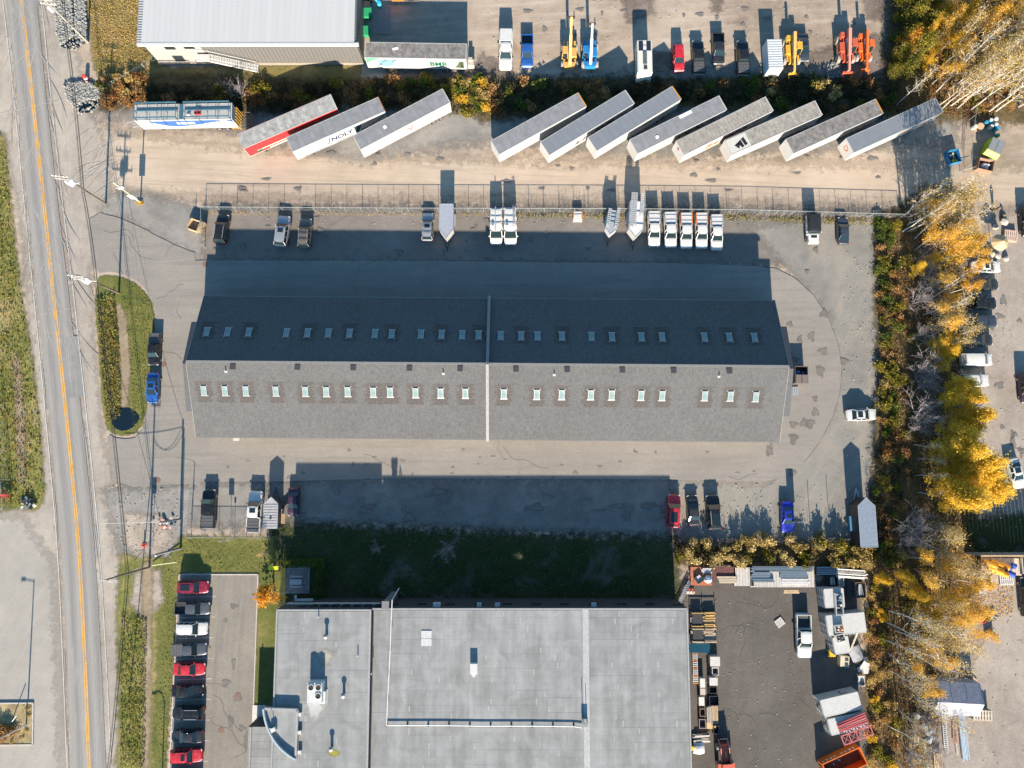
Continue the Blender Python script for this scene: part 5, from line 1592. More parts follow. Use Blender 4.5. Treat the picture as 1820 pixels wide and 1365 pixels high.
# --- the open-topped display trailer with rails round its roof, beside the scaffold towers
t = box_trailer((238.5, 187.5), (238.5, 212.9), (411.3, 209.2), (412.5, 184.5), 'white and blue stage trailer with dark railings on its roof', plain('deck_grey', (0.36, 0.36, 0.355), .7), None, None, 0)
t['group'] = 'trailers on the track'
hl_ = t['_hl']
m_teal = plain('rail_teal', (0.045, 0.12, 0.17), .5)
for x in (-1.2, -.1, 1.22):
    for y0, y1 in ((-hl_ + .2, -.3), (.8, hl_ - .4)):
        rl = MB().bar((x, y0, 4.75), (x, y1, 4.75), .16)
        for i in range(5):
            y = y0 + (y1 - y0) * i / 4
            rl.bar((x, y, 4.0), (x, y, 4.8), .07)
        rl.build('railing', m_teal, t)
for y in (-hl_ + .2, -hl_ + 2.2, -2.6, -.3, .8, 3.0, 5.2, hl_ - .4):
    MB().bar((-1.3, y, 4.8), (1.25, y, 4.8), .07).bar((-1.3, y, 4.8), (-1.5, y, 2.6), .06).build('cross_rail', m_teal, t)
MB().box((0, .25, 4.1), (2.4, .55, .1)).build('gangway', m_teal, t)
side_quad(t, [(1.5, 3.55), (12.5, 3.7), (13.5, 3.3), (12.0, 3.0), (9.0, 2.2), (6.0, 1.75), (4.5, 2.0)], plain('print_blue', (0.03, 0.10, 0.30), .45), 'wave')
side_quad(t, [(6.2, 2.5), (9.0, 2.5), (9.0, 3.2), (6.2, 3.2)], m_tr_white, 'panel_sign', 1.305)
side_quad(t, [(14.2, 3.6), (15.3, 3.7), (15.0, 3.1), (14.4, 3.2)], MATS['print_blue'], 'wave')
MB().box((-.35, -2.4, 4.25), (.5, .9, .45)).build('tool_box', plain('box_red', (0.5, .03, .03), .5), t)
MB().box((-.45, -1.0, 4.2), (.6, .5, .35)).build('tool_bag', m_white_metal, t)
tb = MB().bar((-.9, hl_ + 1.8, .9), (-.5, hl_, 1.2), .1).bar((.9, hl_ + .6, .9), (.5, hl_, 1.2), .1).bar((-.6, hl_ + .1, 1.2), (-.3, hl_ + 2.2, 1.6), .09).bar((.3, hl_ + .1, 1.3), (-.3, hl_ + 2.2, 1.6), .09)
tb.build('drawbar', m_alu, t)
# yellow scaffold towers leaning together behind it
m_scy = plain('scaffold_yellow', (0.70, 0.40, 0.02), .5)
m_scd = plain('scaffold_rust', (0.17, 0.13, 0.085), .7)
for j, (px, py, mm, lab) in enumerate([(424, 218, m_scy, 'yellow scaffold frames stacked behind the stage trailer'), (446, 226, m_scd, 'rusty scaffold frames beside the yellow scaffold')]):
    c = W(px, py)
    s = thing('scaffold_stack', lab, 'scaffold', (c.x, c.y, G), R(-4))
    for i in range(6):
        fr_ = MB()
        y = -1.2 + i * .48
        for x in (-.65, .65):
            fr_.tube((x, y, 0), (x * .9, y, 2.6), .04, n=6)
        for z in (.4, 1.0, 1.6, 2.2, 2.55):
            fr_.tube((-.65, y, z), (.65, y, z), .03, n=5)
        fr_.tube((-.65, y, .1), (.65, y, 2.5), .028, n=5)
        fr_.build('scaffold_frame', mm, s)
# ================================================================ MACHINES, SMALL TRAILERS, YARD GOODS
m_yel_p = plain('machine_yellow', (0.62, 0.36, 0.05), .5)
m_amber_p = plain('machine_amber', (0.60, 0.36, 0.11), .5)
m_blue_p = plain('machine_blue', (0.02, 0.19, 0.46), .45)
m_red_p = plain('machine_red', (0.50, 0.10, 0.055), .5)
m_or_p = plain('machine_orange', (0.60, 0.13, 0.03), .5)
m_pink_p = plain('machine_faded_red', (0.55, 0.24, 0.18), .6)
m_wood = plain('wood_fresh', (0.47, 0.33, 0.19), .8, var=.2, rnd=.15)
m_wood_g = plain('wood_grey', (0.36, 0.32, 0.28), .85, var=.2, rnd=.15)
m_tarp = plain('tarp_white', (0.60, 0.60, 0.62), .5, var=.12)
m_concrete = plain('concrete', (0.45, 0.42, 0.38), .9, var=.15)
m_tyre_y = plain('tyre_dusty', (0.22, 0.21, 0.195), .9)
big_tyre = MB().tube((-.24, 0, 0), (.24, 0, 0), .66, n=18).mesh('wheel', m_tyre_y)
big_rim = MB().tube((-.25, 0, 0), (.25, 0, 0), .33, n=12).mesh('rim', m_amber_p)
def telehandler(px, py, head, label, paint, boom_len, boom_up, cab_side=-1, forks=True, boom_paint=None, cab_paint=None):
    """front is +Y; the boom is hinged high at the back and runs forward over the machine"""
    c = W(px, py)
    t = thing('telehandler', label, 'telehandler', (c.x, c.y, G), R(head), 'lifting machines in the upper yard')
    MB().box((0, 0, .95), (.95, 4.4, .55)).box((0, -1.95, 1.1), (1.7, .8, .9)).build('chassis', paint, t)
    for y in (-1.55, 1.55):
        for s in (-1, 1):
            o = link('wheel', big_tyre, t)
            o.location = (s * 1.12, y, .66)
            link('rim', big_rim, o)
            MB().box((s * .86, y, 1.4), (.3, 1.1, .07)).build('fender', paint, t)
    cb = MB()
    x = cab_side * .78
    cb.loft([[(x - .42, y0, z), (x + .42, y0, z), (x + .42, y1, z), (x - .42, y1, z)] for z, y0, y1 in ((.8, -.75, .75), (1.6, -.75, .8), (2.45, -.6, .5))])
    cab = cb.build('cab', m_glass, t)
    MB().box((x, -.05, 2.5), (.86, 1.2, .09)).build('cab_roof', cab_paint or paint, cab)
    MB().box((x, -.35, .95), (.88, .9, .5)).build('cab_base', paint, cab)
    pl_ = MB()
    for sx_ in (-.42, .42):
        for a, b_ in (((-.75, 1.2), (-.6, 2.45)), ((.8, 1.3), (.5, 2.45))):
            pl_.bar((x + sx_, a[0], a[1]), (x + sx_, b_[0], b_[1]), .08)
    pl_.build('pillar', paint, cab)
    MB().box((-cab_side * .75, .1, 1.25), (.75, 1.5, .75)).build('engine_cover', paint, t)
    p0 = Vector((0, -1.9, 1.85))
    d = Vector((0, math.cos(R(boom_up)), math.sin(R(boom_up))))
    bp = boom_paint or paint
    MB().bar(p0 - d * .3, p0 + d * boom_len * .62, .46, .5).build('boom', bp, t)
    MB().bar(p0 + d * boom_len * .6, p0 + d * boom_len, .34, .36).build('boom_tip', bp, t)
    MB().tube(p0 + Vector((0, .6, -.4)), p0 + d * 2.2 + Vector((0, 0, -.2)), .09).build('lift_ram', m_alu, t)
    e = p0 + d * boom_len
    if forks:
        fk = MB().bar(e, e + Vector((0, .25, -.5)), .2).box(e + Vector((0, .4, -.75)), (1.25, .12, .55))
        for s in (-.5, .5):
            fk.box(e + Vector((s, 1.0, -1.0)), (.13, 1.25, .07))
        fk.build('fork_carriage', m_dark, t)
    return t
telehandler(1011, 104, 0, 'amber telehandler with raised boom and empty forks', m_amber_p, 6.6, 34)
telehandler(1047, 103, 0, 'blue telehandler with its boom raised beside the amber one', m_blue_p, 5.6, 36, boom_paint=plain('boom_grey', (.38, .39, .42), .5))
def tele_simple(px, py, label, paint, bp, cs, sc_=1.0):
    t = telehandler(px, py, 180, label, paint, 6.0, -8, cs, False, bp)
    for ch in list(t.children):
        if ch.name.split('.')[0] in ('boom', 'boom_tip'):
            ch.location = (0, 0, .75)
    m_ = MB().box((0, 4.1, 1.15), (1.5, .22, .55)).bar((0, 3.5, 1.9), (0, 4.05, 1.2), .3)
    for s in (-.6, .6):
        m_.box((s, 4.4, .92), (.14, .7, .08))
    m_.build('attachment', paint, t)
    t.scale = (sc_, sc_, sc_)
    return t
tele_simple(1402, 97, 'yellow telehandler with lowered boom next to the slate sedan', m_yel_p, m_amber_p, -1)
tele_simple(1497, 93, 'faded red telehandler left of the orange one', m_red_p, m_pink_p, -1, 1.05)
tele_simple(1529, 92, 'bright orange telehandler at the end of the upper yard', m_or_p, m_or_p, -1, .95)
# camper: flat white roof with dark panels
c = W(1140, 116, 0)
t = thing('camper_trailer', 'white camper with dark solar panels and hatches on its flat roof', 'camper', (c.x, c.y, G), 0, 'vehicles parked in the upper gravel yard')
MB().loft([[(x, y, z) for x, z in ((-1.15, .5), (1.15, .5), (1.2, 2.85), (1.05, 3.0), (-1.05, 3.0), (-1.2, 2.85))] for y in (-2.9, 2.4)]).add([(-1.15, -2.9, .5), (1.15, -2.9, .5), (1.15, -3.5, .9), (-1.15, -3.5, .9), (-1.1, -2.9, 2.9), (1.1, -2.9, 2.9)], [(0, 1, 2, 3), (3, 2, 5, 4), (1, 5, 2), (0, 3, 4)]).build('body', plain('camper_cream', (.60, .585, .53), .5), t)
for x in (-.62, .62):
    MB().box((x, 1.45, 3.03), (.72, 1.6, .04)).build('solar_panel', plain('solar_dark', (.02, .025, .04), .15), t)
MB().box((-.02, -.7, 3.12), (.6, 1.9, .24)).build('air_conditioner', plain('ac_dark', (.09, .1, .11), .5), t)
MB().box((0, 1.3, 3.04), (.4, .4, .1)).build('roof_vent', m_white_metal, t)
MB().box((.05, -2.2, 3.05), (.55, .55, .1)).build('roof_hatch', m_dark, t)
MB().box((.05, 0.25, 3.05), (.5, .3, .1)).build('roof_hatch', m_alu, t)
for x in (-1.21, 1.21):
    MB().box((x, .3, 1.9), (.03, 1.4, .6)).build('window', m_glass, t)
wheels(t, (-.6, .5), 1.15)
# white cargo box
c = W(1366, 114, 0)
t = thing('cargo_box', 'white cargo box trailer between the black pickup and yellow telehandler', 'trailer', (c.x, c.y, G), R(1))
MB().box((0, 0, 1.7), (2.3, 5.0, 2.4)).build('body', plain('box_bluewhite', (.56, .59, .62), .5), t)
for i in range(12):
    MB().box((0, -2.3 + i * .42, 2.92), (2.2, .2, .05)).build('roof_bow', plain('box_roof', (.46, .48, .48), .5), t)
for x in (-.56, .56):
    MB().box((x, -2.53, 1.7), (1.08, .06, 2.25)).build('rear_door', m_tr_white, t)
MB().box((0, -2.56, .55), (2.2, .12, .15)).build('bumper', m_dark, t)
wheels(t, (-.9, .1), 1.05)
# --- cargo trailers parked at the fence: V nose pointing south
def vnose(px, py, head, label, body_m, roof_m, Wd, L, Hh, nose=1.3, ladders=(), open_nose=False, roofbars=()):
    c = W(px, py, 0)
    t = thing('cargo_trailer', label, 'trailer', (c.x, c.y, G), R(head), 'enclosed trailers at the chain link fence')
    hw, hl_ = Wd / 2, L / 2
    poly = [(-hw, -hl_), (hw, -hl_), (hw, hl_), (0, hl_ + nose), (-hw, hl_)]
    MB().prism(poly, .55, Hh).build('body', body_m, t)
    inner = [(x * .96, y * .985) for x, y in poly]
    MB().prism(inner, Hh + .003, Hh + .035).build('roof', roof_m, t)
    rr = MB()
    for a, b_ in zip(poly, poly[1:] + poly[:1]):
        rr.bar((*a, Hh + .02), (*b_, Hh + .02), .1, .09)
    rr.build('roof_rail', m_alu, t)
    for y in roofbars:
        MB().box((0, y, Hh + .08), (Wd, .12, .1)).build('roof_bar', plain('bar_blue', (.12, .2, .26), .5), t)
    MB().bar((-hw * .7, hl_, .5), (0, hl_ + nose + 1.2, .5), .1).bar((hw * .7, hl_, .5), (0, hl_ + nose + 1.2, .5), .1).box((0, hl_ + nose + 1.25, .5), (.16, .4, .16)).tube((0, hl_ + nose + .8, .1), (0, hl_ + nose + .8, .9), .05).build('drawbar', m_dark, t)
    wheels(t, (-.5, .35), hw + .12)
    for s in (-1, 1):
        MB().box((s * (hw + .1), -.08, .78), (.26, 1.9, .08)).build('fender', m_alu, t)
    for i, (x, y0, y1, lw) in enumerate(ladders):
        ld = MB()
        for q in (-lw / 2, lw / 2):
            ld.bar((x + q, y0, Hh + .22), (x + q, y1, Hh + .22), .06, .09)
        n = int((y1 - y0) / .31)
        for k in range(n):
            ld.bar((x - lw / 2, y0 + .15 + k * .31, Hh + .24), (x + lw / 2, y0 + .15 + k * .31, Hh + .24), .12, .05)
        lo = tag(ld.build('ladder', plain('ladder_alu', (.66, .66, .64), .4, .3)), None)
        lo.matrix_world = Matrix.Translation(t.location) @ Matrix.Rotation(R(head), 4, 'Z')
        tag(lo, ('long aluminium ladder lying %s on %s' % (('along one side', 'beside it', 'along the other side')[i % 3], 'the ' + label.split(' with')[0].split(' carrying')[0])), 'ladder', 'ladders on the trailer roofs')
    return t
vnose(796, 395, 180, 'grey roofed cargo trailer standing alone by the fence', m_tr_white, plain('vroof_grey', (.36, .38, .43), .5, .2), 2.15, 4.0, 2.6, 1.5)
vnose(1085, 399, 178 - 12 + 4, 'small work trailer carrying two ladders', plain('body_pale', (.5, .5, .5), .5), plain('vroof_blue', (.30, .33, .36), .5), 1.7, 2.9, 2.3, 1.0, ((-.68, -2.0, 1.5, .42), (.62, -1.7, 1.5, .42)), False, (-.9, .4, -.3))
vnose(1126, 393, 176, 'big white work trailer carrying three long ladders', m_tr_white, plain('vroof_white', (.60, .60, .59), .5), 2.2, 4.4, 2.7, 1.3, ((.72, -3.6, 2.3, .42), (.26, -3.6, 2.0, .42), (-.75, -3.6, .4, .42)), False, (-.6, 1.4))
# salt spreader under a tarp
c = W(1026, 386)
t = thing('salt_spreader', 'small white covered spreader with orange sides by the fence', 'machine', (c.x, c.y, G))
MB().box((0, .1, .5), (1.2, 1.0, .7)).build('lid', m_white_metal, t)
for s in (-1, 1): MB().box((s * .68, .1, .45), (.14, 1.2, .7)).build('side_panel', m_orange, t)
MB().box((0, -.7, .35), (1.45, .4, .35)).build('chute', m_white_metal, t)
MB().box((0, .1, .88), (1.25, .12, .06)).build('strap', m_alu, t)
# gas grille plate on the ground
c = W(966, 383)
struct('storm_drain', MB().box((c.x, c.y, .1), (.75, .6, .03), R(-40)), plain('drain_iron', (.1, .1, .1), .8))
# --- small ribbed roof trailer beside the white pickup, its side hatch open
t = vnose(491, 915, 0, 'small trailer with pale ribbed roof and open side hatch beside the white pickup', plain('shed_dark', (.06, .057, .055), .7), plain('shed_roof', (.36, .355, .35), .55), 2.1, 3.6, 2.5, 1.0)
t['group'] = 'vehicles in the lot south of the long building'
for i in range(9): MB().box((0, -1.65 + i * .4, 2.56), (2.05, .3, .05)).build('roof_panel', plain('shed_roof', (.36, .355, .35), .55), t)
MB().box((.05, -.3, 2.63), (.28, .3, .12)).build('roof_vent', m_dark, t)
MB().box((1.45, -.5, 1.1), (.7, 1.5, .1), M=Matrix.Rotation(R(-25), 4, 'Y')).build('side_hatch', m_wood, t)
# --- enclosed trailer at the south-east, with its nose to the north
c = W(1522, 925)
t = thing('black_trailer', 'tall black enclosed trailer with pale roof by the tree belt', 'trailer', (c.x, c.y, G), R(1))
poly = [(-1.25, -3.6), (1.25, -3.6), (1.25, 2.4), (0, 3.6), (-1.25, 2.4)]
MB().prism(poly, .6, 3.35).build('body', plain('trailer_black_brown', (.045, .033, .03), .45), t)
MB().prism([(x * .97, y * .985) for x, y in poly], 3.353, 3.39).build('roof', plain('roof_steel', (.36, .41, .46), .35, .5), t)
rr = MB()
for a, b_ in zip(poly, poly[1:] + poly[:1]): rr.bar((*a, 3.36), (*b_, 3.36), .08, .1)
rr.build('roof_rail', m_alu, t)
wheels(t, (-.9, .2), 1.32)
MB().box((-1.4, -.35, .85), (.3, 2.2, .35)).build('fender', plain('fender_blue', (.06, .2, .36), .5), t)
MB().bar((-.6, 2.6, .55), (0, 4.9, .55), .1).bar((.6, 2.6, .55), (0, 4.9, .55), .1).tube((0, 4.3, .1), (0, 4.3, 1.1), .06).build('drawbar', m_alu, t)
# --- dumpster at the east gable, half open
c = W(1417, 668)
t = thing('dumpster', 'brown dumpster with one lid open at the east gable', 'dumpster', (c.x, c.y, G), R(-1))
m_db = plain('dumpster_brown', (.10, .075, .07), .6)
for x0_, x1_, y0_, y1_ in ((-1, 1, 1.25, 1.32), (-1, 1, -1.32, -1.25), (-1, -.93, -1.25, 1.25), (.93, 1, -1.25, 1.25), (-.9, .9, -.03, .03)):
    MB().box(((x0_ + x1_) / 2, (y0_ + y1_) / 2, .85), (x1_ - x0_, y1_ - y0_, 1.5)).build('side_panel', m_db, t)
MB().box((0, 0, .12), (1.9, 2.5, .1)).build('floor_panel', m_dark, t)
for s in (-1, 1): MB().box((s * .47, -.66, 1.64), (.86, 1.25, .06), M=Matrix.Rotation(R(4), 4, 'X')).build('lid', plain('lid_brown', (.14, .115, .11), .6), t)
for i in range(7):
    a, b_ = random.uniform(-.6, .6), random.uniform(.2, 1.0)
    MB().lathe((a, b_, .5 + random.random() * .4), [(.1, 0), (.3, .12), (.28, .3), (.08, .42)], 8).build('rubbish_bag', (m_blue_p, m_black)[i % 2], t)
c = W(1408, 695)
t = thing('steel_platform', 'pale slatted steel platform in front of the brown dumpster', 'platform', (c.x, c.y, G))
for i in range(6): MB().box((-.75 + i * .3, 0, .12), (.26, 1.3, .06)).build('slat', m_alu, t)
MB().box((0, -.5, .06), (1.8, .1, .08)).box((0, .5, .06), (1.8, .1, .08)).build('bearer', m_alu, t)
# --- wooden planter or crate heap at the gate corner
c = W(349, 403)
t = thing('wooden_crate', 'open wooden crate tilted beside the fence corner', 'crate', (c.x, c.y, G), R(-20))
for x0_, y0_, a, b_ in ((-.8, 0, .1, 1.7), (.8, 0, .1, 1.7), (0, -.85, 1.5, .1), (0, .85, 1.5, .1)):
    MB().box((x0_, y0_, .45), (a, b_, .9)).build('board', m_wood, t)
for i in range(4): MB().box((1.05 + i * .16, .1, .55), (.1, 1.6, 1.1), M=Matrix.Rotation(R(12), 4, 'Y')).build('board', m_wood, t)
for s in (-.5, .9):
    MB().tube((s, .9, 0), (s * 1.15, 1.1, 2.0), .13, .02, 5).build('stake', m_dark, t)

# ================================================================ THE STORAGE YARD
def pile(name, label, cat, px, py, rz=0, group=None, z=G):
    c = W(px, py)
    return thing(name, label, cat, (c.x, c.y, z), R(rz), group)
# flat decks along the hedge, loaded with steel sections
def deck(px, py, w, d, h, label, m, boards):
    t = pile('storage_deck', label, 'platform', px, py, 0, 'loading decks along the hedge')
    n = int(w / .42)
    for i in range(n):
        MB().box((-w / 2 + (i + .5) * w / n, 0, h), (w / n - .03, d, .08)).build('board', m, t)
    MB().box((0, -d / 2 + .1, h - .16), (w, .14, .2)).box((0, d / 2 - .1, h - .16), (w, .14, .2)).build('bearer', m_dark, t)
    for sx_ in (-1, 1):
        for sy_ in (-1, 1): MB().box((sx_ * (w / 2 - .2), sy_ * (d / 2 - .15), (h - .25) / 2), (.16, .16, h - .25)).build('leg', m_dark, t)
    return t
m_deck_r = plain('deck_rust', (.40, .13, .06), .75, var=.25, rnd=.12)
m_deck_m = plain('deck_maroon', (.13, .045, .04), .75, var=.25, rnd=.15)
m_deck_w = plain('deck_pale', (.46, .43, .40), .75, var=.12, rnd=.08)
deck(1243, 1022, 3.2, 2.7, 1.0, 'rust red deck at the west end of the hedge', m_deck_r, 0)
deck(1283, 1017, 3.4, 1.9, 1.0, 'maroon deck in shade next to the rust red deck', m_deck_m, 0)
deck(1318, 1023, 3.0, 2.7, 1.0, 'pale plank deck in the middle of the hedge row', m_deck_w, 0)
deck(1385, 1024, 9.6, 2.9, 1.0, 'long pale deck under bundles of steel sections', m_deck_w, 0)
m_steel_b = plain('section_steel', (.24, .30, .34), .4, .5, rnd=.2)
m_steel_w = plain('section_white', (.58, .57, .56), .5, rnd=.12)
def bundle(px, py, n, L, wdt, hgt, label, m, z=1.1, rz=0, gap=.05, rows=1):
    t = pile('steel_bundle', label, 'steel beams', px, py, rz, 'bundles of steel sections on the decks', z)
    for r_ in range(rows):
        for i in range(n):
            o = MB().box((random.uniform(-.15, .15), (i - (n - 1) / 2) * (wdt + gap), hgt / 2 + .03 + r_ * (hgt + .02)), (L * random.uniform(.9, 1.0), wdt, hgt)).build('steel_beam', m, t)
    return t
bundle(1347, 1019, 5, 2.9, .2, .3, 'blue grey beams stacked on the long deck, west bundle', m_steel_b)
bundle(1351, 1029, 2, 3.3, .22, .35, 'short blue grey beams at the front edge of the long deck', m_steel_b)
bundle(1405, 1019, 3, 4.3, .24, .32, 'blue grey beams stacked on the long deck, east bundle', m_steel_b)
bundle(1407, 1031, 4, 4.3, .16, .22, 'white channel sections along the front of the long deck', m_steel_w)
bundle(1385, 1009, 4, 9.3, .16, .3, 'long blue rails along the back of the long deck', m_steel_b)
bundle(1288, 1028, 3, 2.9, .3, .2, 'pale timber beams in front of the maroon deck', plain('beam_timber', (.42, .35, .26), .8, rnd=.15))
bundle(1402, 1050, 2, 2.4, .22, .16, 'two fresh planks on trestles in front of the decks', m_wood, .7)
bundle(1252, 1012, 4, 1.5, .14, .14, 'thin white strips lying on the rust red deck', m_steel_w)
t = pile('wooden_frame_box', 'square dark framed box lying askew on the rust red deck', 'box', 1238, 1026, 35, None, 1.1)
for x, y, a, b_ in ((0, .5, 1.1, .12), (0, -.5, 1.1, .12), (.5, 0, .12, .9), (-.5, 0, .12, .9)): MB().box((x, y, .2), (a, b_, .4)).build('board', m_dark, t)
MB().box((0, 0, .1), (.85, .85, .12)).build('tray', m_white_metal, t)
t = pile('bagged_bundle', 'white bagged bundle with blue strap on the rust red deck', 'bag', 1254, 1027, 10, None, 1.1)
MB().lathe((0, 0, 0), [(.5, 0), (.6, .2), (.55, .5), (.2, .65)], 10).build('bag', m_tarp, t)
MB().box((0, 0, .62), (1.0, .12, .06)).build('strap', m_blue_p, t)
# aluminium ramp leaning at the corner, small clutter
t = pile('loading_ramp', 'narrow aluminium ramp lying aslant by the corner of the workshop', 'ramp', 1213, 1056, -27)
for s in (-1, 1): MB().box((s * .2, 0, .45), (.06, 4.6, .12)).build('side_rail', m_alu, t)
for i in range(15): MB().box((0, -2.1 + i * .3, .45), (.36, .12, .04)).build('rung', m_alu, t)
t = pile('paint_pails', 'pallet of red and white pails in the workshop shadow', 'pails', 1226, 1049)
for i in range(4): MB().box((0, -.45 + i * .3, .12), (1.2, .2, .05)).build('slat', m_wood_g, t)
for i, mm in enumerate((m_tarp, m_red_p, m_tarp, m_red_p, m_amber_p)): MB().lathe((-.4 + .22 * i, .2 * ((i % 2) * 2 - 1), .15), [(.15, 0), (.17, .35), (.12, .36)], 10).build('pail', mm, t)
# two open timber stillages with boards, then crates stacked along the wall
for px, py, lab, m in ((1248, 1099, 'yellow timber stillage with cut boards and a dark lid', plain('stillage_yellow', (.52, .33, .12), .8, rnd=.15)), (1249, 1127, 'weathered timber stillage with grey boards and a dark lid', plain('stillage_grey', (.42, .33, .24), .8, rnd=.15))):
    t = pile('timber_stillage', lab, 'stillage', px, py, 0, 'open stillages by the workshop wall')
    for s in (-1, 1):
        MB().box((0, s * .95, .95), (3.9, .12, .1)).build('rail', m, t)
        MB().box((0, s * .95, .35), (3.9, .12, .1)).build('rail', m, t)
        for x in (-1.9, 0, 1.9): MB().box((x, s * .95, .6), (.12, .14, 1.2)).build('post', m_dark, t)
    MB().box((-.95, 0, .82), (1.5, 1.6, .08)).build('lid', m_dark, t)
    for i in range(9): MB().box((.85 + random.uniform(-.2, .2), -.75 + i * .19, .55 + random.uniform(0, .25)), (random.uniform(1.2, 2.0), .16, .07), R(random.uniform(-4, 4))).build('board', m, t)
    MB().box((0, 0, .2), (3.8, 1.8, .1)).build('base_panel', m_wood_g, t)
t = pile('canopy_sheet', 'dark teal sheet cover between the stillages and the crates', 'cover', 1240, 1149)
MB().box((0, 0, .9), (3.2, 1.3, .08), M=Matrix.Rotation(R(-14), 4, 'X')).build('sheet', plain('sheet_teal', (.02, .12, .17), .5), t)
for x in (-1.4, 1.4): MB().box((x, -.3, .45), (.1, .1, .9)).build('leg', m_dark, t)
m_cw = plain('crate_white', (.55, .53, .50), .7, rnd=.08)
def crate(px, py, w, d, h, label, m, lid=True, z=G, rz=0, top=None):
    t = pile('storage_crate', label, 'crate', px, py, rz, 'crates stacked along the workshop wall', z)
    for s in (-1, 1):
        MB().box((0, s * (d / 2 - .04), h / 2), (w - .01, .07, h)).build('side_panel', m, t)
        MB().box((s * (w / 2 - .04), 0, h / 2), (.07, d - .16, h)).build('side_panel', m, t)
    MB().box((0, 0, .1), (w - .15, d - .15, .12)).build('base_panel', m_dark, t)
    if lid: MB().box((0, 0, h + .04), (w, d, .07)).build('lid', top or m, t)
    return t
crate(1266, 1171, 1.45, 1.35, 1.3, 'large white lidded crate at the head of the crate row', m_cw)
crate(1268, 1190, 1.0, 1.1, 1.0, 'open dark crate holding blue parts below the large white crate', m_steel_w, False)
crate(1264, 1207, 1.2, 1.1, 1.15, 'white lidded crate third down the crate row', m_cw)
crate(1264, 1223, 1.2, 1.0, .9, 'black open bin fourth down the crate row', m_dark, False)
crate(1266, 1242, 1.4, 1.4, .9, 'wide black open bin above the timber boards', m_dark, False)
crate(1245, 1210, .75, 1.3, 1.0, 'narrow grey lidded crate beside the white one', m_cw, True)
crate(1246, 1226, .75, .9, .8, 'small beige box against the crate row', plain('box_beige', (.45, .41, .36), .7))
crate(1244, 1243, .8, 1.2, .8, 'slatted crate beside the wide black bin', m_cw)
crate(1246, 1263, .85, 1.1, .8, 'brown framed open crate beside the timber boards', plain('crate_brown', (.26, .18, .12), .7), False)
crate(1246, 1283, 1.0, 1.3, .8, 'mauve framed open crate with blue tubs', plain('crate_mauve', (.36, .28, .30), .7), False)
crate(1270, 1293, .9, 1.2, .9, 'dark crate with a white lamp near the pallets', m_dark, False)
t = pile('timber_stack', 'stack of pale boards in the crate row', 'boards', 1264, 1268)
for i in range(8): MB().box((-.75 + i * .21, random.uniform(-.1, .1), .35), (.18, 2.7 if i > 2 else 2.2, .6)).build('board', m_wood if i > 3 else m_wood_g, t)
t = pile('plywood_stack', 'stack of golden plywood sheets at the end of the boards', 'boards', 1262, 1287)
for i in range(6): MB().box((random.uniform(-.03, .03), random.uniform(-.03, .03), .1 + i * .09), (1.35, .9, .07)).build('sheet', plain('plywood', (.55, .38, .19), .7, rnd=.1), t)
t = pile('ladder_rack', 'white rungs of a rack along the workshop wall', 'rack', 1234, 1185)
for x in (-.32, .32): MB().box((x, 0, .5), (.07, 4.6, .1)).build('side_rail', m_white_metal, t)
for i in range(17): MB().box((0, -2.2 + i * .27, .55), (.62, .13, .05)).build('rung', m_white_metal if i % 4 else m_orange, t)
t = pile('pallet_heap', 'heap of broken pallets and grey beams near the tractor', 'pallets', 1245, 1312)
for i in range(7): MB().box((random.uniform(-.2, .2), -.5 + i * .2, .2 + .1 * (i % 3)), (2.6 - .2 * (i % 3), .16, .1), R(random.uniform(-6, 6))).build('board', (m_wood_g, m_cw)[i % 2], t)
t = pile('tarped_load', 'crumpled white tarp over a load near the tractor', 'tarp', 1241, 1328)
tv = MB()
for i in range(9):
    for j in range(9):
        x, y = -.8 + i * .2, -.8 + j * .2
        tv.v.append((x, y, max(.05, .75 - .5 * (x * x + y * y)) + .12 * mnoise.noise(Vector((x * 3, y * 3, 1)))))
tv.add([], [])
tv.f = [(i * 9 + j, (i + 1) * 9 + j, (i + 1) * 9 + j + 1, i * 9 + j + 1) for i in range(8) for j in range(8)]; tv.m = [0] * len(tv.f)
tv.build('tarp', m_tarp, t, True)
t = pile('yellow_drum', 'small yellow drum against the workshop wall', 'drum', 1228, 1326)
MB().lathe((0, 0, 0), [(.3, 0), (.3, .8), (.22, .82)], 14).build('drum', plain('drum_yellow', (.7, .45, .02), .5), t)
# pallet lying on the asphalt
def pallet(px, py, rz, label, m, n=1, z=G, group=None, w=1.2):
    t = pile('wooden_pallet', label, 'pallet', px, py, rz, group, z)
    for k in range(n):
        zz = k * .15
        for i in range(7): MB().box((-.54 + i * .18, 0, zz + .13), (.12, w, .025)).build('slat', m, t)
        for y in (-.5, 0, .5): MB().box((0, y * w / 1.2, zz + .06), (1.2, .09, .1)).build('bearer', m, t)
    return t
pallet(1385, 1106, 35, 'single pallet lying askew on the storage yard asphalt', m_cw)
pallet(1738, 1267, -3, 'stack of fresh pallets at the edge of the east yard', plain('pallet_fresh', (.52, .44, .34), .8, rnd=.1), 6, G, None, 1.3).scale = (2.3, 1.15, 1.2)
pallet(1545, 390, 4, 'grey pallet on the gravel at the east end of the fence', m_wood_g)
pallet(1558, 380, 4, 'second grey pallet leaning near the fence end', m_wood_g)
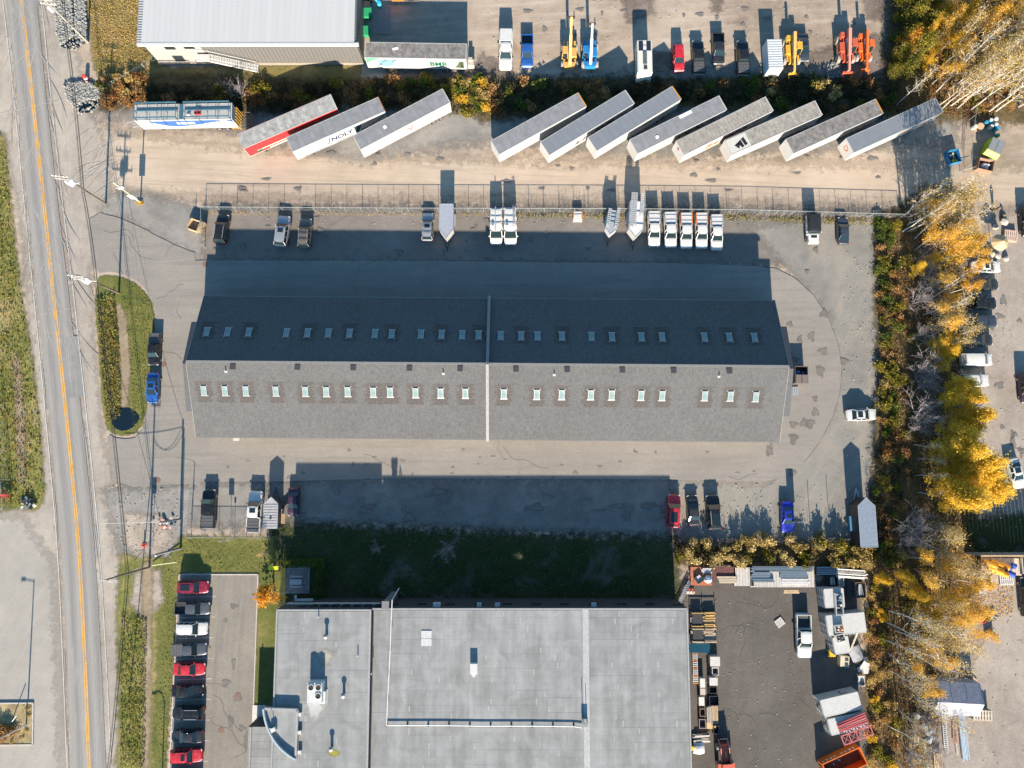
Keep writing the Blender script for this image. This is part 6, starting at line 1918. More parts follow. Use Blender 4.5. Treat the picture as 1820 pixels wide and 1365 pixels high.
# shipping containers
m_cont = plain('container_white', (.47, .47, .455), .5, var=.08)
def container(A, B, L, label, Hc=2.6, m=m_cont, sgn=1):
    """A, B: the two west roof corners in the picture, north then south; the box runs east from them"""
    a, b_ = W(*A, Hc), W(*B, Hc)
    d = (a - b_)
    wd = d.length
    ax = Vector((d.y, -d.x, 0)).normalized()
    c = (a + b_) / 2 + ax * L / 2
    t = thing('shipping_container', label, 'container', (c.x, c.y, G), math.atan2(ax.y, ax.x), 'white containers in the storage yard')
    h = Hc - G
    MB().box((0, 0, h - .05), (L - .2, wd - .2, .08)).build('roof', m, t)
    cor = MB().box((0, 0, 0), (.05, .05, h - .25)).mesh('corrugation', m)
    for s in (-1, 1):
        MB().box((0, s * (wd / 2 - .05), h / 2), (L - .2, .05, h - .2)).build('side_panel', m, t)
        MB().box((0, s * (wd / 2 - .05), h - .06), (L, .1, .12)).build('top_rail', m, t)
        for i in range(int(L / .6)):
            o = link('corrugation', cor, t)
            o.location = (-L / 2 + .3 + i * .6, s * (wd / 2 - .01), h / 2)
        MB().box((s * (L / 2 - .05), 0, h / 2), (.05, wd - .2, h - .2)).build('end_panel', m, t)
        for q in (-1, 1): MB().box((s * (L / 2 - .06), q * (wd / 2 - .06), h / 2), (.12, .12, h)).build('corner_post', m, t)
    for q in (-.3, .3):
        for z in (.8, 1.6, 2.2): MB().box((-L / 2 - .02, q * wd, z), (.03, wd * .48, .05)).build('door_bar', m_dark, t)
        MB().tube((-L / 2 - .04, q * wd * .5, .2), (-L / 2 - .04, q * wd * .5, h - .2), .03).build('lock_rod', m_dark, t)
    t['_w'] = wd
    return t
def px_len(A, B, z): return (W(*A, z) - W(*B, z)).length
container((1463, 1047), (1466, 1081), px_len((1463, 1047), (1500, 1049), 2.6), 'short white container with a machine frame on its roof')
ct = container((1467, 1094.5), (1472, 1131), px_len((1467, 1094), (1537, 1091), 2.6), 'long white container with two crates on its roof end')
container((1479, 1134), (1484, 1164), px_len((1479, 1134), (1508, 1131), 2.6), 'short white container beside the yellow machine')
c1 = container((1457, 1245), (1465, 1276), px_len((1457, 1245), (1523, 1222), 2.6), 'white container with black lettering on its doors')
c2 = container((1470, 1279), (1477, 1308), px_len((1470, 1279), (1535, 1256), 2.6), 'white container carrying red steel trusses')
for cc in (c1, c2):
    L = 5.9
    for k, (y, z) in enumerate(((.4, 1.9), (.1, 1.2), (-.3, .8))):
        MB().prism([(0, 0), (.3, .1), (.25, .5), (-.1, .35)], 0, .01).build('lettering', m_text_k, cc).matrix_local = Matrix.Translation((-px_len((1457, 1245), (1523, 1222), 2.6) / 2 - .06, y, z)) @ Matrix.Rotation(R(-90), 4, 'Y')
# the crescent mark printed on the container's north side
em = MB()
for i in range(9):
    a0, a1 = R(30 + i * 26), R(30 + (i + 1) * 26)
    em.bar((1.0 + .5 * math.cos(a0), c1['_w'] / 2 + .03, 1.45 + .5 * math.sin(a0)), (1.0 + .5 * math.cos(a1), c1['_w'] / 2 + .03, 1.45 + .5 * math.sin(a1)), .02, .12)
em.build('emblem', m_text_k, c1)
# machine frame, crates, trusses riding on the containers
t = pile('machine_frame', 'galvanised machine frame set on the short white container', 'machine', 1475, 1067, 0, None, 2.62)
for x in (-.5, .5): MB().box((x, 0, .3), (.16, 3.2, .5)).build('side_rail', m_alu, t)
for y in (-1.5, -.5, .5, 1.4): MB().box((0, y, .35), (.9, .18, .3)).build('cross_rail', m_alu, t)
for i in range(6): MB().box((random.uniform(-.3, .3), random.uniform(-1.2, 1.2), .55), (.3, .35, .35), R(random.uniform(0, 60))).build('machine_block', (m_white_metal, m_dark, m_steel_b)[i % 3], t)
for k, (px, py, rz, lab) in enumerate([(1475, 1109, 6, 'white crate of orange fittings on the long container'), (1477, 1125, 16, 'white crate of black fittings on the long container')]):
    t = pile('fittings_crate', lab, 'crate', px, py, rz, 'crates riding on the long container', 2.62)
    for s in (-1, 1):
        MB().box((0, s * .5, .3), (1.3, .08, .6)).build('side_panel', m_cw, t)
        MB().box((s * .62, 0, .3), (.08, .92, .6)).build('side_panel', m_cw, t)
    for i in range(6): MB().box((random.uniform(-.4, .4), random.uniform(-.3, .3), .5), (.3, .2, .2), R(random.uniform(0, 90))).build('fitting', ((m_orange, m_white_metal), (m_black, m_white_metal))[k][i % 2], t)
t = pile('yellow_compactor', 'small yellow machine beside the short container', 'machine', 1474, 1158)
MB().box((0, 0, .7), (.9, 1.0, .5)).build('body', MATS['drum_yellow'], t)
for x in (-.3, 0, .3): MB().box((x, 0, 1.02), (.16, .9, .16)).build('cover', MATS['drum_yellow'], t)
MB().bar((0, .5, .8), (0, 1.4, 1.4), .08).build('handle', m_dark, t)
wheels(t, (-.4, .4), .5, .28)
t = pile('wood_cabinet', 'cream wooden cabinet with two dark openings', 'cabinet', 1495, 1172, -6)
MB().box((0, 0, .55), (1.3, 1.5, 1.1)).build('carcass', plain('cabinet_cream', (.5, .44, .33), .7), t)
for y in (-.35, .35): MB().box((.25, y, 1.11), (.5, .45, .04)).build('opening', m_dark, t)
t = pile('grey_cover', 'grey tarp thrown over a heap beside the containers', 'tarp', 1519, 1160, 20)
mb = MB(); mb.v = [(-.9 + i * .2, -1.1 + j * .22, max(.05, .6 - .4 * ((-.9 + i * .2) ** 2)) + .15 * mnoise.noise(Vector((i * .9, j * .9, 3)))) for i in range(10) for j in range(11)]
mb.f = [(i * 11 + j, (i + 1) * 11 + j, (i + 1) * 11 + j + 1, i * 11 + j + 1) for i in range(9) for j in range(10)]; mb.m = [0] * len(mb.f)
mb.build('tarp', plain('tarp_grey', (.3, .31, .33), .6), t, True)
t = pile('long_plank', 'grey plank leaning past the long container', 'plank', 1511, 1140, -18)
MB().box((0, 0, .9), (.25, 3.4, .1), M=Matrix.Rotation(R(14), 4, 'X')).build('plank', m_wood_g, t)
t = pile('scrap_heap', 'heap of white scrap panels beside the tree belt', 'scrap', 1533, 1185, 12)
for i in range(9): MB().box((random.uniform(-.6, .6), random.uniform(-.9, .9), .15 + i * .05), (random.uniform(.5, 1.1), random.uniform(.4, .9), .07), R(random.uniform(0, 90))).build('panel', (m_cw, m_white_metal, m_orange, m_dark)[i % 4 if i % 5 == 0 else i % 2], t)
t = pile('work_bench', 'small white bench with a tyre on it by the tree belt', 'bench', 1527, 1208)
MB().box((0, 0, .6), (1.0, 1.5, .08)).build('benchtop', m_cw, t)
for x in (-.4, .4):
    for y in (-.6, .6): MB().box((x, y, .3), (.08, .08, .6)).build('leg', m_dark, t)
MB().lathe((.1, -.3, .65), [(.3, 0), (.34, .1), (.3, .2), (.16, .2), (.14, .1)], 14).build('tyre', m_tyre, t)
# red roof trusses
t = pile('steel_trusses', 'red steel trusses lying on the white container', 'trusses', 1503, 1282, 20, None, 2.62)
m_truss = plain('truss_red', (.42, .08, .085), .55, rnd=.25)
for i in range(5): MB().bar((-2.3, .35 + i * .25, .25 + .1 * (i % 2)), (2.2, .25 + i * .33, .3), .16).build('truss_chord', m_truss, t)
tr_ = MB()
tr_.bar((-2.3, -1.6, .25), (2.3, -1.6, .25), .14).bar((-2.3, -.3, .25), (2.3, -.3, .25), .14)
for i in range(5): tr_.bar((-2.3 + i * 1.12, -1.6, .25), (-2.3 + i * 1.12, -.3, .25), .12)
for i in range(4):
    tr_.bar((-2.3 + i * 1.12, -1.6, .25), (-1.2 + i * 1.12, -.3, .25), .07).bar((-2.3 + i * 1.12, -.3, .25), (-1.2 + i * 1.12, -1.6, .25), .07)
tr_.build('truss', plain('truss_pink', (.46, .13, .13), .55), t)
# orange skip
t = pile('roll_off_skip', 'orange open roll off skip with white lettering', 'skip', 1490, 1348, 23)
m_sk = plain('skip_orange', (.56, .13, .015), .5, var=.15)
m_ski = plain('skip_inside', (.12, .05, .03), .8)
L_, W_, H_ = 6.0, 2.5, 1.7
for s in (-1, 1):
    MB().box((0, s * W_ / 2, .25 + H_ / 2), (L_, .07, H_)).build('side_panel', m_sk, t)
    MB().box((s * L_ / 2, 0, .25 + H_ / 2), (.07, W_ - .08, H_)).build('end_panel', m_sk, t)
    MB().box((0, s * W_ / 2, .25 + H_), (L_ + .1, .14, .12)).build('top_rail', m_sk, t)
    MB().box((s * L_ / 2, 0, .25 + H_), (.14, W_ - .16, .12)).build('top_rail', m_sk, t)
    for i in range(9): MB().box((-L_ / 2 + .35 + i * .66, s * (W_ / 2 + .06), .25 + H_ / 2), (.1, .07, H_ - .1)).build('rib', m_sk, t)
MB().box((0, 0, .3), (L_ - .1, W_ - .1, .08)).build('floor_panel', m_ski, t)
for i in range(6): MB().box((random.uniform(-1.8, .6), random.uniform(-.4, .6), .5), (random.uniform(.3, 1.2), .25, .2), R(random.uniform(0, 180))).build('scrap', (m_steel_b, m_dark, m_ski)[i % 3], t)
MB().bar((-L_ / 2 - .1, -.6, .3), (-L_ / 2 - .1, -.6, 1.9), .12).bar((-L_ / 2 - .1, .6, .3), (-L_ / 2 - .1, .6, 1.9), .12).box((-L_ / 2 - .35, 0, .7), (.5, .5, .5)).build('hook_frame', m_sk, t)
for i, s in enumerate('GBOC'): text(s, .34, .42, m_text_w, (2.4 - i * .62, W_ / 2 + .1, 1.35), (-1, 0, 0), (0, 0, 1), t)
for i, s in enumerate('GSCT'): text(s, .34, .42, m_text_w, (-.6 - i * .62, W_ / 2 + .1, 1.35), (-1, 0, 0), (0, 0, 1), t)
# tractor
c = W(1284, 1343)
t = thing('farm_tractor', 'red tractor with loader arms at the bottom of the yard', 'tractor', (c.x, c.y, G), R(4))
MB().box((0, .9, 1.05), (.9, 2.4, .8)).build('bonnet', m_red_p, t)
MB().loft([[(-.75, y0, z), (.75, y0, z), (.75, y1, z), (-.75, y1, z)] for z, y0, y1 in ((1.0, -1.7, -.2), (2.3, -1.5, -.4))]).build('cab', m_glass, t)
MB().box((0, -.95, 2.36), (1.45, 1.4, .12)).build('cab_roof', m_red_p, t)
for s in (-1, 1):
    o = link('wheel', big_tyre, t); o.location = (s * .95, -1.1, .75); o.scale = (1.1, 1.15, 1.15); link('rim', big_rim, o)
    o = link('wheel', big_tyre, t); o.location = (s * .8, 1.5, .5); o.scale = (.8, .75, .75); link('rim', big_rim, o)
    MB().box((s * .95, -1.1, 1.6), (.55, 1.3, .08)).build('fender', m_red_p, t)
    MB().bar((s * .62, -.3, 1.7), (s * .62, 1.8, 1.9), .14).bar((s * .62, 1.8, 1.9), (s * .62, 2.8, 1.0), .14).build('loader_arm', plain('loader_red', (.55, .16, .11), .5), t)
    MB().box((s * .5, 3.5, .9), (.1, 1.2, .08)).build('fork', m_dark, t)
MB().box((0, 2.9, 1.1), (1.2, .12, .6)).build('fork_carriage', m_dark, t)
MB().box((.1, .7, 1.5), (.14, .9, .06)).build('stripe', MATS['drum_yellow'], t)
# dark bins and racks at the north-east of the storage yard
for px, py, w, d, h, lab, m in [(1475, 1031, 1.6, 1.5, .9, 'dark blue bin behind the short white container', m_dark), (1490, 1031, 1.0, 1.5, .7, 'pale box next to the dark blue bin', m_cw), (1524, 1047, 1.5, 2.3, 1.0, 'brown bin holding pale boards by the hedge', plain('bin_brown', (.2, .15, .11), .7))]:
    t = pile('storage_bin', lab, 'bin', px, py)
    for s in (-1, 1):
        MB().box((0, s * (d / 2 - .04), h / 2), (w - .01, .07, h)).build('side_panel', m, t)
        MB().box((s * (w / 2 - .04), 0, h / 2), (.07, d - .16, h)).build('side_panel', m, t)
    for i in range(4): MB().box((-.3 + i * .2, 0, h * .8), (.14, d * .75, .08), R(random.uniform(-8, 8))).build('board', (m_steel_b, m_cw, m_wood_g)[i % 3], t)
t = pile('pipe_rack', 'rack of grey pipes at the east end of the hedge', 'pipes', 1508, 1018, -4)
for i in range(8): MB().tube((-2.3, -.6 + i * .17, .8 + .05 * (i % 2)), (2.2 + random.uniform(-.3, .3), -.6 + i * .17, .8 + .05 * (i % 2)), .07, n=7).build('pipe', (m_alu, m_wood_g)[i % 3 == 2], t)
for x in (-1.8, 1.8): MB().box((x, 0, .4), (.12, 1.4, .7)).build('rack_leg', m_dark, t)
t = pile('beam_stack', 'stack of dark blue beams beside the pipe rack', 'steel beams', 1465, 1013, 0)
for i in range(5): MB().box((0, -.5 + i * .25, .7), (3.0, .18, .25)).build('steel_beam', m_steel_b, t)
t = pile('dark_rails', 'dark upright rails leaning beside the brown bin', 'rails', 1507, 1048, -4)
for i in range(4): MB().box((-.3 + i * .22, 0, .5), (.14, 2.6, .14)).build('rail', m_dark, t)
# ================================================================ FENCES, POLES, WIRES, STREET AND YARD CLUTTER
m_fence = plain('fence_zinc', (.40, .43, .43), .5, .4)
m_wire = plain('wire_mesh', (.30, .33, .33), .5, .4)
def chain_fence(name, pts, label, posts, h=1.85, z0=G, top=True):
    """pts: ground line in survey pixels of the fence foot; posts: number of bays per segment"""
    P = [W(x, y) for x, y in pts]
    t = thing(name, label, 'fence', (P[0].x, P[0].y, z0))
    O = Vector((P[0].x, P[0].y, 0))
    P = [p - O for p in P]
    me = MB()
    for (a, b_), n in zip(zip(P[:-1], P[1:]), posts):
        d = (b_ - a)
        for i in range(n + 1):
            q = a.lerp(b_, i / n)
            pm = MB().tube(q, q + Vector((0, 0, h)), .038, n=6)
            pm.build('post', m_fence, t)
        if top:
            rl = MB()
            for i in range(n):
                q0, q1 = a.lerp(b_, i / n), a.lerp(b_, (i + 1) / n)
                rl.tube(q0 + Vector((0, 0, h - .02)), q1 + Vector((0, 0, h - .02)), .03, n=5)
            rl.build('top_rail', m_fence, t)
        L = d.length
        ux = d.normalized()
        s = .15
        k = int((L + h) / s)
        for i in range(k):
            x = i * s
            for sg in (1, -1):
                x0, x1 = x - h, x
                za, zb = 0.0, h
                if x0 < 0: za = -x0; x0 = 0
                if x1 > L: zb = h - (x1 - L); x1 = L
                if zb - za < .05: continue
                p0, p1 = a + ux * x0, a + ux * x1
                p0.z, p1.z = (za, zb) if sg == 1 else (h - za, h - zb)
                w = Vector((0, 0, .012))
                me.add([p0, p1, p1 + w, p0 + w], [(0, 1, 2, 3)])
    tag(me.build('wire_mesh', m_wire, t), kind='stuff')
    return t
chain_fence('chain_link_fence', [(366, 375), (700, 377), (1100, 378), (1320, 380), (1598, 388)], 'long chain link fence between the gravel track and the parking row', [12, 15, 8, 10])
chain_fence('chain_link_fence', [(366, 375), (365, 440)], 'short chain link return at the west end of the long fence', [3])
chain_fence('chain_link_fence', [(340, 953), (487, 954)], 'chain link fence behind the black and white pickups', [6])
chain_fence('chain_link_fence', [(340, 953), (345, 872)], 'chain link side fence at the corner of the south lot', [3])
chain_fence('chain_link_fence', [(2, 700), (20, 903)], 'chain link fence along the verge west of the road', [8])
chain_fence('chain_link_fence', [(20, 903), (-30, 906)], 'south end of the chain link compound west of the road', [2])
chain_fence('chain_link_fence', [(1714, 300), (1716, 250), (1724, 196)], 'leaning chain link fence beside the lime green skip', [3, 3])
chain_fence('chain_link_fence', [(1706, 306), (1730, 300)], 'short gate at the foot of the leaning chain link fence', [1], .9)
wf = thing('wire_fence', 'thin wire stock fence along the dry lawn', 'fence', W(178, 166))
O = W(178, 166)
pts = [W(x, y) - O for x, y in ((178, 166), (205, 152), (232, 137), (258, 121), (282, 106))]
for p in pts: MB().tube(p, p + Vector((0, 0, 1.3)), .05, n=6).build('post', m_wood_g, wf)
wb_ = MB()
for z in (.5, .9, 1.25):
    for a, b_ in zip(pts[:-1], pts[1:]): wb_.tube(a + Vector((0, 0, z)), b_ + Vector((0, 0, z)), .015, n=4)
wb_.build('wire', m_wire, wf)

# --- utility poles
m_pole = plain('pole_wood', (.13, .10, .08), .85, var=.25)
m_pole_p = plain('pole_pale', (.34, .31, .27), .85, var=.2)
m_ins = plain('insulator', (.55, .54, .52), .35)
m_can = plain('transformer_grey', (.52, .57, .62), .4)
ARM = Vector((1, -.12, 0)).normalized()
poles = []
def utility_pole(bx, by, h, label, arms, cans, m=m_pole):
    c = W(bx, by)
    t = thing('utility_pole', label, 'utility pole', (c.x, c.y, G - .02), 0, 'poles along the road')
    MB().tube((0, 0, 0), (0, 0, h), .17, .11, n=9).build('pole', m, t)
    for dz, w, off in arms:
        a = MB().bar(ARM * (-w / 2 + off) + Vector((0, -.16, h - dz)), ARM * (w / 2 + off) + Vector((0, -.16, h - dz)), .11, .12)
        ao = a.build('crossarm', plain('arm_wood', (.42, .39, .35), .8), t)
        for k in (-.92, -.45, .45, .92):
            q = ARM * (w / 2 * k + off) + Vector((0, -.16, h - dz + .06))
            MB().lathe(q, [(.05, 0), (.09, .08), (.05, .16), (.08, .2), (.03, .28)], 8).build('insulator', m_ins, ao)
    for i in range(cans):
        a = R(205 + 65 * i)
        q = Vector((.42 * math.cos(a), .42 * math.sin(a), h - 3.0 + .15 * i))
        co = MB().lathe(q, [(.26, 0), (.28, .1), (.28, .95), (.24, 1.05), (.08, 1.08)], 12).build('transformer', m_can, t)
        MB().lathe(q + Vector((.1, 0, 1.08)), [(.05, 0), (.07, .15), (.03, .28)], 7).build('bushing', m_ins, co)
    poles.append((c, h))
    return t
utility_pole(157, 76, 11.4, 'pale utility pole beside the riprap at the north edge', [(.3, 2.6, 0), (1.3, 2.4, .1)], 1, m_pole_p)
utility_pole(188.3, 362, 11.4, 'utility pole with transformers at the gravel track entrance', [(.25, 2.4, -.2), (1.35, 2.6, -.3), (2.5, 2.2, .1)], 3)
utility_pole(211.8, 521, 11.0, 'utility pole with transformers on the grass island', [(.25, 2.2, -.2), (1.3, 2.4, -.2), (2.6, 3.4, -.3)], 3)
utility_pole(266, 1008, 11.5, 'utility pole with thin wires beside the staff parking lawn', [(.3, 1.6, 0), (1.2, 1.4, .2)], 0)
for bx, by, h, lab in ((321, 974, 7.6, 'shorter pale pole at the corner of the front lawn'), (321, 922, 6.3, 'short pale pole beside the side fence with a service wire')):
    c = W(bx, by)
    t = thing('service_pole', lab, 'pole', (c.x, c.y, G - .02), 0, 'service poles by the south lot')
    MB().tube((0, 0, 0), (0, 0, h), .15, .11, n=9).build('pole', m_pole_p if h < 7 else m_pole, t)
    MB().tube((.2, -.1, .1), (.2, -.1, h - .6), .05, n=6).build('conduit', m_can, t)
    MB().lathe((0, -.15, h - .3), [(.14, 0), (.16, .25), (.06, .35)], 8).build('service_head', m_can, t)
    poles.append((c, h))
c = W(250, 360)
t = thing('sign_pole', 'pale leaning sign pole with small crossbars in yellow weeds', 'pole', (c.x, c.y, G - .02))
MB().tube((0, 0, 0), (.2, 0, 8.2), .12, .09, n=8).build('pole', plain('pole_lichen', (.48, .47, .38), .8), t)
MB().box((.1, -.15, 6.3), (1.0, .08, .12)).box((.1, -.15, 5.9), (.8, .08, .1)).build('crossbar', m_white_metal, t)
MB().box((.05, -.14, 2.6), (.95, .06, 1.5)).build('sign_board', m_white_metal, t)
MB().lathe((.55, 0, 6.1), [(.2, 0), (.24, .4), (.1, .5)], 9).build('lamp', m_white_metal, t)
# small road signs and markers
def sign(px, py, h, w, hh, label, m, mp=None, rz=0):
    c = W(px, py)
    t = thing('road_sign', label, 'sign', (c.x, c.y, G - .02), R(rz))
    MB().tube((0, 0, 0), (0, 0, h), .04, n=6).build('post', mp or m_alu, t)
    MB().box((0, -.05, h - hh / 2), (w, .03, hh)).build('board', m, t)
    return t
sign(272, 972, 4.4, .55, 1.1, 'small sign on a thin post in the sand patch by the road', m_white_metal)
sign(410, 957, 3.8, .8, 1.1, 'sign board on a post in the fence behind the pickups', m_white_metal)
sign(417, 958, 2.6, .3, .35, 'tiny square sign next to the sign board in the fence', m_white_metal)
sign(1408, 925, 3.3, 1.1, 2.2, 'upright board on a post beside the royal blue car', m_wood_g)
sign(1442, 968, 4.0, .1, .3, 'bare post standing in the golden hedge', m_wood_g, m_wood_g)
sign(1477, 975, 4.6, .1, .3, 'taller bare post near the black trailer', m_wood_g, m_wood_g)
sign(506, 1003, 2.2, .1, .1, 'thin pole under the yellow awning sign', m_alu)
c = W(257, 969)
t = thing('traffic_marker', 'red and black base of a marker in the sand patch', 'marker', (c.x, c.y, G))
MB().lathe((0, 0, 0), [(.45, 0), (.4, .06), (.12, .1), (.1, .9), (.02, .95)], 12).build('cone', plain('marker_red', (.6, .12, .08), .5), t)
c = W(155, 141)
t = thing('traffic_drum', 'red and white traffic drum on the gravel by the riprap', 'marker', (c.x, c.y, G), R(0))
MB().lathe((0, 0, 0), [(.4, 0), (.38, .3)], 14).build('base', plain('drum_red', (.65, .06, .05), .5), t)
MB().lathe((0, 0, .3), [(.36, 0), (.33, .35)], 14).build('band', m_white_metal, t)
MB().lathe((0, 0, .65), [(.33, 0), (.3, .35), (.1, .4)], 14).build('cap', MATS['drum_red'], t)
# yellow awning sign over the corner of the hedge
c = W(496, 1005)
t = thing('yellow_sign', 'yellow gas style roof sign at the corner of the patio hedge', 'sign', (c.x, c.y, G))
t['label'] = 'bright yellow sign bar at the corner of the patio hedge'
MB().box((0, 0, 2.6), (1.5, .5, .12)).build('board', plain('sign_yellow', (.80, .72, .02), .5), t)
for x in (-.5, .5): MB().tube((x, 0, 0), (x, 0, 2.6), .05, n=6).build('post', m_dark, t)
# wires between the poles
def wire(a, b_, sag, r=.016, n=14):
    pts = []
    for i in range(n + 1):
        u = i / n
        p = a.lerp(b_, u)
        p.z -= sag * 4 * u * (1 - u)
        pts.append(p)
    return MB().path(pts, r, 4)
m_cable = plain('cable_black', (.012, .012, .014), .6)
m_cond = plain('conductor', (.22, .22, .23), .5)
P0_, P1_, P2_, P3_ = [p for p, h in poles[:4]]
far_n = P0_ + (P0_ - P1_) * 1.2
far_s = P3_ + Vector((W(226, 1420).x - P3_.x, W(226, 1420).y - P3_.y, 0))
line = [far_n, P0_, P1_, P2_, P3_, far_s]
for k, (dz, off) in enumerate(((6.1, 0), (5.75, .05), (5.4, -.05), (6.5, .1))):
    mb = MB()
    for a, b_ in zip(line[:-1], line[1:]):
        w = wire(a + Vector((-.2 + off, 0, dz)), b_ + Vector((-.2 + off, 0, dz)), .35, .03 if k < 3 else .018)
        mb.add(w.v, w.f)
    tag(mb.build('telephone_cable', m_cable), 'black telephone cable strung low along the road poles', 'cable', 'telephone cables along the road')
for k, off in enumerate((-1.1, -.5, .9)):
    mb = MB()
    for (a, b_) in zip(line[:-1], line[1:]):
        w = wire(a + ARM * off + Vector((0, 0, 11.15)), b_ + ARM * off + Vector((0, 0, 11.15)), .5, .011)
        mb.add(w.v, w.f)
    tag(mb.build('power_line', m_cond), 'thin conductor strung between the pole tops', 'power line', 'conductors between the pole tops')
P4_, P5_ = poles[4][0], poles[5][0]
for a, ha, b_, hb_, lab in ((P2_, 8.2, P5_, 6.2, 'slack service cable from the island pole to the short pale pole'), (P3_, 8.0, P5_, 6.0, 'slack service cable from the lawn pole to the short pale pole'), (P3_, 8.2, P4_, 7.4, 'slack service cable from the lawn pole to the corner pole'),
                            (P5_, 5.9, P5_ + Vector((-9, -.3, 0)), 5.6, 'pale guy cable from the short pale pole over the sand patch')):
    tag(wire(a + Vector((0, 0, ha)), b_ + Vector((0, 0, hb_)), 1.0 if 'slack' in lab else .15, .028 if 'slack' in lab else .04).build('service_cable', m_cable if 'slack' in lab else m_white_metal), lab, 'cable')
for px, py, lab in ((281, 1013, 'pale guy rod beside the lawn pole'), (322, 1005, 'pale stake at the edge of the staff parking')):
    pass
gw = MB().tube(P3_ + Vector((.5, .3, .3)), P3_ + Vector((4.6, .9, 1.2)), .06)
tag(gw.build('guy_guard', plain('guy_yellow', (.62, .58, .38), .6)), 'pale guy guard rod leaning from the lawn pole', 'rod')

# --- south-west planting bed with its lamp post
bed = [(-40, 1250), (60, 1249), (59, 1323), (-40, 1324)]
bp = MB()
for a, b_ in zip(bed[:-1], bed[1:]): bp.bar(W(*a) + Vector((0, 0, .1)), W(*b_) + Vector((0, 0, .1)), .18, .2)
struct('bed_kerb', bp, m_kerb)
sheet('bed_soil', bed, groundmat('soil_mulch', [(.16, .12, .07), (.3, .24, .13), (.42, .34, .2)], .5, 1.5, None, grain=.4, spot=(.07, .05, .03), spot_scale=.5, spot_lo=.55), .14, 0)
c = W(48, 1287)
t = thing('lamp_post', 'slim white lamp post in the planting bed', 'lamp post', (c.x, c.y, G))
MB().tube((0, 0, 0), (0, 0, 8.6), .12, .08, n=8).build('pole', m_alu, t)
MB().bar((0, 0, 8.5), (-1.4, -.2, 8.7), .08).box((-1.6, -.2, 8.7), (.7, .3, .14)).build('lamp_head', m_white_metal, t)
t = thing('garden_light', 'white slanting rod in the planting bed', 'rod', W(30, 1275, G))
MB().tube((-.6, -.6, .2), (1.0, .8, 1.6), .06).build('rod', m_white_metal, t)
# red machine parts and junk inside the west compound, junk pile at its corner
t = thing('red_harrow', 'red farm implement inside the west compound', 'implement', W(4, 880, G))
for i in range(5): MB().box((-1.2 + i * .55, .2 * (i % 2), .5), (.12, 1.0, .3), R(10 * i)).build('tine_bar', plain('implement_red', (.62, .06, .04), .5), t)
MB().box((0, 0, .75), (3.0, .25, .15)).build('frame_bar', MATS['implement_red'], t)
t = thing('scrap_heap', 'heap of dark scrap at the south tip of the west verge', 'scrap', W(49, 893, G))
for i in range(22): MB().box((random.gauss(0, .6), random.gauss(0, .4), random.uniform(.1, .5)), (random.uniform(.2, .6), random.uniform(.2, .5), .2), R(random.uniform(0, 180))).build('scrap', (m_black, m_dark, m_cw, m_steel_b)[i % 4], t)
t = thing('junk_pile', 'pile of pale pink and white rubbish beside the short pale pole', 'rubbish', W(300, 932, G))
for i in range(14): MB().box((random.gauss(0, .9), random.gauss(0, .5), random.uniform(.08, .3)), (random.uniform(.2, .7), random.uniform(.2, .5), .12), R(random.uniform(0, 180))).build('scrap', (m_cw, plain('rag_pink', (.55, .3, .26), .8), m_white_metal, m_steel_b, m_orange)[i % 5], t)

# --- upper yard clutter beside the warehouse
for px, py, m, lab, r in ((658, 3, m_black, 'black bin beside the warehouse east wall', .45), (665, 12, plain('bin_blue', (.05, .38, .6), .4), 'bright blue barrel beside the black bin', .36), (660, 2, MATS['bin_blue'], 'second bright blue barrel by the warehouse wall', .36)):
    c = W(px, py)
    t = thing('waste_barrel', lab, 'barrel', (c.x + (1.0 if m is not m_black else 0), c.y, G))
    MB().lathe((0, 0, 0), [(r * .9, 0), (r, .4), (r, .9), (r * .92, 1.0)], 14).build('drum', m, t)
    MB().lathe((0, 0, 1.0), [(r * .95, 0), (r * .95, .06), (r * .5, .08)], 14).build('lid', m, t)
m_gr = plain('bin_green', (.02, .25, .11), .5)
for px, py, lab in ((655, 30, 'green wheeled container beside the warehouse wall'), (653, 62, 'green container in shade next to the BMR trailer')):
    c = W(px, py)
    t = thing('waste_container', lab, 'container', (c.x, c.y, G))
    MB().loft([[(-.7, -.7, z), (.7, -.7, z), (.7, .7, z), (-.7, .7, z)] if z > .5 else [(-.6, -.6, z), (.6, -.6, z), (.6, .6, z), (-.6, .6, z)] for z in (.15, .6, 1.1)]).build('body', m_gr, t)
    MB().box((0, 0, 1.16), (1.45, 1.45, .1), M=Matrix.Rotation(R(6), 4, 'X')).build('lid', m_gr, t)
c = W(654, 16)
t = thing('cable_spool', 'grey box crate beside the blue barrels', 'crate', (c.x, c.y, G))
t.name = 'tool_crate'
MB().box((0, 0, .6), (1.1, 1.0, 1.1)).build('body', m_steel_b, t)
MB().box((0, 0, 1.18), (1.15, 1.05, .08)).build('lid', m_dark, t)
c = W(722, -2)
t = thing('food_truck', 'dark trailer stall with orange counter at the top edge', 'trailer', (c.x, c.y, G), R(0))
MB().box((0, .2, 1.6), (4.4, 2.2, 2.2)).build('body', plain('stall_dark', (.07, .075, .085), .6), t)
MB().box((0, .2, 2.74), (4.6, 2.4, .1)).build('roof', plain('stall_roof', (.3, .33, .36), .5), t)
MB().box((-1.2, -.95, 1.3), (2.0, .1, 1.0)).build('counter', m_orange, t)
MB().box((-1.2, -1.03, 1.7), (1.6, .1, .5)).build('menu_board', m_white_metal, t)
MB().box((.9, -.95, 1.5), (1.0, .06, 1.9)).build('door', m_dark, t)
MB().box((-2.5, -.2, 1.4), (.5, 1.0, 1.4)).build('side_flap', m_orange, t)
wheels(t, (-.6, .2), 1.2)
MB().bar((2.2, .2, .5), (3.6, .3, .5), .1).build('drawbar', m_wood, t)
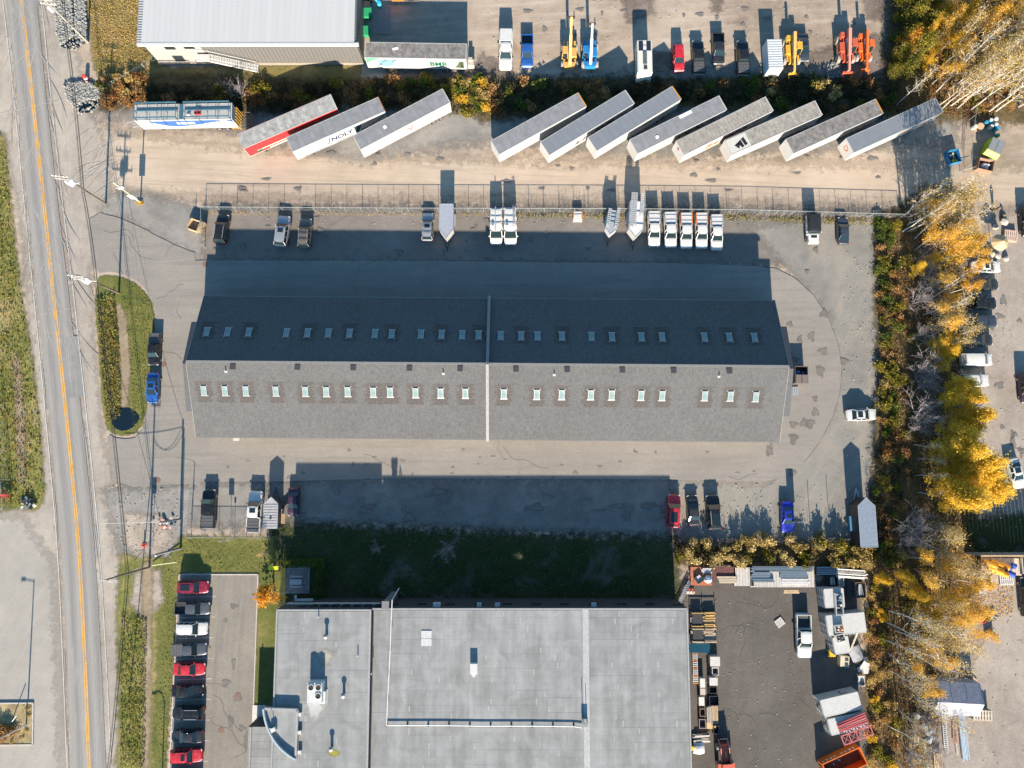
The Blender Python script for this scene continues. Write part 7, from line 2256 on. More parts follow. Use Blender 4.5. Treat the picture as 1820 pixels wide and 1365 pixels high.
sheet('concrete_pad', [(652, 12), (695, 14), (694, 62), (652, 60)], plain('pad_concrete', (.27, .25, .235), .9), nz(), 0)

# --- corner with blue barrels, reels and skips in the north-east
m_bb = plain('barrel_blue', (.03, .28, .42), .4)
for i, (px, py, m, lab) in enumerate([(1747, 222, m_bb, 'blue barrel at the back of the barrel cluster'), (1755, 218, m_bb, 'blue barrel beside the back barrel'), (1764, 216, m_tarp, 'white barrel topping the blue cluster'), (1764, 226, m_bb, 'blue barrel in the middle of the barrel cluster'), (1767, 232, m_bb, 'blue barrel at the front of the cluster'),
                                      (1756, 229, m_cw, 'white drum among the blue barrels'), (1728, 222, m_black, 'black drum by the leaning fence'), (1728, 229, m_cw, 'white drum by the leaning fence'), (1767, 245, m_gr, 'green drum behind the lime green skip')]):
    c = W(px, py)
    t = thing('barrel', lab, 'barrel', (c.x, c.y, G), 0, 'barrels beside the lime green skip')
    MB().lathe((0, 0, 0), [(.32, 0), (.33, .28), (.31, .3), (.33, .6), (.32, .9), (.3, .92)], 14).build('drum', m, t)
    MB().lathe((0, 0, .92), [(.28, 0), (.28, .03), (.06, .05)], 14).build('lid', m_cw if i % 2 else m, t)
t = thing('cable_reel', 'tan conical cable reel beside the barrels', 'reel', W(1738, 228, G))
MB().lathe((0, 0, 0), [(.7, 0), (.7, .08), (.25, .1), (.25, .7), (.55, .72), (.55, .8)], 16).build('reel', m_wood, t)
c = W(1755, 271)
t = thing('lime_skip', 'lime green skip with a grey lid', 'skip', (c.x, c.y, G), R(-27))
m_lime = plain('skip_lime', (.34, .50, .01), .45)
MB().loft([[(-1.1, y0, z), (1.1, y0, z), (1.1, y1, z), (-1.1, y1, z)] for z, y0, y1 in ((.2, -.95, 1.2), (1.3, -1.5, 1.3), (2.0, -1.0, 1.3))]).build('body', m_lime, t)
for s in (-1, 1): MB().box((s * .55, .2, 2.04), (1.04, 2.2, .07)).build('lid', plain('lid_grey', (.2, .215, .23), .5), t)
for s in (-1, 1): MB().box((s * 1.14, 0, 1.2), (.08, .3, 1.0)).build('lift_pocket', m_lime, t)
c = W(1744, 298)
t = thing('brown_bin', 'brown open bin holding white sacks below the lime skip', 'bin', (c.x, c.y, G), R(-14))
m_bn = plain('bin_rust', (.27, .16, .11), .7)
for s in (-1, 1):
    MB().box((0, s * .9, .6), (2.4, .07, 1.2)).build('side_panel', m_bn, t)
    MB().box((s * 1.17, 0, .6), (.07, 1.72, 1.2)).build('side_panel', m_bn, t)
MB().box((0, 0, .12), (2.3, 1.7, .08)).build('floor_panel', m_dark, t)
for i in range(5): MB().lathe((.2 + random.uniform(-.4, .5), random.uniform(-.5, .5), .2), [(.2, 0), (.35, .2), (.3, .5), (.1, .6)], 8).build('sack', m_tarp, t)
c = W(1688, 283)
t = thing('blue_skip', 'small blue open skip under the tree shadows', 'skip', (c.x, c.y, G), R(12))
m_bs = plain('skip_blue', (.02, .17, .36), .5)
for s in (-1, 1):
    MB().box((0, s * 1.05, .65), (1.9, .09, 1.0)).build('side_panel', m_bs, t)
    MB().box((s * .92, 0, .65), (.09, 2.0, 1.0)).build('side_panel', m_bs, t)
MB().box((0, 0, .3), (1.8, 2.0, .08)).build('floor_panel', m_dark, t)
for i in range(8): MB().box((random.uniform(-.5, .5), random.uniform(-.6, .6), .5), (.4, .3, .15), R(random.uniform(0, 180))).build('rubble', (m_wood_g, m_concrete, MATS['sign_yellow'], m_dark)[i % 4], t)
c0, c1 = W(1743, 988, 3.9), W(1900, 984, 3.9)
t = thing('board_wall', 'tall board wall north of the plank flatbed', 'wall', (c0.x, c0.y, G))
n = int((c1.x - c0.x) / .6)
for i in range(n): MB().box((.3 + i * .6, random.uniform(-.015, .015), 1.92), (.57, .12, 3.8 + random.uniform(-.06, .06))).build('board', m_wood_g, t)
MB().box((n * .3, 0, 3.86), (n * .6, .2, .08)).build('cap_rail', m_wood, t)
# --- boulders, pallets and tent by the east yard
t = thing('tan_parasol', 'tan canvas parasol standing half open among yellow leaves', 'parasol', W(1761, 438, G))
MB().tube((0, 0, 0), (0, 0, 2.9), .05, n=7).build('pole', m_wood, t)
nseg = 10
rr_ = [(1.35 * math.cos(2 * math.pi * i / nseg), 1.35 * math.sin(2 * math.pi * i / nseg)) for i in range(nseg)]
m_can_t = plain('canvas_tan', (.50, .36, .20), .8, rnd=.12)
for i in range(nseg):
    a, b_ = rr_[i], rr_[(i + 1) % nseg]
    MB().add([(*a, 2.1), (*b_, 2.1), (0, 0, 2.95), (a[0] * 1.0, a[1] * 1.0, 2.06), (b_[0], b_[1], 2.06), (0, 0, 2.9)], [(0, 1, 2), (5, 4, 3), (0, 3, 4, 1)]).build('canvas_panel', m_can_t, t)
def boulder(px, py, r, label, m):
    c = W(px, py)
    rr = random.Random(px)
    mb = MB()
    n, k = 10, 6
    for j in range(k + 1):
        th = math.pi * j / k
        for i in range(n):
            ph = 2 * math.pi * i / n
            v = Vector((math.sin(th) * math.cos(ph), math.sin(th) * math.sin(ph), math.cos(th) * .7))
            v *= r * (1 + .28 * mnoise.noise(v * 1.4 + Vector((px, py, 0))))
            mb.v.append((v.x, v.y, v.z + r * .45))
    for j in range(k):
        for i in range(n): mb.f.append((j * n + i, (j + 1) * n + i, (j + 1) * n + (i + 1) % n, j * n + (i + 1) % n)); mb.m.append(0)
    o = mb.build('boulder', m)
    o.location = (c.x, c.y, G)
    tag(o, label, 'boulder', 'boulders at the edge of the east yard')
m_bould = plain('boulder_pale', (.44, .40, .34), .9, var=.25)
boulder(1783, 395, .65, 'tall pale boulder north of the pink pallets', m_bould)
boulder(1767, 404, .5, 'square pale boulder beside the tall one', m_bould)
boulder(1757, 454, .75, 'flat white boulder beside the white sedan', m_bould)
boulder(1769, 456, .6, 'pale boulder below the parasol', m_bould)
boulder(1786, 460, .5, 'small pale boulder at the end of the boulder row', m_bould)
pallet(1792, 421, -8, 'pinkish pallets stacked by the boulders', plain('pallet_pink', (.55, .40, .32), .8, rnd=.1), 4).scale = (1.7, 1.5, 1)
for px, py, hh_, lab in ((1766, 375, 1.7, 'dark slim post statue by the track'), (1781, 384, .8, 'dark stump near the tall boulder')):
    t = thing('garden_stump', lab, 'stump', W(px, py, G))
    MB().lathe((0, 0, 0), [(.25, 0), (.2, .4 * hh_), (.28, .8 * hh_), (.1, hh_)], 9).build('trunk', m_pole, t)
# --- flatbed with orange and blue pipes
c = W(1772, 1005)
t = thing('flatbed_trailer', 'pale plank flatbed carrying orange and blue pipes', 'trailer', (c.x, c.y, G), R(-2))
for i in range(13): MB().box((-2.75 + i * .46, 0, .85), (.43, 2.5, .07)).build('board', plain('plank_pinkish', (.55, .44, .34), .8, rnd=.08), t)
MB().box((0, 1.15, .72), (6, .15, .2)).box((0, -1.15, .72), (6, .15, .2)).build('bearer', m_dark, t)
wheels(t, (-.5, .5), 1.3)
m_po, m_pb = plain('pipe_orange', (.72, .32, .01), .4), plain('pipe_blue', (.02, .08, .42), .4)
for i, (x, y, m, L) in enumerate([(-1.9, .75, m_po, 1.9), (-.9, .75, m_po, 1.7), (-1.3, .1, m_po, 2.4), (.3, .3, m_po, 1.3), (-.5, -.4, m_po, 2.2), (.9, .0, m_pb, .8), (1.0, -.75, m_pb, 1.3), (1.7, .2, m_pb, .6)]):
    c = W(1772, 1005)
    rz = R(-2)
    o = MB()
    n = 14
    for r_, k in ((.42, 0), (.36, 1)):
        pass
    prof = []
    vs, fs_ = [], []
    for (yy, r_) in ((0, .42), (L, .42), (L, .35), (0, .35)):
        for q in range(n):
            a = 2 * math.pi * q / n
            vs.append((yy, r_ * math.cos(a), .42 + r_ * math.sin(a)))
    for k in range(4):
        for q in range(n): fs_.append((k * n + q, k * n + (q + 1) % n, ((k + 1) % 4) * n + (q + 1) % n, ((k + 1) % 4) * n + q))
    o.add(vs, fs_)
    ob = o.build('plastic_pipe', m)
    ob.location = (c.x + x - L / 2, c.y + y, .98)
    ob.rotation_euler = (0, R(-20), R(-24))
    tag(ob, 'length of orange plastic pipe lying on the plank flatbed' if m is m_po else 'length of dark blue plastic pipe lying on the plank flatbed', 'pipe', 'orange pipes on the flatbed' if m is m_po else 'blue pipes on the flatbed')
pallet(1785, 1029, 2, 'white slatted pallets below the plank flatbed', m_cw, 3).scale = (1.7, 1.4, 1)
for px, py, m, lab in ((1761, 1028, m_wood_g, 'grey brown box below the plank flatbed'), (1742, 1020, m_wood_g, 'wooden bin half hidden by leaves at the flatbed end'), (1740, 1046, m_concrete, 'pale concrete block under the leaves')):
    t = thing('wooden_box', lab, 'box', W(px, py, G))
    MB().box((0, 0, .4), (1.1, 1.2, .8)).build('body', m, t)
    MB().box((0, 0, .83), (1.15, 1.25, .06)).build('lid', m, t)
t = thing('tall_plank', 'grey plank standing at the west end of the flatbed', 'plank', W(1738, 1002, G))
MB().box((0, 0, 1.2), (.3, .1, 2.6), M=Matrix.Rotation(R(20), 4, 'X')).build('plank', m_wood_g, t)
t = thing('rack_of_posts', 'row of dark upright posts east of the plank flatbed', 'posts', W(1815, 1004, G))
for i in range(5): MB().box((-.8 + i * .35, 0, .8), (.2, 2.4, .3)).build('post', (m_dark, m_wood_g, m_deck_m)[i % 3], t)
t = thing('red_crate', 'red tray beside dark sacks under the yellow branches', 'crate', W(1748, 1099, G), R(30))
for s in (-1, 1):
    MB().box((0, s * .45, .2), (1.3, .07, .4)).build('side_panel', m_red_p, t)
    MB().box((s * .62, 0, .2), (.07, .84, .4)).build('side_panel', m_red_p, t)
MB().box((0, 0, .08), (1.2, .8, .06)).build('base_panel', m_deck_m, t)
t = thing('dark_sacks', 'dark sacks heaped beside the red tray', 'sacks', W(1760, 1098, G))
for i in range(4): MB().lathe((-.3 + .25 * i, .3 * (i % 2), 0), [(.3, 0), (.42, .2), (.35, .5), (.1, .62)], 9).build('sack', (m_black, m_steel_b)[i % 2], t)
t = thing('small_crate', 'pale wooden crate south of the dark sacks', 'crate', W(1757, 1127, G), R(-10))
MB().box((0, 0, .4), (1.2, 1.0, .8)).build('body', m_wood_g, t)
for i in range(5): MB().box((-.48 + i * .24, 0, .83), (.18, 1.0, .05)).build('slat', m_wood_g, t)
# --- tarp covered shelter, ladders and pipes in the south-east
c = W(1690, 1236)
t = thing('tarp_shelter', 'white and grey tarp covered shelter at the south end of the tree belt', 'shelter', (c.x, c.y, G), R(-3))
m_tg = plain('tarp_lilac', (.33, .33, .38), .6, var=.2)
MB().loft([[(x, y, z) for y, z in ((-2.0, 0), (2.6, 0), (2.4, 1.6), (-.3, 2.5), (-1.9, 1.5))] for x in (-3.4, 3.2)]).build('tarp', m_tg, t)
MB().bar((-3.3, -1.55, 1.75), (3.15, -1.45, 1.8), 1.5, .05).build('tarp_apron', m_tarp, t)
for x in (-3.4, -1.2, 1.0, 3.2): MB().bar((x, -1.9, 1.52), (x, -.3, 2.53), .07).bar((x, -.3, 2.53), (x, 2.4, 1.63), .07).build('rafter', m_alu, t)
m_lad = plain('ladder_pale', (.55, .54, .52), .5)
for px, py, L, rz, m, lab in ((1677, 1299, 5.4, 1, m_lad, 'pale ladder lying in the leaves west of the pipes'), (1688, 1273, 2.4, -78, m_lad, 'short pale ladder lying crosswise above the long one'), (1695, 1300, 3.2, -2, plain('ladder_red', (.46, .25, .18), .6), 'faded red ladder between the pale ladder and the pipes')):
    t = thing('ladder', lab, 'ladder', W(px, py, G), R(rz), 'ladders lying in the south east yard')
    for s in (-1, 1): MB().box((s * .24, 0, .3), (.1, L, .12)).build('side_rail', m, t)
    for i in range(int(L / .3)): MB().box((0, -L / 2 + .15 + i * .3, .3), (.46, .1, .06)).build('rung', m, t)
t = thing('pipe_bundle', 'bundle of pale blue pipes lying north to south', 'pipes', W(1709, 1301, G), R(3))
for i in range(10): MB().tube((-.42 + (i % 5) * .21, -3.6 + random.uniform(-.5, .6), .25 + .2 * (i // 5)), (-.42 + (i % 5) * .21, 3.4 + random.uniform(-.5, .5), .25 + .2 * (i // 5)), .1, n=7).build('pipe', plain('pipe_paleblue', (.40, .46, .53), .5, rnd=.15), t)
t = thing('grey_plank', 'grey plank lying beside the faded red ladder', 'plank', W(1699, 1325, G), R(2))
MB().box((0, 0, .15), (.35, 2.6, .12)).build('plank', m_wood_g, t)
for px, py in ((1626, 1270), (1640, 1290), (1652, 1296), (1645, 1300), (1651, 1308), (1646, 1314)):
    t = thing('white_drum', 'white drum lying among bare branches in the south east', 'drum', W(px, py, G), random.random() * 6, 'white drums under the bare trees')
    MB().lathe((0, 0, 0), [(.34, 0), (.36, .5), (.34, .85), (.3, .9)], 12).build('drum', m_tarp, t)
t = thing('picnic_bench', 'pale wooden bench at the bottom edge among yellow grass', 'bench', W(1664, 1352, G))
for i in range(5): MB().box((-.5 + i * .25, 0, .5), (.2, 2.4, .06)).build('slat', m_wood, t)
for y in (-.9, .9): MB().box((0, y, .24), (1.0, .1, .46)).build('leg', m_wood_g, t)
t = thing('yellow_plank', 'fresh plank lying under leaves north of the tarp shelter', 'plank', W(1727, 1203, G), R(40))
MB().box((0, 0, .15), (.4, 1.8, .1)).build('plank', m_wood, t)

t = thing('lamp_post', 'curved arm lamp post at the foot of the staff parking lawn', 'lamp post', W(288, 1388, G))
MB().tube((0, 0, 0), (0, 0, 4.6), .09, .07, n=8).path([(0, 0, 4.6), (-.3, -.05, 5.0), (-.8, -.1, 5.25), (-1.4, -.1, 5.2)], .07, 7).box((-1.6, -.1, 5.15), (.6, .25, .12)).build('pole', m_dark, t)
# ================================================================ TREES, SHRUBS, STONES, GROUND COVER
m_bark_w = plain('bark_birch', (.50, .465, .42), .85, var=.25, scale=1.5)
m_bark_g = plain('bark_grey', (.30, .27, .245), .9, var=.25, scale=1.5)
m_bark_l = plain('bark_lilac', (.33, .29, .29), .9, var=.2, scale=1.5)
GOLD = leafmat('leaf_gold', [(.56, .35, .03), (.70, .46, .04), (.80, .55, .07), (.82, .60, .14)], .58)
AMBER = leafmat('leaf_amber', [(.54, .29, .035), (.70, .41, .05), (.80, .50, .09), (.78, .56, .18)], .56)
STRAW = leafmat('leaf_straw', [(.32, .21, .08), (.48, .33, .12), (.60, .44, .15), (.62, .48, .2)], .45)
GRASS = leafmat('leaf_grass', [(.15, .155, .03), (.22, .215, .048), (.29, .265, .07), (.36, .29, .12)], .45)
OLIVE = leafmat('leaf_olive', [(.055, .065, .014), (.13, .125, .02), (.26, .215, .03), (.42, .32, .05)], .35)
GREEN = leafmat('leaf_green', [(.03, .055, .012), (.06, .10, .016), (.12, .155, .025), (.26, .24, .04)], .35)
RUST = leafmat('leaf_rust', [(.12, .055, .02), (.24, .115, .04), (.38, .20, .07), (.46, .30, .12)], .3)
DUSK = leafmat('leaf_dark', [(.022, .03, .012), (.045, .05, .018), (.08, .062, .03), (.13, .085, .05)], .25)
CREAM = leafmat('leaf_cream', [(.08, .07, .02), (.34, .24, .06), (.58, .44, .17), (.66, .55, .3)], .3)
ORNG = leafmat('leaf_orange', [(.42, .14, .015), (.62, .26, .025), (.72, .38, .05), (.66, .44, .1)], .4)
def leafquad(mb, p, s, rr):
    a = Vector((rr.gauss(0, 1), rr.gauss(0, 1), rr.gauss(0, .7)))
    if a.length < 1e-3: return
    a.normalize()
    b_ = a.cross(Vector((rr.gauss(0, 1), rr.gauss(0, 1), rr.gauss(0, 1))))
    if b_.length < 1e-3: return
    b_.normalize()
    q = rr.uniform(.5, 1.3)
    a, b_ = a * s * q, b_ * s * q * rr.uniform(.5, .8)
    mb.add([p - a, p - b_ * .9, p + a, p + b_], [(0, 1, 2, 3)])
def limb(mb, p, d, L, r0, rr, n=4, wob=.16, up=.04, tips=None, r1=.25):
    q = Vector(p); dd = Vector(d).normalized()
    pts = [q.copy()]
    for i in range(n):
        dd = (dd + Vector((rr.gauss(0, wob), rr.gauss(0, wob), rr.gauss(0, wob) + up))).normalized()
        nq = q + dd * L / n
        a = r0 * (1 - (1 - r1) * i / n); b_ = r0 * (1 - (1 - r1) * (i + 1) / n)
        mb.tube(q, nq, a, b_, 5 if r0 > .05 else 3, cap=False)
        q = nq
        pts.append(q.copy())
    return pts, dd
def tree_meshes(name, seed, H, bark, leaf, n_limb, limb_l, first, leaf_n, leaf_s, spread=.45, twigs=4, ang=48, r=.14, curve=.05, puff=.45):
    rr = random.Random(seed)
    tb, lf = MB(), MB()
    pts, _ = limb(tb, (0, 0, -.1), (rr.gauss(0, .04), rr.gauss(0, .04), 1), H, r, rr, 9, curve, .05, r1=.18)
    tips = []
    for i in range(n_limb):
        t = first + (1 - first) * ((i + rr.random() * .6) / n_limb)
        k = min(int(t * 9), 8)
        p = pts[k].lerp(pts[k + 1], t * 9 - k)
        az = i * 2.399 + rr.uniform(-.5, .5)
        el = R(90 - ang + rr.uniform(-12, 14) + 22 * t)
        d = Vector((math.cos(az) * math.cos(el), math.sin(az) * math.cos(el), math.sin(el)))
        L = limb_l * (1.05 - .62 * (t - first) / (1 - first)) * rr.uniform(.75, 1.2)
        lp, ld = limb(tb, p, d, L, r * .42 * (1.1 - .6 * t), rr, 4, .17, .06)
        for j in range(twigs):
            a = rr.uniform(.3, .95)
            kk = min(int(a * 4), 3)
            q = lp[kk].lerp(lp[kk + 1], a * 4 - kk)
            dd = (ld + Vector((rr.gauss(0, .6), rr.gauss(0, .6), rr.gauss(.1, .4)))).normalized()
            tp, td = limb(tb, q, dd, L * rr.uniform(.28, .5), r * .13, rr, 2, .2, .05)
            tips += [tp[1], tp[2]]
            for e in range(2):
                ed = (td + Vector((rr.gauss(0, .6), rr.gauss(0, .6), rr.gauss(0, .4)))).normalized()
                ep, _ = limb(tb, tp[1], ed, L * rr.uniform(.14, .26), r * .08, rr, 2, .2, .04)
                tips.append(ep[2])
        tips += [lp[3], lp[4]]
    if leaf_n:
        # leaves gather in clumps of unequal size at the twig ends, with gaps between
        keep = [t for t in tips if rr.random() < .72]
        wts = [rr.uniform(.2, 1.6) for _ in keep]
        tot = sum(wts)
        for t, w in zip(keep, wts):
            for _ in range(max(1, int(leaf_n * w / tot))):
                leafquad(lf, t + Vector((rr.gauss(0, puff), rr.gauss(0, puff), rr.gauss(0, puff * .8))), leaf_s, rr)
    tm = tb.mesh(name + '_trunk', bark)
    lm = lf.mesh(name + '_crown', leaf) if leaf_n else None
    return tm, lm
TREES = {
    'gold': [tree_meshes('aspen', s, h, m_bark_g, GOLD, 22, 2.6, .22, 5200, .17, twigs=4, ang=58, puff=.42) for s, h in ((1, 10.5), (2, 12), (3, 9))],
    'amber': [tree_meshes('poplar', s, h, m_bark_w, AMBER, 17, 2.1, .38, 1150, .17, twigs=3, ang=52, puff=.4) for s, h in ((4, 12.5), (5, 14), (6, 11))],
    'straw': [tree_meshes('birch', s, h, m_bark_w, STRAW, 20, 2.3, .3, 900, .14, twigs=4, ang=52, puff=.5) for s, h in ((7, 13), (8, 14.5), (9, 11.5))],
    'bare': [tree_meshes('birch', s, h, m_bark_w, STRAW, 17, 2.2, .35, 120, .13, twigs=5, ang=50) for s, h in ((10, 13), (11, 14.5), (12, 12))],
    'grey': [],
    'yellowgreen': [tree_meshes('willow', s, h, m_bark_g, OLIVE, 18, 2.3, .2, 3400, .16, twigs=4, ang=60, puff=.5) for s, h in ((13, 7), (14, 6))],
    'orange': [tree_meshes('maple', 15, 4.6, m_bark_g, ORNG, 18, 1.5, .25, 1500, .16, twigs=4, ang=58, puff=.32)],
}
def spray_tree(seed, H, bark, leaf_n=0):
    """a many-stemmed leafless shrub tree: stems fan out from the foot"""
    rr = random.Random(seed)
    tb = MB()
    for i in range(11):
        az = i * 2.399 + rr.uniform(-.3, .3)
        el = R(rr.uniform(48, 82))
        d = Vector((math.cos(az) * math.cos(el), math.sin(az) * math.cos(el), math.sin(el)))
        lp, ld = limb(tb, (rr.gauss(0, .15), rr.gauss(0, .15), 0), d, H * rr.uniform(.75, 1.1), .05, rr, 5, .1, -.01)
        for j in range(9):
            a = rr.uniform(.25, .97)
            kk = min(int(a * 5), 4)
            q = lp[kk].lerp(lp[kk + 1], a * 5 - kk)
            dd = (ld + Vector((rr.gauss(0, .45), rr.gauss(0, .45), rr.gauss(0, .3)))).normalized()
            tp, td = limb(tb, q, dd, H * rr.uniform(.18, .36), .022, rr, 3, .16, 0)
            for e in range(5):
                limb(tb, tp[rr.randint(1, 3)], (td + Vector((rr.gauss(0, .5), rr.gauss(0, .5), rr.gauss(0, .4)))), H * rr.uniform(.08, .18), .012, rr, 2, .2, 0)
    return tb.mesh('shrub_tree_trunk', bark), None
TREES['grey'] = [spray_tree(20, 5.2, m_bark_l), spray_tree(21, 4.6, m_bark_l)]
for n, x, y in [('red sided trailer', 510, 225), ('trailer lettered NOLY', 600, 230), ('trailer with the faded V', 715, 220), ('plain first trailer of eight', 957, 225), ('trailer with script lettering', 1043, 220), ('bluish roofed trailer', 1127, 215), ('trailer lettered IDEAL', 1202, 225), ('trailer with rippled roof', 1287, 225), ('trailer with the roof emblem', 1372, 228), ('dirty roofed trailer', 1482, 230), ('easternmost trailer', 1588, 225),
    ('stage trailer', 330, 208), ('trailer lettered BMR', 740, 100), ('white hall stair', 400, 105), ('yellow scaffold', 430, 210), ('white topped pickup', 899, 91), ('bright blue pickup', 937, 91), ('amber telehandler', 1012, 104), ('blue telehandler', 1047, 103), ('white camper', 1140, 113), ('red hatchback', 1206, 103), ('white cargo box', 1366, 112), ('yellow telehandler', 1402, 97), ('orange telehandler', 1529, 92),
    ('blue skip', 1688, 283), ('lime skip', 1755, 268), ('blue barrel cluster', 1760, 225), ('leaning mesh fence', 1716, 250), ('fence east end', 1598, 386), ('dark blue grey sedan', 1499, 410), ('tan parasol', 1757, 440), ('pink pallets', 1792, 421), ('white sedan in the yard', 1753, 474), ('black yard pickup', 1738, 539), ('slate yard pickup', 1739, 571), ('white yard minivan', 1736, 639), ('white yard suv', 1731, 676), ('blue car under leaves', 1724, 710), ('white sunroof sedan', 1531, 737), ('black trailer', 1522, 925), ('white coupe', 1806, 841),
    ('royal blue car', 1400, 919), ('red crossover', 1197, 908), ('rust red deck', 1243, 1022), ('pale plank deck', 1318, 1023), ('long steel deck', 1385, 1024), ('pipe rack', 1508, 1018), ('brown board bin', 1524, 1047), ('long white container', 1500, 1110), ('scrap panel heap', 1533, 1185), ('truss container', 1500, 1280), ('orange skip', 1490, 1345), ('tarp shelter', 1690, 1236), ('white drums', 1645, 1300), ('orange pipes', 1765, 1000), ('red tray', 1748, 1099), ('pale ladder', 1677, 1299), ('riprap bank', 150, 165), ('picture corner', 1810, 10), ('orange maple', 1601, 82), ('dumpster', 1417, 668), ('mud edge of the yard', 1560, 30)]:
    LANDMARKS.append((n, x, y))
def plant(kind, var, px, py, label, cat, group, s=1.0, name=None, tip=None):
    tm, lm = TREES[kind][var % len(TREES[kind])]
    c = W(px, py)
    nm = name or {'gold': 'aspen_tree', 'amber': 'poplar_tree', 'straw': 'birch_tree', 'bare': 'birch_tree', 'grey': 'leafless_tree', 'yellowgreen': 'willow_tree', 'orange': 'maple_tree'}[kind]
    t = thing(nm, label, cat, (c.x, c.y, .02), random.uniform(0, 6.28), group)
    k = s * random.uniform(.92, 1.08)
    t.scale = (k * random.uniform(.92, 1.1), k * random.uniform(.92, 1.1), k)
    t.rotation_euler = (random.gauss(0, .04), random.gauss(0, .04), t.rotation_euler[2])
    link('trunk', tm, t)
    if lm: link('crown', lm, t)
    return t
LB = {
    'gold': ('golden aspen with a dense crown %s', 'tree'), 'amber': ('slim poplar with amber leaves %s', 'tree'), 'straw': ('birch with thin straw coloured leaves %s', 'tree'),
    'bare': ('nearly bare pale birch %s', 'tree'), 'grey': ('leafless grey many stemmed tree %s', 'tree'), 'yellowgreen': ('bushy yellow green tree %s', 'tree')}
def grove(kind, pts, where, s=1.0):
    for i, p in enumerate(pts):
        lab, cat = LB[kind]
        sc_ = p[2] if len(p) > 2 else s
        plant(kind, i, p[0], p[1], globals()['where'](lab.replace(' %s', ''), p[0], p[1]), cat, {'gold': 'golden aspens', 'amber': 'amber poplars', 'straw': 'straw birches', 'bare': 'bare birches', 'grey': 'leafless trees', 'yellowgreen': 'yellow green trees'}[kind] + ' ' + where, sc_)
# the wood in the north-east corner
n_ = 'in the wood above the barrels'
grove('bare', [(1663, 165), (1672, 195), (1690, 188), (1702, 192), (1712, 180), (1725, 195), (1745, 165), (1755, 200), (1770, 198), (1790, 170), (1735, 140), (1762, 120), (1800, 140), (1690, 130), (1715, 110), (1745, 90), (1785, 100), (1810, 190)], n_, .92)
grove('straw', [(1665, 190), (1686, 160), (1706, 150), (1730, 170), (1758, 150), (1780, 140), (1812, 120), (1690, 100), (1740, 120), (1800, 80)], n_, .85)
grove('amber', [(1655, 150), (1670, 120), (1650, 90), (1690, 70), (1720, 60), (1760, 50), (1690, 30), (1730, 20), (1675, 60), (1650, 40), (1715, 85), (1700, 5), (1780, 20), (1665, 5)], n_, .68)
grove('gold', [(1648, 70, .5), (1672, 90, .5), (1640, 110, .42), (1700, 45, .5), (1630, 80, .42), (1660, 30, .5)], n_, .5)
grove('yellowgreen', [(1602, 20, .75), (1608, 48, .7), (1604, 75, .6), (1590, 110, .7), (1600, 135, .7), (1580, 140, .55), (1625, 25, .7), (1640, 55, .7), (1620, 100, .7), (1645, 10, .8), (1660, 70, .75)], n_)
plant('bare', 1, 1592, 188, 'lone pale birch standing north of the easternmost trailer', 'tree', None, .72)
plant('orange', 0, 1601, 82, 'orange leaved young tree at the edge of the upper yard', 'tree', None, .9)
# the belt between the lot and the east yard, top to bottom
n_ = 'at the north end of the tree belt'
grove('bare', [(1604, 386), (1603, 412), (1630, 395), (1640, 410), (1650, 380), (1620, 372), (1660, 400), (1672, 415), (1648, 428)], n_, .9)
grove('straw', [(1612, 400), (1632, 376), (1655, 395), (1640, 440), (1625, 425), (1670, 440), (1665, 385)], n_, .82)
grove('amber', [(1612, 412), (1640, 452), (1655, 455), (1670, 462), (1625, 445), (1690, 440), (1618, 385), (1660, 435)], n_, .72)
grove('gold', [(1680, 460, .5), (1690, 430, .45), (1715, 448, .45), (1640, 470, .42), (1620, 485, .4)], n_)
grove('grey', [(1632, 480, .9), (1640, 505, .85), (1620, 372, .8)], n_)
n_ = 'beside the dark parked cars'
grove('amber', [(1645, 515), (1680, 510), (1660, 545), (1670, 580), (1650, 600), (1690, 520), (1640, 560)], n_, .62)
grove('bare', [(1650, 535), (1640, 560), (1655, 590), (1665, 560)], n_, .7)
grove('straw', [(1640, 585), (1660, 610), (1655, 570), (1680, 600)], n_, .62)
grove('grey', [(1621, 540, 1.05), (1630, 600, .8), (1634, 650, 1.0), (1626, 668, .8), (1640, 688, .7)], n_)
grove('gold', [(1652, 620, .52), (1660, 640, .5), (1648, 655, .42), (1665, 605, .4)], n_)
n_ = 'in the golden middle of the tree belt'
grove('gold', [(1672, 690, .72), (1685, 702, .7), (1668, 718, .75), (1680, 740, .8), (1660, 762, .8), (1678, 785, .85), (1655, 800, .8), (1682, 812, .9), (1660, 830, .9), (1692, 830, .95), (1665, 858, .95), (1700, 858, 1.0), (1680, 878, .95), (1655, 880, .85), (1712, 880, .85), (1690, 768, .7), (1648, 850, .75), (1705, 812, .75)], n_)
grove('grey', [(1626, 738, 1.1), (1618, 760, .8), (1640, 720, .6)], n_)
grove('bare', [(1622, 790, .5), (1628, 845, .55), (1630, 815, .5), (1630, 875, .5)], n_)
n_ = 'south of the golden trees'
grove('grey', [(1606, 940, 1.2), (1620, 925, .9), (1600, 960, .9)], n_)
grove('straw', [(1640, 940), (1650, 960), (1665, 985), (1640, 1000), (1660, 1020), (1690, 1000), (1635, 1060), (1655, 1075), (1620, 1100), (1640, 1120), (1660, 1110)], n_, .72)
grove('amber', [(1610, 990), (1625, 1010), (1655, 1000), (1670, 1030), (1680, 1050), (1690, 1070), (1675, 1095), (1690, 1110), (1700, 1030), (1640, 1035), (1650, 1095), (1615, 1130), (1630, 1150)], n_, .66)
grove('bare', [(1580, 1085), (1572, 1105), (1568, 1135), (1578, 1160), (1600, 1090), (1590, 1120), (1605, 1150), (1620, 1080), (1630, 1165), (1640, 1145), (1655, 1130), (1580, 1190), (1600, 1210), (1625, 1240), (1595, 1260)], n_, .85)
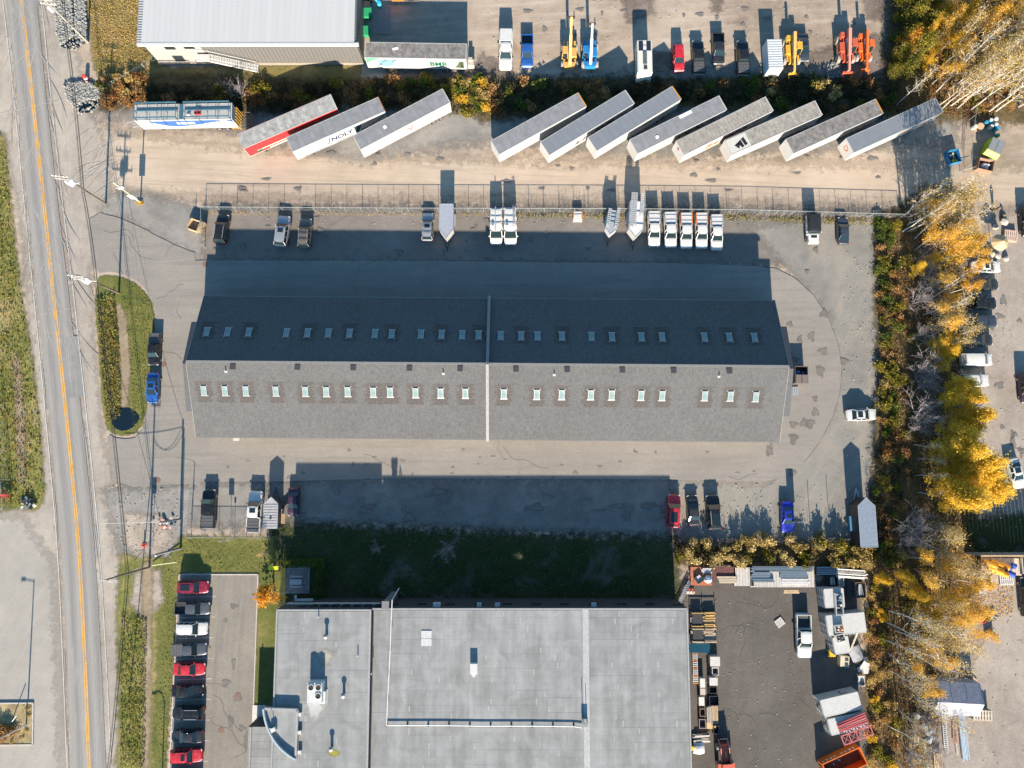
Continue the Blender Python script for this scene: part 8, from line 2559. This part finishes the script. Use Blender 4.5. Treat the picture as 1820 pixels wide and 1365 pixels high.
grove('gold', [(1552, 1022, .42), (1600, 1040, .5), (1618, 1050, .45), (1590, 1015, .4), (1640, 1090, .45), (1660, 1060, .5)], n_)
grove('amber', [(1600, 1175), (1625, 1190), (1650, 1165), (1615, 1215)], n_, .55)
grove('grey', [(1640, 1270, .9), (1620, 1300, .9), (1650, 1330, .85), (1610, 1340, .8), (1690, 1265, .5)], n_)
grove('bare', [(1580, 1290), (1600, 1320), (1625, 1345), (1590, 1350)], n_, .8)
plant('orange', 0, 487, 1050, 'small orange maple at the corner of the workshop', 'tree', None, 1.15)
plant('straw', 0, 480, 978, 'thin yellow tree at the corner of the south fence', 'tree', None, .34)
plant('straw', 1, 916, 985, 'olive shrub tree in the workshop shadow', 'tree', None, .34)
plant('grey', 0, 797, 975, 'brown leafless shrub on the back lawn', 'shrub', None, .62)
plant('grey', 1, 672, 972, 'small bare shrub lying on the back lawn', 'shrub', None, .4)
plant('grey', 0, 432, 170, 'bare purple shrub behind the scaffold frames', 'shrub', None, .7)

# --- shrubs
def shrub_mesh(seed, n, r, h, s, leaf):
    rr = random.Random(seed)
    mb = MB()
    lobes = [(Vector((rr.gauss(0, r * .45), rr.gauss(0, r * .45), h * rr.uniform(.25, .75))), rr.uniform(.35, .7) * r) for _ in range(8)]
    for _ in range(n):
        c, q = rr.choice(lobes)
        v = Vector((rr.gauss(0, 1), rr.gauss(0, 1), rr.gauss(0, 1))).normalized() * q * rr.random() ** .4
        p = c + v
        if p.z < .05: p.z = rr.uniform(.05, .4)
        leafquad(mb, p, s, rr)
    return mb.mesh('shrub_foliage', leaf)
def stem_mesh(seed, h):
    rr = random.Random(seed)
    mb = MB()
    for i in range(5): limb(mb, (rr.gauss(0, .15), rr.gauss(0, .15), 0), (rr.gauss(0, .5), rr.gauss(0, .5), 1), h * .8, .035, rr, 3)
    return mb.mesh('shrub_stem', m_bark_g)
STEMS = [stem_mesh(i, 1.3) for i in range(2)]
SHRUB = {}
for nm, leaf, n, sz in (('olive', OLIVE, 520, .15), ('green', GREEN, 560, .14), ('rust', RUST, 420, .14), ('dark', DUSK, 480, .15), ('cream', CREAM, 620, .13), ('straw', STRAW, 420, .13), ('gold', GOLD, 560, .15)):
    SHRUB[nm] = [shrub_mesh(40 + i, n, 1.15, 1.7, sz, leaf) for i in range(3)]
SNAME = {'olive': 'olive shrub', 'green': 'green shrub', 'rust': 'rust brown shrub', 'dark': 'dark shrub', 'cream': 'pale leaved shrub', 'straw': 'straw coloured shrub', 'gold': 'golden shrub'}
def shrub(kind, px, py, label, group, s=1.0, flat=1.0):
    c = W(px, py)
    label = where(SNAME[kind], px, py)
    t = thing('shrub', label, 'shrub', (c.x, c.y, .03), random.uniform(0, 6.28), group)
    k = s * random.uniform(.8, 1.2)
    t.scale = (k, k, k * flat)
    link('foliage', random.choice(SHRUB[kind]), t)
    link('stem', random.choice(STEMS), t)
def scatter_poly(pts, n, seed, mind):
    rr = random.Random(seed)
    poly = np.array(pts, float)
    x0, y0 = poly.min(0); x1, y1 = poly.max(0)
    out = []
    tries = 0
    while len(out) < n and tries < n * 60:
        tries += 1
        p = (rr.uniform(x0, x1), rr.uniform(y0, y1))
        if sdist(np.array([p]), poly)[0] < 0: continue
        if any((p[0] - q[0]) ** 2 + (p[1] - q[1]) ** 2 < mind * mind for q in out): continue
        out.append(p)
    return out
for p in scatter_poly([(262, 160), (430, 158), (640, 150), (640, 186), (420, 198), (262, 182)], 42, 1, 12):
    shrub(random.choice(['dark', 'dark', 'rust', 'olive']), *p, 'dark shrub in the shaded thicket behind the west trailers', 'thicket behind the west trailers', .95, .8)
for p in scatter_poly([(640, 146), (790, 140), (800, 160), (740, 180), (640, 186)], 22, 2, 12):
    shrub(random.choice(['olive', 'dark', 'rust', 'green']), *p, 'mixed shrub in the thicket below the BMR trailer', 'thicket below the BMR trailer', 1.0, .8)
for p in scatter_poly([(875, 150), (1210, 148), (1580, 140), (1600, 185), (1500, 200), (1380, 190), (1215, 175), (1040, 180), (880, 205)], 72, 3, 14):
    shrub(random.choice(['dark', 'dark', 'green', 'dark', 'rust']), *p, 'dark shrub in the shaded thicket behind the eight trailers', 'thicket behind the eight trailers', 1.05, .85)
for p in scatter_poly([(800, 138), (868, 138), (872, 200), (835, 205), (805, 190)], 18, 4, 10):
    shrub(random.choice(['olive', 'gold', 'straw', 'rust', 'green']), *p, 'sunlit yellow green shrub between the two trailer groups', 'sunlit shrubs between the trailer groups', .85, .7)
for p in scatter_poly([(178, 150), (255, 132), (262, 185), (190, 198)], 18, 5, 10):
    shrub(random.choice(['rust', 'straw', 'olive', 'rust']), *p, 'rusty shrub beside the riprap and dry lawn', 'rusty shrubs beside the riprap', .9, .8)
for p in ((1453, 158), (1462, 152), (1476, 178), (1482, 172), (1366, 172)):
    shrub('cream', *p, 'pale sunlit shrub standing out of the dark thicket', 'pale shrubs in the dark thicket', .9, 1.2)
for p in scatter_poly([(1198, 962), (1300, 958), (1420, 955), (1540, 962), (1545, 995), (1400, 1000), (1205, 998)], 38, 6, 13):
    shrub(random.choice(['cream', 'cream', 'cream', 'dark', 'olive']), *p, 'golden leaved shrub in the hedge north of the steel decks', 'golden hedge shrubs', .95, 1.25)
for p in scatter_poly([(1558, 395), (1592, 390), (1596, 560), (1590, 700), (1598, 900), (1590, 1000), (1545, 1000), (1560, 780), (1562, 560)], 66, 7, 13):
    y = p[1]
    kind = random.choice(['green', 'olive', 'olive', 'rust', 'green']) if y < 560 else random.choice(['olive', 'straw', 'rust', 'green', 'olive']) if y < 760 else random.choice(['dark', 'green', 'dark', 'rust', 'olive'])
    shrub(kind, *p, 'mixed green and rust shrub along the west edge of the tree belt', 'shrubs along the tree belt edge', .85, .8)
for p in scatter_poly([(1535, 1040), (1575, 1050), (1570, 1180), (1590, 1300), (1580, 1365), (1535, 1365), (1550, 1250), (1538, 1150)], 30, 8, 13):
    shrub(random.choice(['rust', 'straw', 'straw', 'olive', 'rust', 'gold']), *p, 'yellow and rust shrub east of the white containers', 'shrubs east of the containers', .85, .8)
def undergrowth(pts, n, seed, mind, kinds, label=None):
    rr = random.Random(seed)
    for kind in sorted(set(kinds)):
        mb = MB()
        src = SHRUB[kind][0]
        co = np.empty(len(src.vertices) * 3); src.vertices.foreach_get('co', co); co = co.reshape(-1, 3)
        for p in scatter_poly(pts, n // len(set(kinds)), seed + len(kind), mind):
            c = W(*p); a = rr.uniform(0, 6.28); k = rr.uniform(.6, 1.0)
            ca, sa = math.cos(a) * k, math.sin(a) * k
            b0 = len(mb.v)
            mb.v += [(c.x + x * ca - y * sa, c.y + x * sa + y * ca, .05 + z * k * .6) for x, y, z in co]
            mb.f += [tuple(b0 + i for i in q.vertices) for q in src.polygons]
        mb.m = [0] * len(mb.f)
        tag(mb.build('undergrowth', src.materials[0]), kind='stuff')
undergrowth([(1600, 400), (1700, 380), (1690, 600), (1660, 900), (1660, 1200), (1590, 1250), (1600, 900), (1602, 560)], 75, 9, 20, ['rust', 'straw', 'olive', 'dark'])
undergrowth([(1640, 120), (1800, 60), (1815, 190), (1660, 200)], 45, 10, 16, ['rust', 'straw', 'olive'])
for p in scatter_poly([(1590, 0), (1640, 0), (1650, 130), (1580, 140)], 14, 11, 14):
    shrub(random.choice(['green', 'olive', 'dark', 'gold']), *p, 'green shrub at the west edge of the corner wood', 'green shrubs at the corner wood', 1.0, 1.0)
for p in ((16, 1300), (8, 1290), (26, 1298), (4, 1305)):
    shrub('rust', *p, 'reddish brown shrub in the planting bed', 'reddish shrubs in the planting bed', .9, .8)
for p in ((50, 1258), (52, 1270), (40, 1312), (22, 1316), (48, 1300)):
    shrub('straw', *p, 'small straw coloured tuft in the planting bed', 'straw tufts in the planting bed', .4, .6)
for p in ((247, 360), (253, 362)):
    shrub('gold', *p, 'yellow weeds round the foot of the sign pole', 'yellow weeds at the sign pole', .35, .5)
# the clipped hedge round the patio
def hedge(name, a, b_, w, h, label):
    A, B = W(*a), W(*b_)
    rr = random.Random(a[0])
    mb = MB()
    d = B - A
    nv = Vector((-d.y, d.x, 0)).normalized()
    for _ in range(int(d.length * 420)):
        t, u, z = rr.random(), rr.uniform(-.5, .5), rr.random()
        if rr.random() < .6: z = 1.0
        elif rr.random() < .5: u = rr.choice((-.5, .5))
        leafquad(mb, A + d * t + nv * w * u + Vector((0, 0, .1 + h * z + rr.gauss(0, .04))), .09, rr)
    o = mb.build(name, GREEN)
    tag(o, label, 'hedge')
    return o
hedge('hedge', (500, 1001), (580, 998), 1.1, 1.4, 'clipped green hedge along the north of the patio')
hedge('hedge', (574, 1004), (567, 1066), .9, 1.4, 'clipped green hedge along the east of the patio')

# --- ground cover that nobody could count
def tufts(name, pts, n, leaf, s, seed, h=.25, fall=None):
    rr = random.Random(seed)
    poly = poly_w(pts)
    x0, y0 = poly.min(0); x1, y1 = poly.max(0)
    r2 = np.random.default_rng(seed)
    P = np.stack([r2.uniform(x0, x1, n * 3), r2.uniform(y0, y1, n * 3)], 1)
    d = sdist(P, poly)
    P = P[d > 0][:n]
    mb = MB()
    for x, y in P:
        k = .55 + .9 * max(0, mnoise.noise(Vector((x * .35, y * .35, seed))) + .35)
        if rr.random() > k: continue
        leafquad(mb, Vector((x, y, .1 + rr.random() * h)), s * rr.uniform(.6, 1.3), rr)
    o = mb.build(name, leaf)
    return tag(o, kind='stuff')
tufts('rough_grass', [(-30, 225), (8, 242), (22, 380), (38, 520), (58, 640), (72, 760), (79, 880), (60, 900), (-30, 900)], 6500, GRASS, .13, 1)
tufts('rough_grass', [(172, 530), (205, 520), (214, 640), (216, 740), (190, 755), (180, 660)], 2600, GRASS, .13, 2, .4)
tufts('rough_grass', [(216, 1090), (262, 1100), (258, 1365), (214, 1365)], 3600, GRASS, .12, 3, .3)
tufts('lawn_grass', [(245, 505), (270, 540), (272, 640), (260, 750), (236, 768), (232, 640), (215, 520)], 1400, GRASS, .09, 4, .05)
tufts('lawn_grass', [(330, 962), (486, 960), (488, 1016), (320, 1016), (300, 1360), (280, 1360), (292, 1010)], 2400, GRASS, .09, 5, .04)
tufts('fence_weeds', [(880, 378), (1100, 380), (1330, 382), (1598, 390), (1598, 404), (1330, 394), (900, 388)], 3000, GREEN, .1, 13, .25)
tufts('verge_weeds', [(-20, 260), (10, 300), (30, 560), (60, 780), (60, 890), (10, 890), (-10, 600)], 1500, RUST, .13, 14, .3)
tufts('verge_weeds', [(176, 540), (205, 530), (212, 640), (212, 735), (195, 745), (184, 660)], 900, RUST, .13, 15, .35)
tufts('dry_grass', [(158, 0), (244, 0), (248, 80), (285, 118), (200, 150), (170, 120)], 7000, STRAW, .10, 6, .05)
tufts('fallen_leaves', [(1560, 390), (1700, 350), (1715, 560), (1690, 700), (1700, 900), (1740, 1000), (1690, 1240), (1640, 1365), (1540, 1365), (1545, 1040), (1565, 700)], 26000, RUST, .13, 7, .15)
tufts('fallen_leaves', [(1590, 0), (1820, 0), (1820, 170), (1720, 212), (1600, 190)], 12000, RUST, .13, 8, .15)
tufts('yellow_leaves', [(1690, 970), (1800, 1030), (1800, 1090), (1740, 1110), (1680, 1100)], 2600, AMBER, .10, 9, .03)
tufts('fence_weeds', [(372, 376), (700, 378), (1100, 379), (1330, 381), (1598, 388), (1598, 402), (1330, 391), (900, 386), (700, 384), (372, 382)], 5200, STRAW, .08, 10, .3)
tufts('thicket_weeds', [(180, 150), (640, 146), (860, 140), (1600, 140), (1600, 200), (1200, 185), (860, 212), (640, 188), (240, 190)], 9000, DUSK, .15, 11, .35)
tufts('back_lawn_weeds', [(490, 940), (1190, 958), (1205, 1070), (560, 1068)], 9000, GREEN, .10, 12, .05)
# dead weed stalks along the fence: they throw the long fine shadows
def stalks(name, pts, n, h, seed, m):
    rr = random.Random(seed)
    poly = poly_w(pts)
    x0, y0 = poly.min(0); x1, y1 = poly.max(0)
    mb = MB()
    k = 0
    while k < n:
        x, y = rr.uniform(x0, x1), rr.uniform(y0, y1)
        if sdist(np.array([[x, y]]), poly)[0] < 0: continue
        if mnoise.noise(Vector((x * .25, y * .25, seed))) < rr.uniform(-.5, .35):
            k += 1
            continue
        k += 1
        hh_ = h * rr.uniform(.3, 1.1)
        p = Vector((x, y, 0)); q = p + Vector((rr.gauss(0, .08), rr.gauss(0, .08), hh_))
        mb.tube(p, q, .018, .008, 3, cap=False)
        for j in range(3):
            a = p.lerp(q, rr.uniform(.4, .95))
            mb.tube(a, a + Vector((rr.gauss(0, .12), rr.gauss(0, .12), rr.uniform(.05, .25))), .01, .006, 3, cap=False)
    return tag(mb.build(name, m), kind='stuff')
stalks('weed_stalks', [(900, 374), (1320, 377), (1590, 384), (1590, 390), (1320, 383), (900, 379)], 620, 1.6, 1, m_bark_g)
stalks('weed_stalks', [(372, 372), (900, 375), (900, 379), (372, 376)], 160, 1.3, 2, m_bark_g)
stalks('weed_stalks', [(1200, 955), (1500, 953), (1500, 962), (1200, 964)], 420, 1.9, 3, m_bark_g)
stalks('weed_stalks', [(640, 930), (1185, 945), (1185, 956), (640, 942)], 260, 1.4, 4, m_bark_g)
# --- riprap: broken grey stone
m_rock = plain('riprap_stone', (.25, .255, .245), .9, var=.25, rnd=.0)
def riprap(pts, n, s, seed):
    rr = random.Random(seed)
    poly = poly_w(pts)
    x0, y0 = poly.min(0); x1, y1 = poly.max(0)
    mb = MB()
    k = 0
    while k < n:
        x, y = rr.uniform(x0, x1), rr.uniform(y0, y1)
        if sdist(np.array([[x, y]]), poly)[0] < 0: continue
        k += 1
        q = s * rr.uniform(.6, 1.4)
        M = Matrix.Rotation(rr.uniform(0, 6.3), 4, Vector((rr.gauss(0, 1), rr.gauss(0, 1), rr.gauss(0, 1))).normalized())
        vs = [M @ (Vector(v) * q * rr.uniform(.7, 1.15)) + Vector((x, y, .12 + rr.uniform(0, .22))) for v in ((.5, 0, 0), (-.5, .1, 0), (0, .45, .1), (0, -.45, 0), (.05, 0, .42), (0, 0, -.4))]
        mb.add(vs, [(0, 2, 4), (2, 1, 4), (1, 3, 4), (3, 0, 4), (2, 0, 5), (1, 2, 5), (3, 1, 5), (0, 3, 5)])
    return tag(mb.build('riprap_stones', m_rock), kind='stuff')
riprap([(98, -20), (128, -20), (132, 62), (125, 70), (108, 80), (103, 60)], 1500, .55, 1)
riprap([(134, -20), (152, -20), (156, 72), (148, 76), (137, 64)], 1000, .5, 2)
riprap([(105, 78), (146, 64), (150, 84), (128, 93), (108, 88)], 34, .5, 3)
riprap([(115, 150), (150, 146), (178, 155), (178, 176), (150, 180), (135, 192), (122, 180)], 1300, .5, 4)
riprap([(130, 188), (178, 176), (178, 192), (160, 204), (140, 204)], 36, .5, 5)
for pts, nm in (([(1462, 118), (1492, 108), (1496, 138), (1470, 142)], 6),):
    tag(riprap(pts, 260, .28, nm), kind='stuff')
# small litter: pale stones and scraps on the gravel
rr = random.Random(77)
mb = MB()
for _ in range(900):
    x, y = rr.choice(((rr.uniform(360, 1560), rr.uniform(376, 400)), (rr.uniform(1200, 1560), rr.uniform(860, 950)), (rr.uniform(1240, 1430), rr.uniform(1045, 1365)), (rr.uniform(860, 1580), rr.uniform(0, 150)), (rr.uniform(1500, 1565), rr.uniform(400, 900)), (rr.uniform(190, 340), rr.uniform(865, 990)), (rr.uniform(1740, 1820), rr.uniform(450, 1360))))
    c = W(x, y)
    s = rr.uniform(.05, .16)
    mb.box((c.x, c.y, .11), (s, s * rr.uniform(.5, 1), .06), rr.uniform(0, 3))
tag(mb.build('loose_stones', plain('pebble_pale', (.46, .43, .39), .9, var=.3)), kind='stuff')
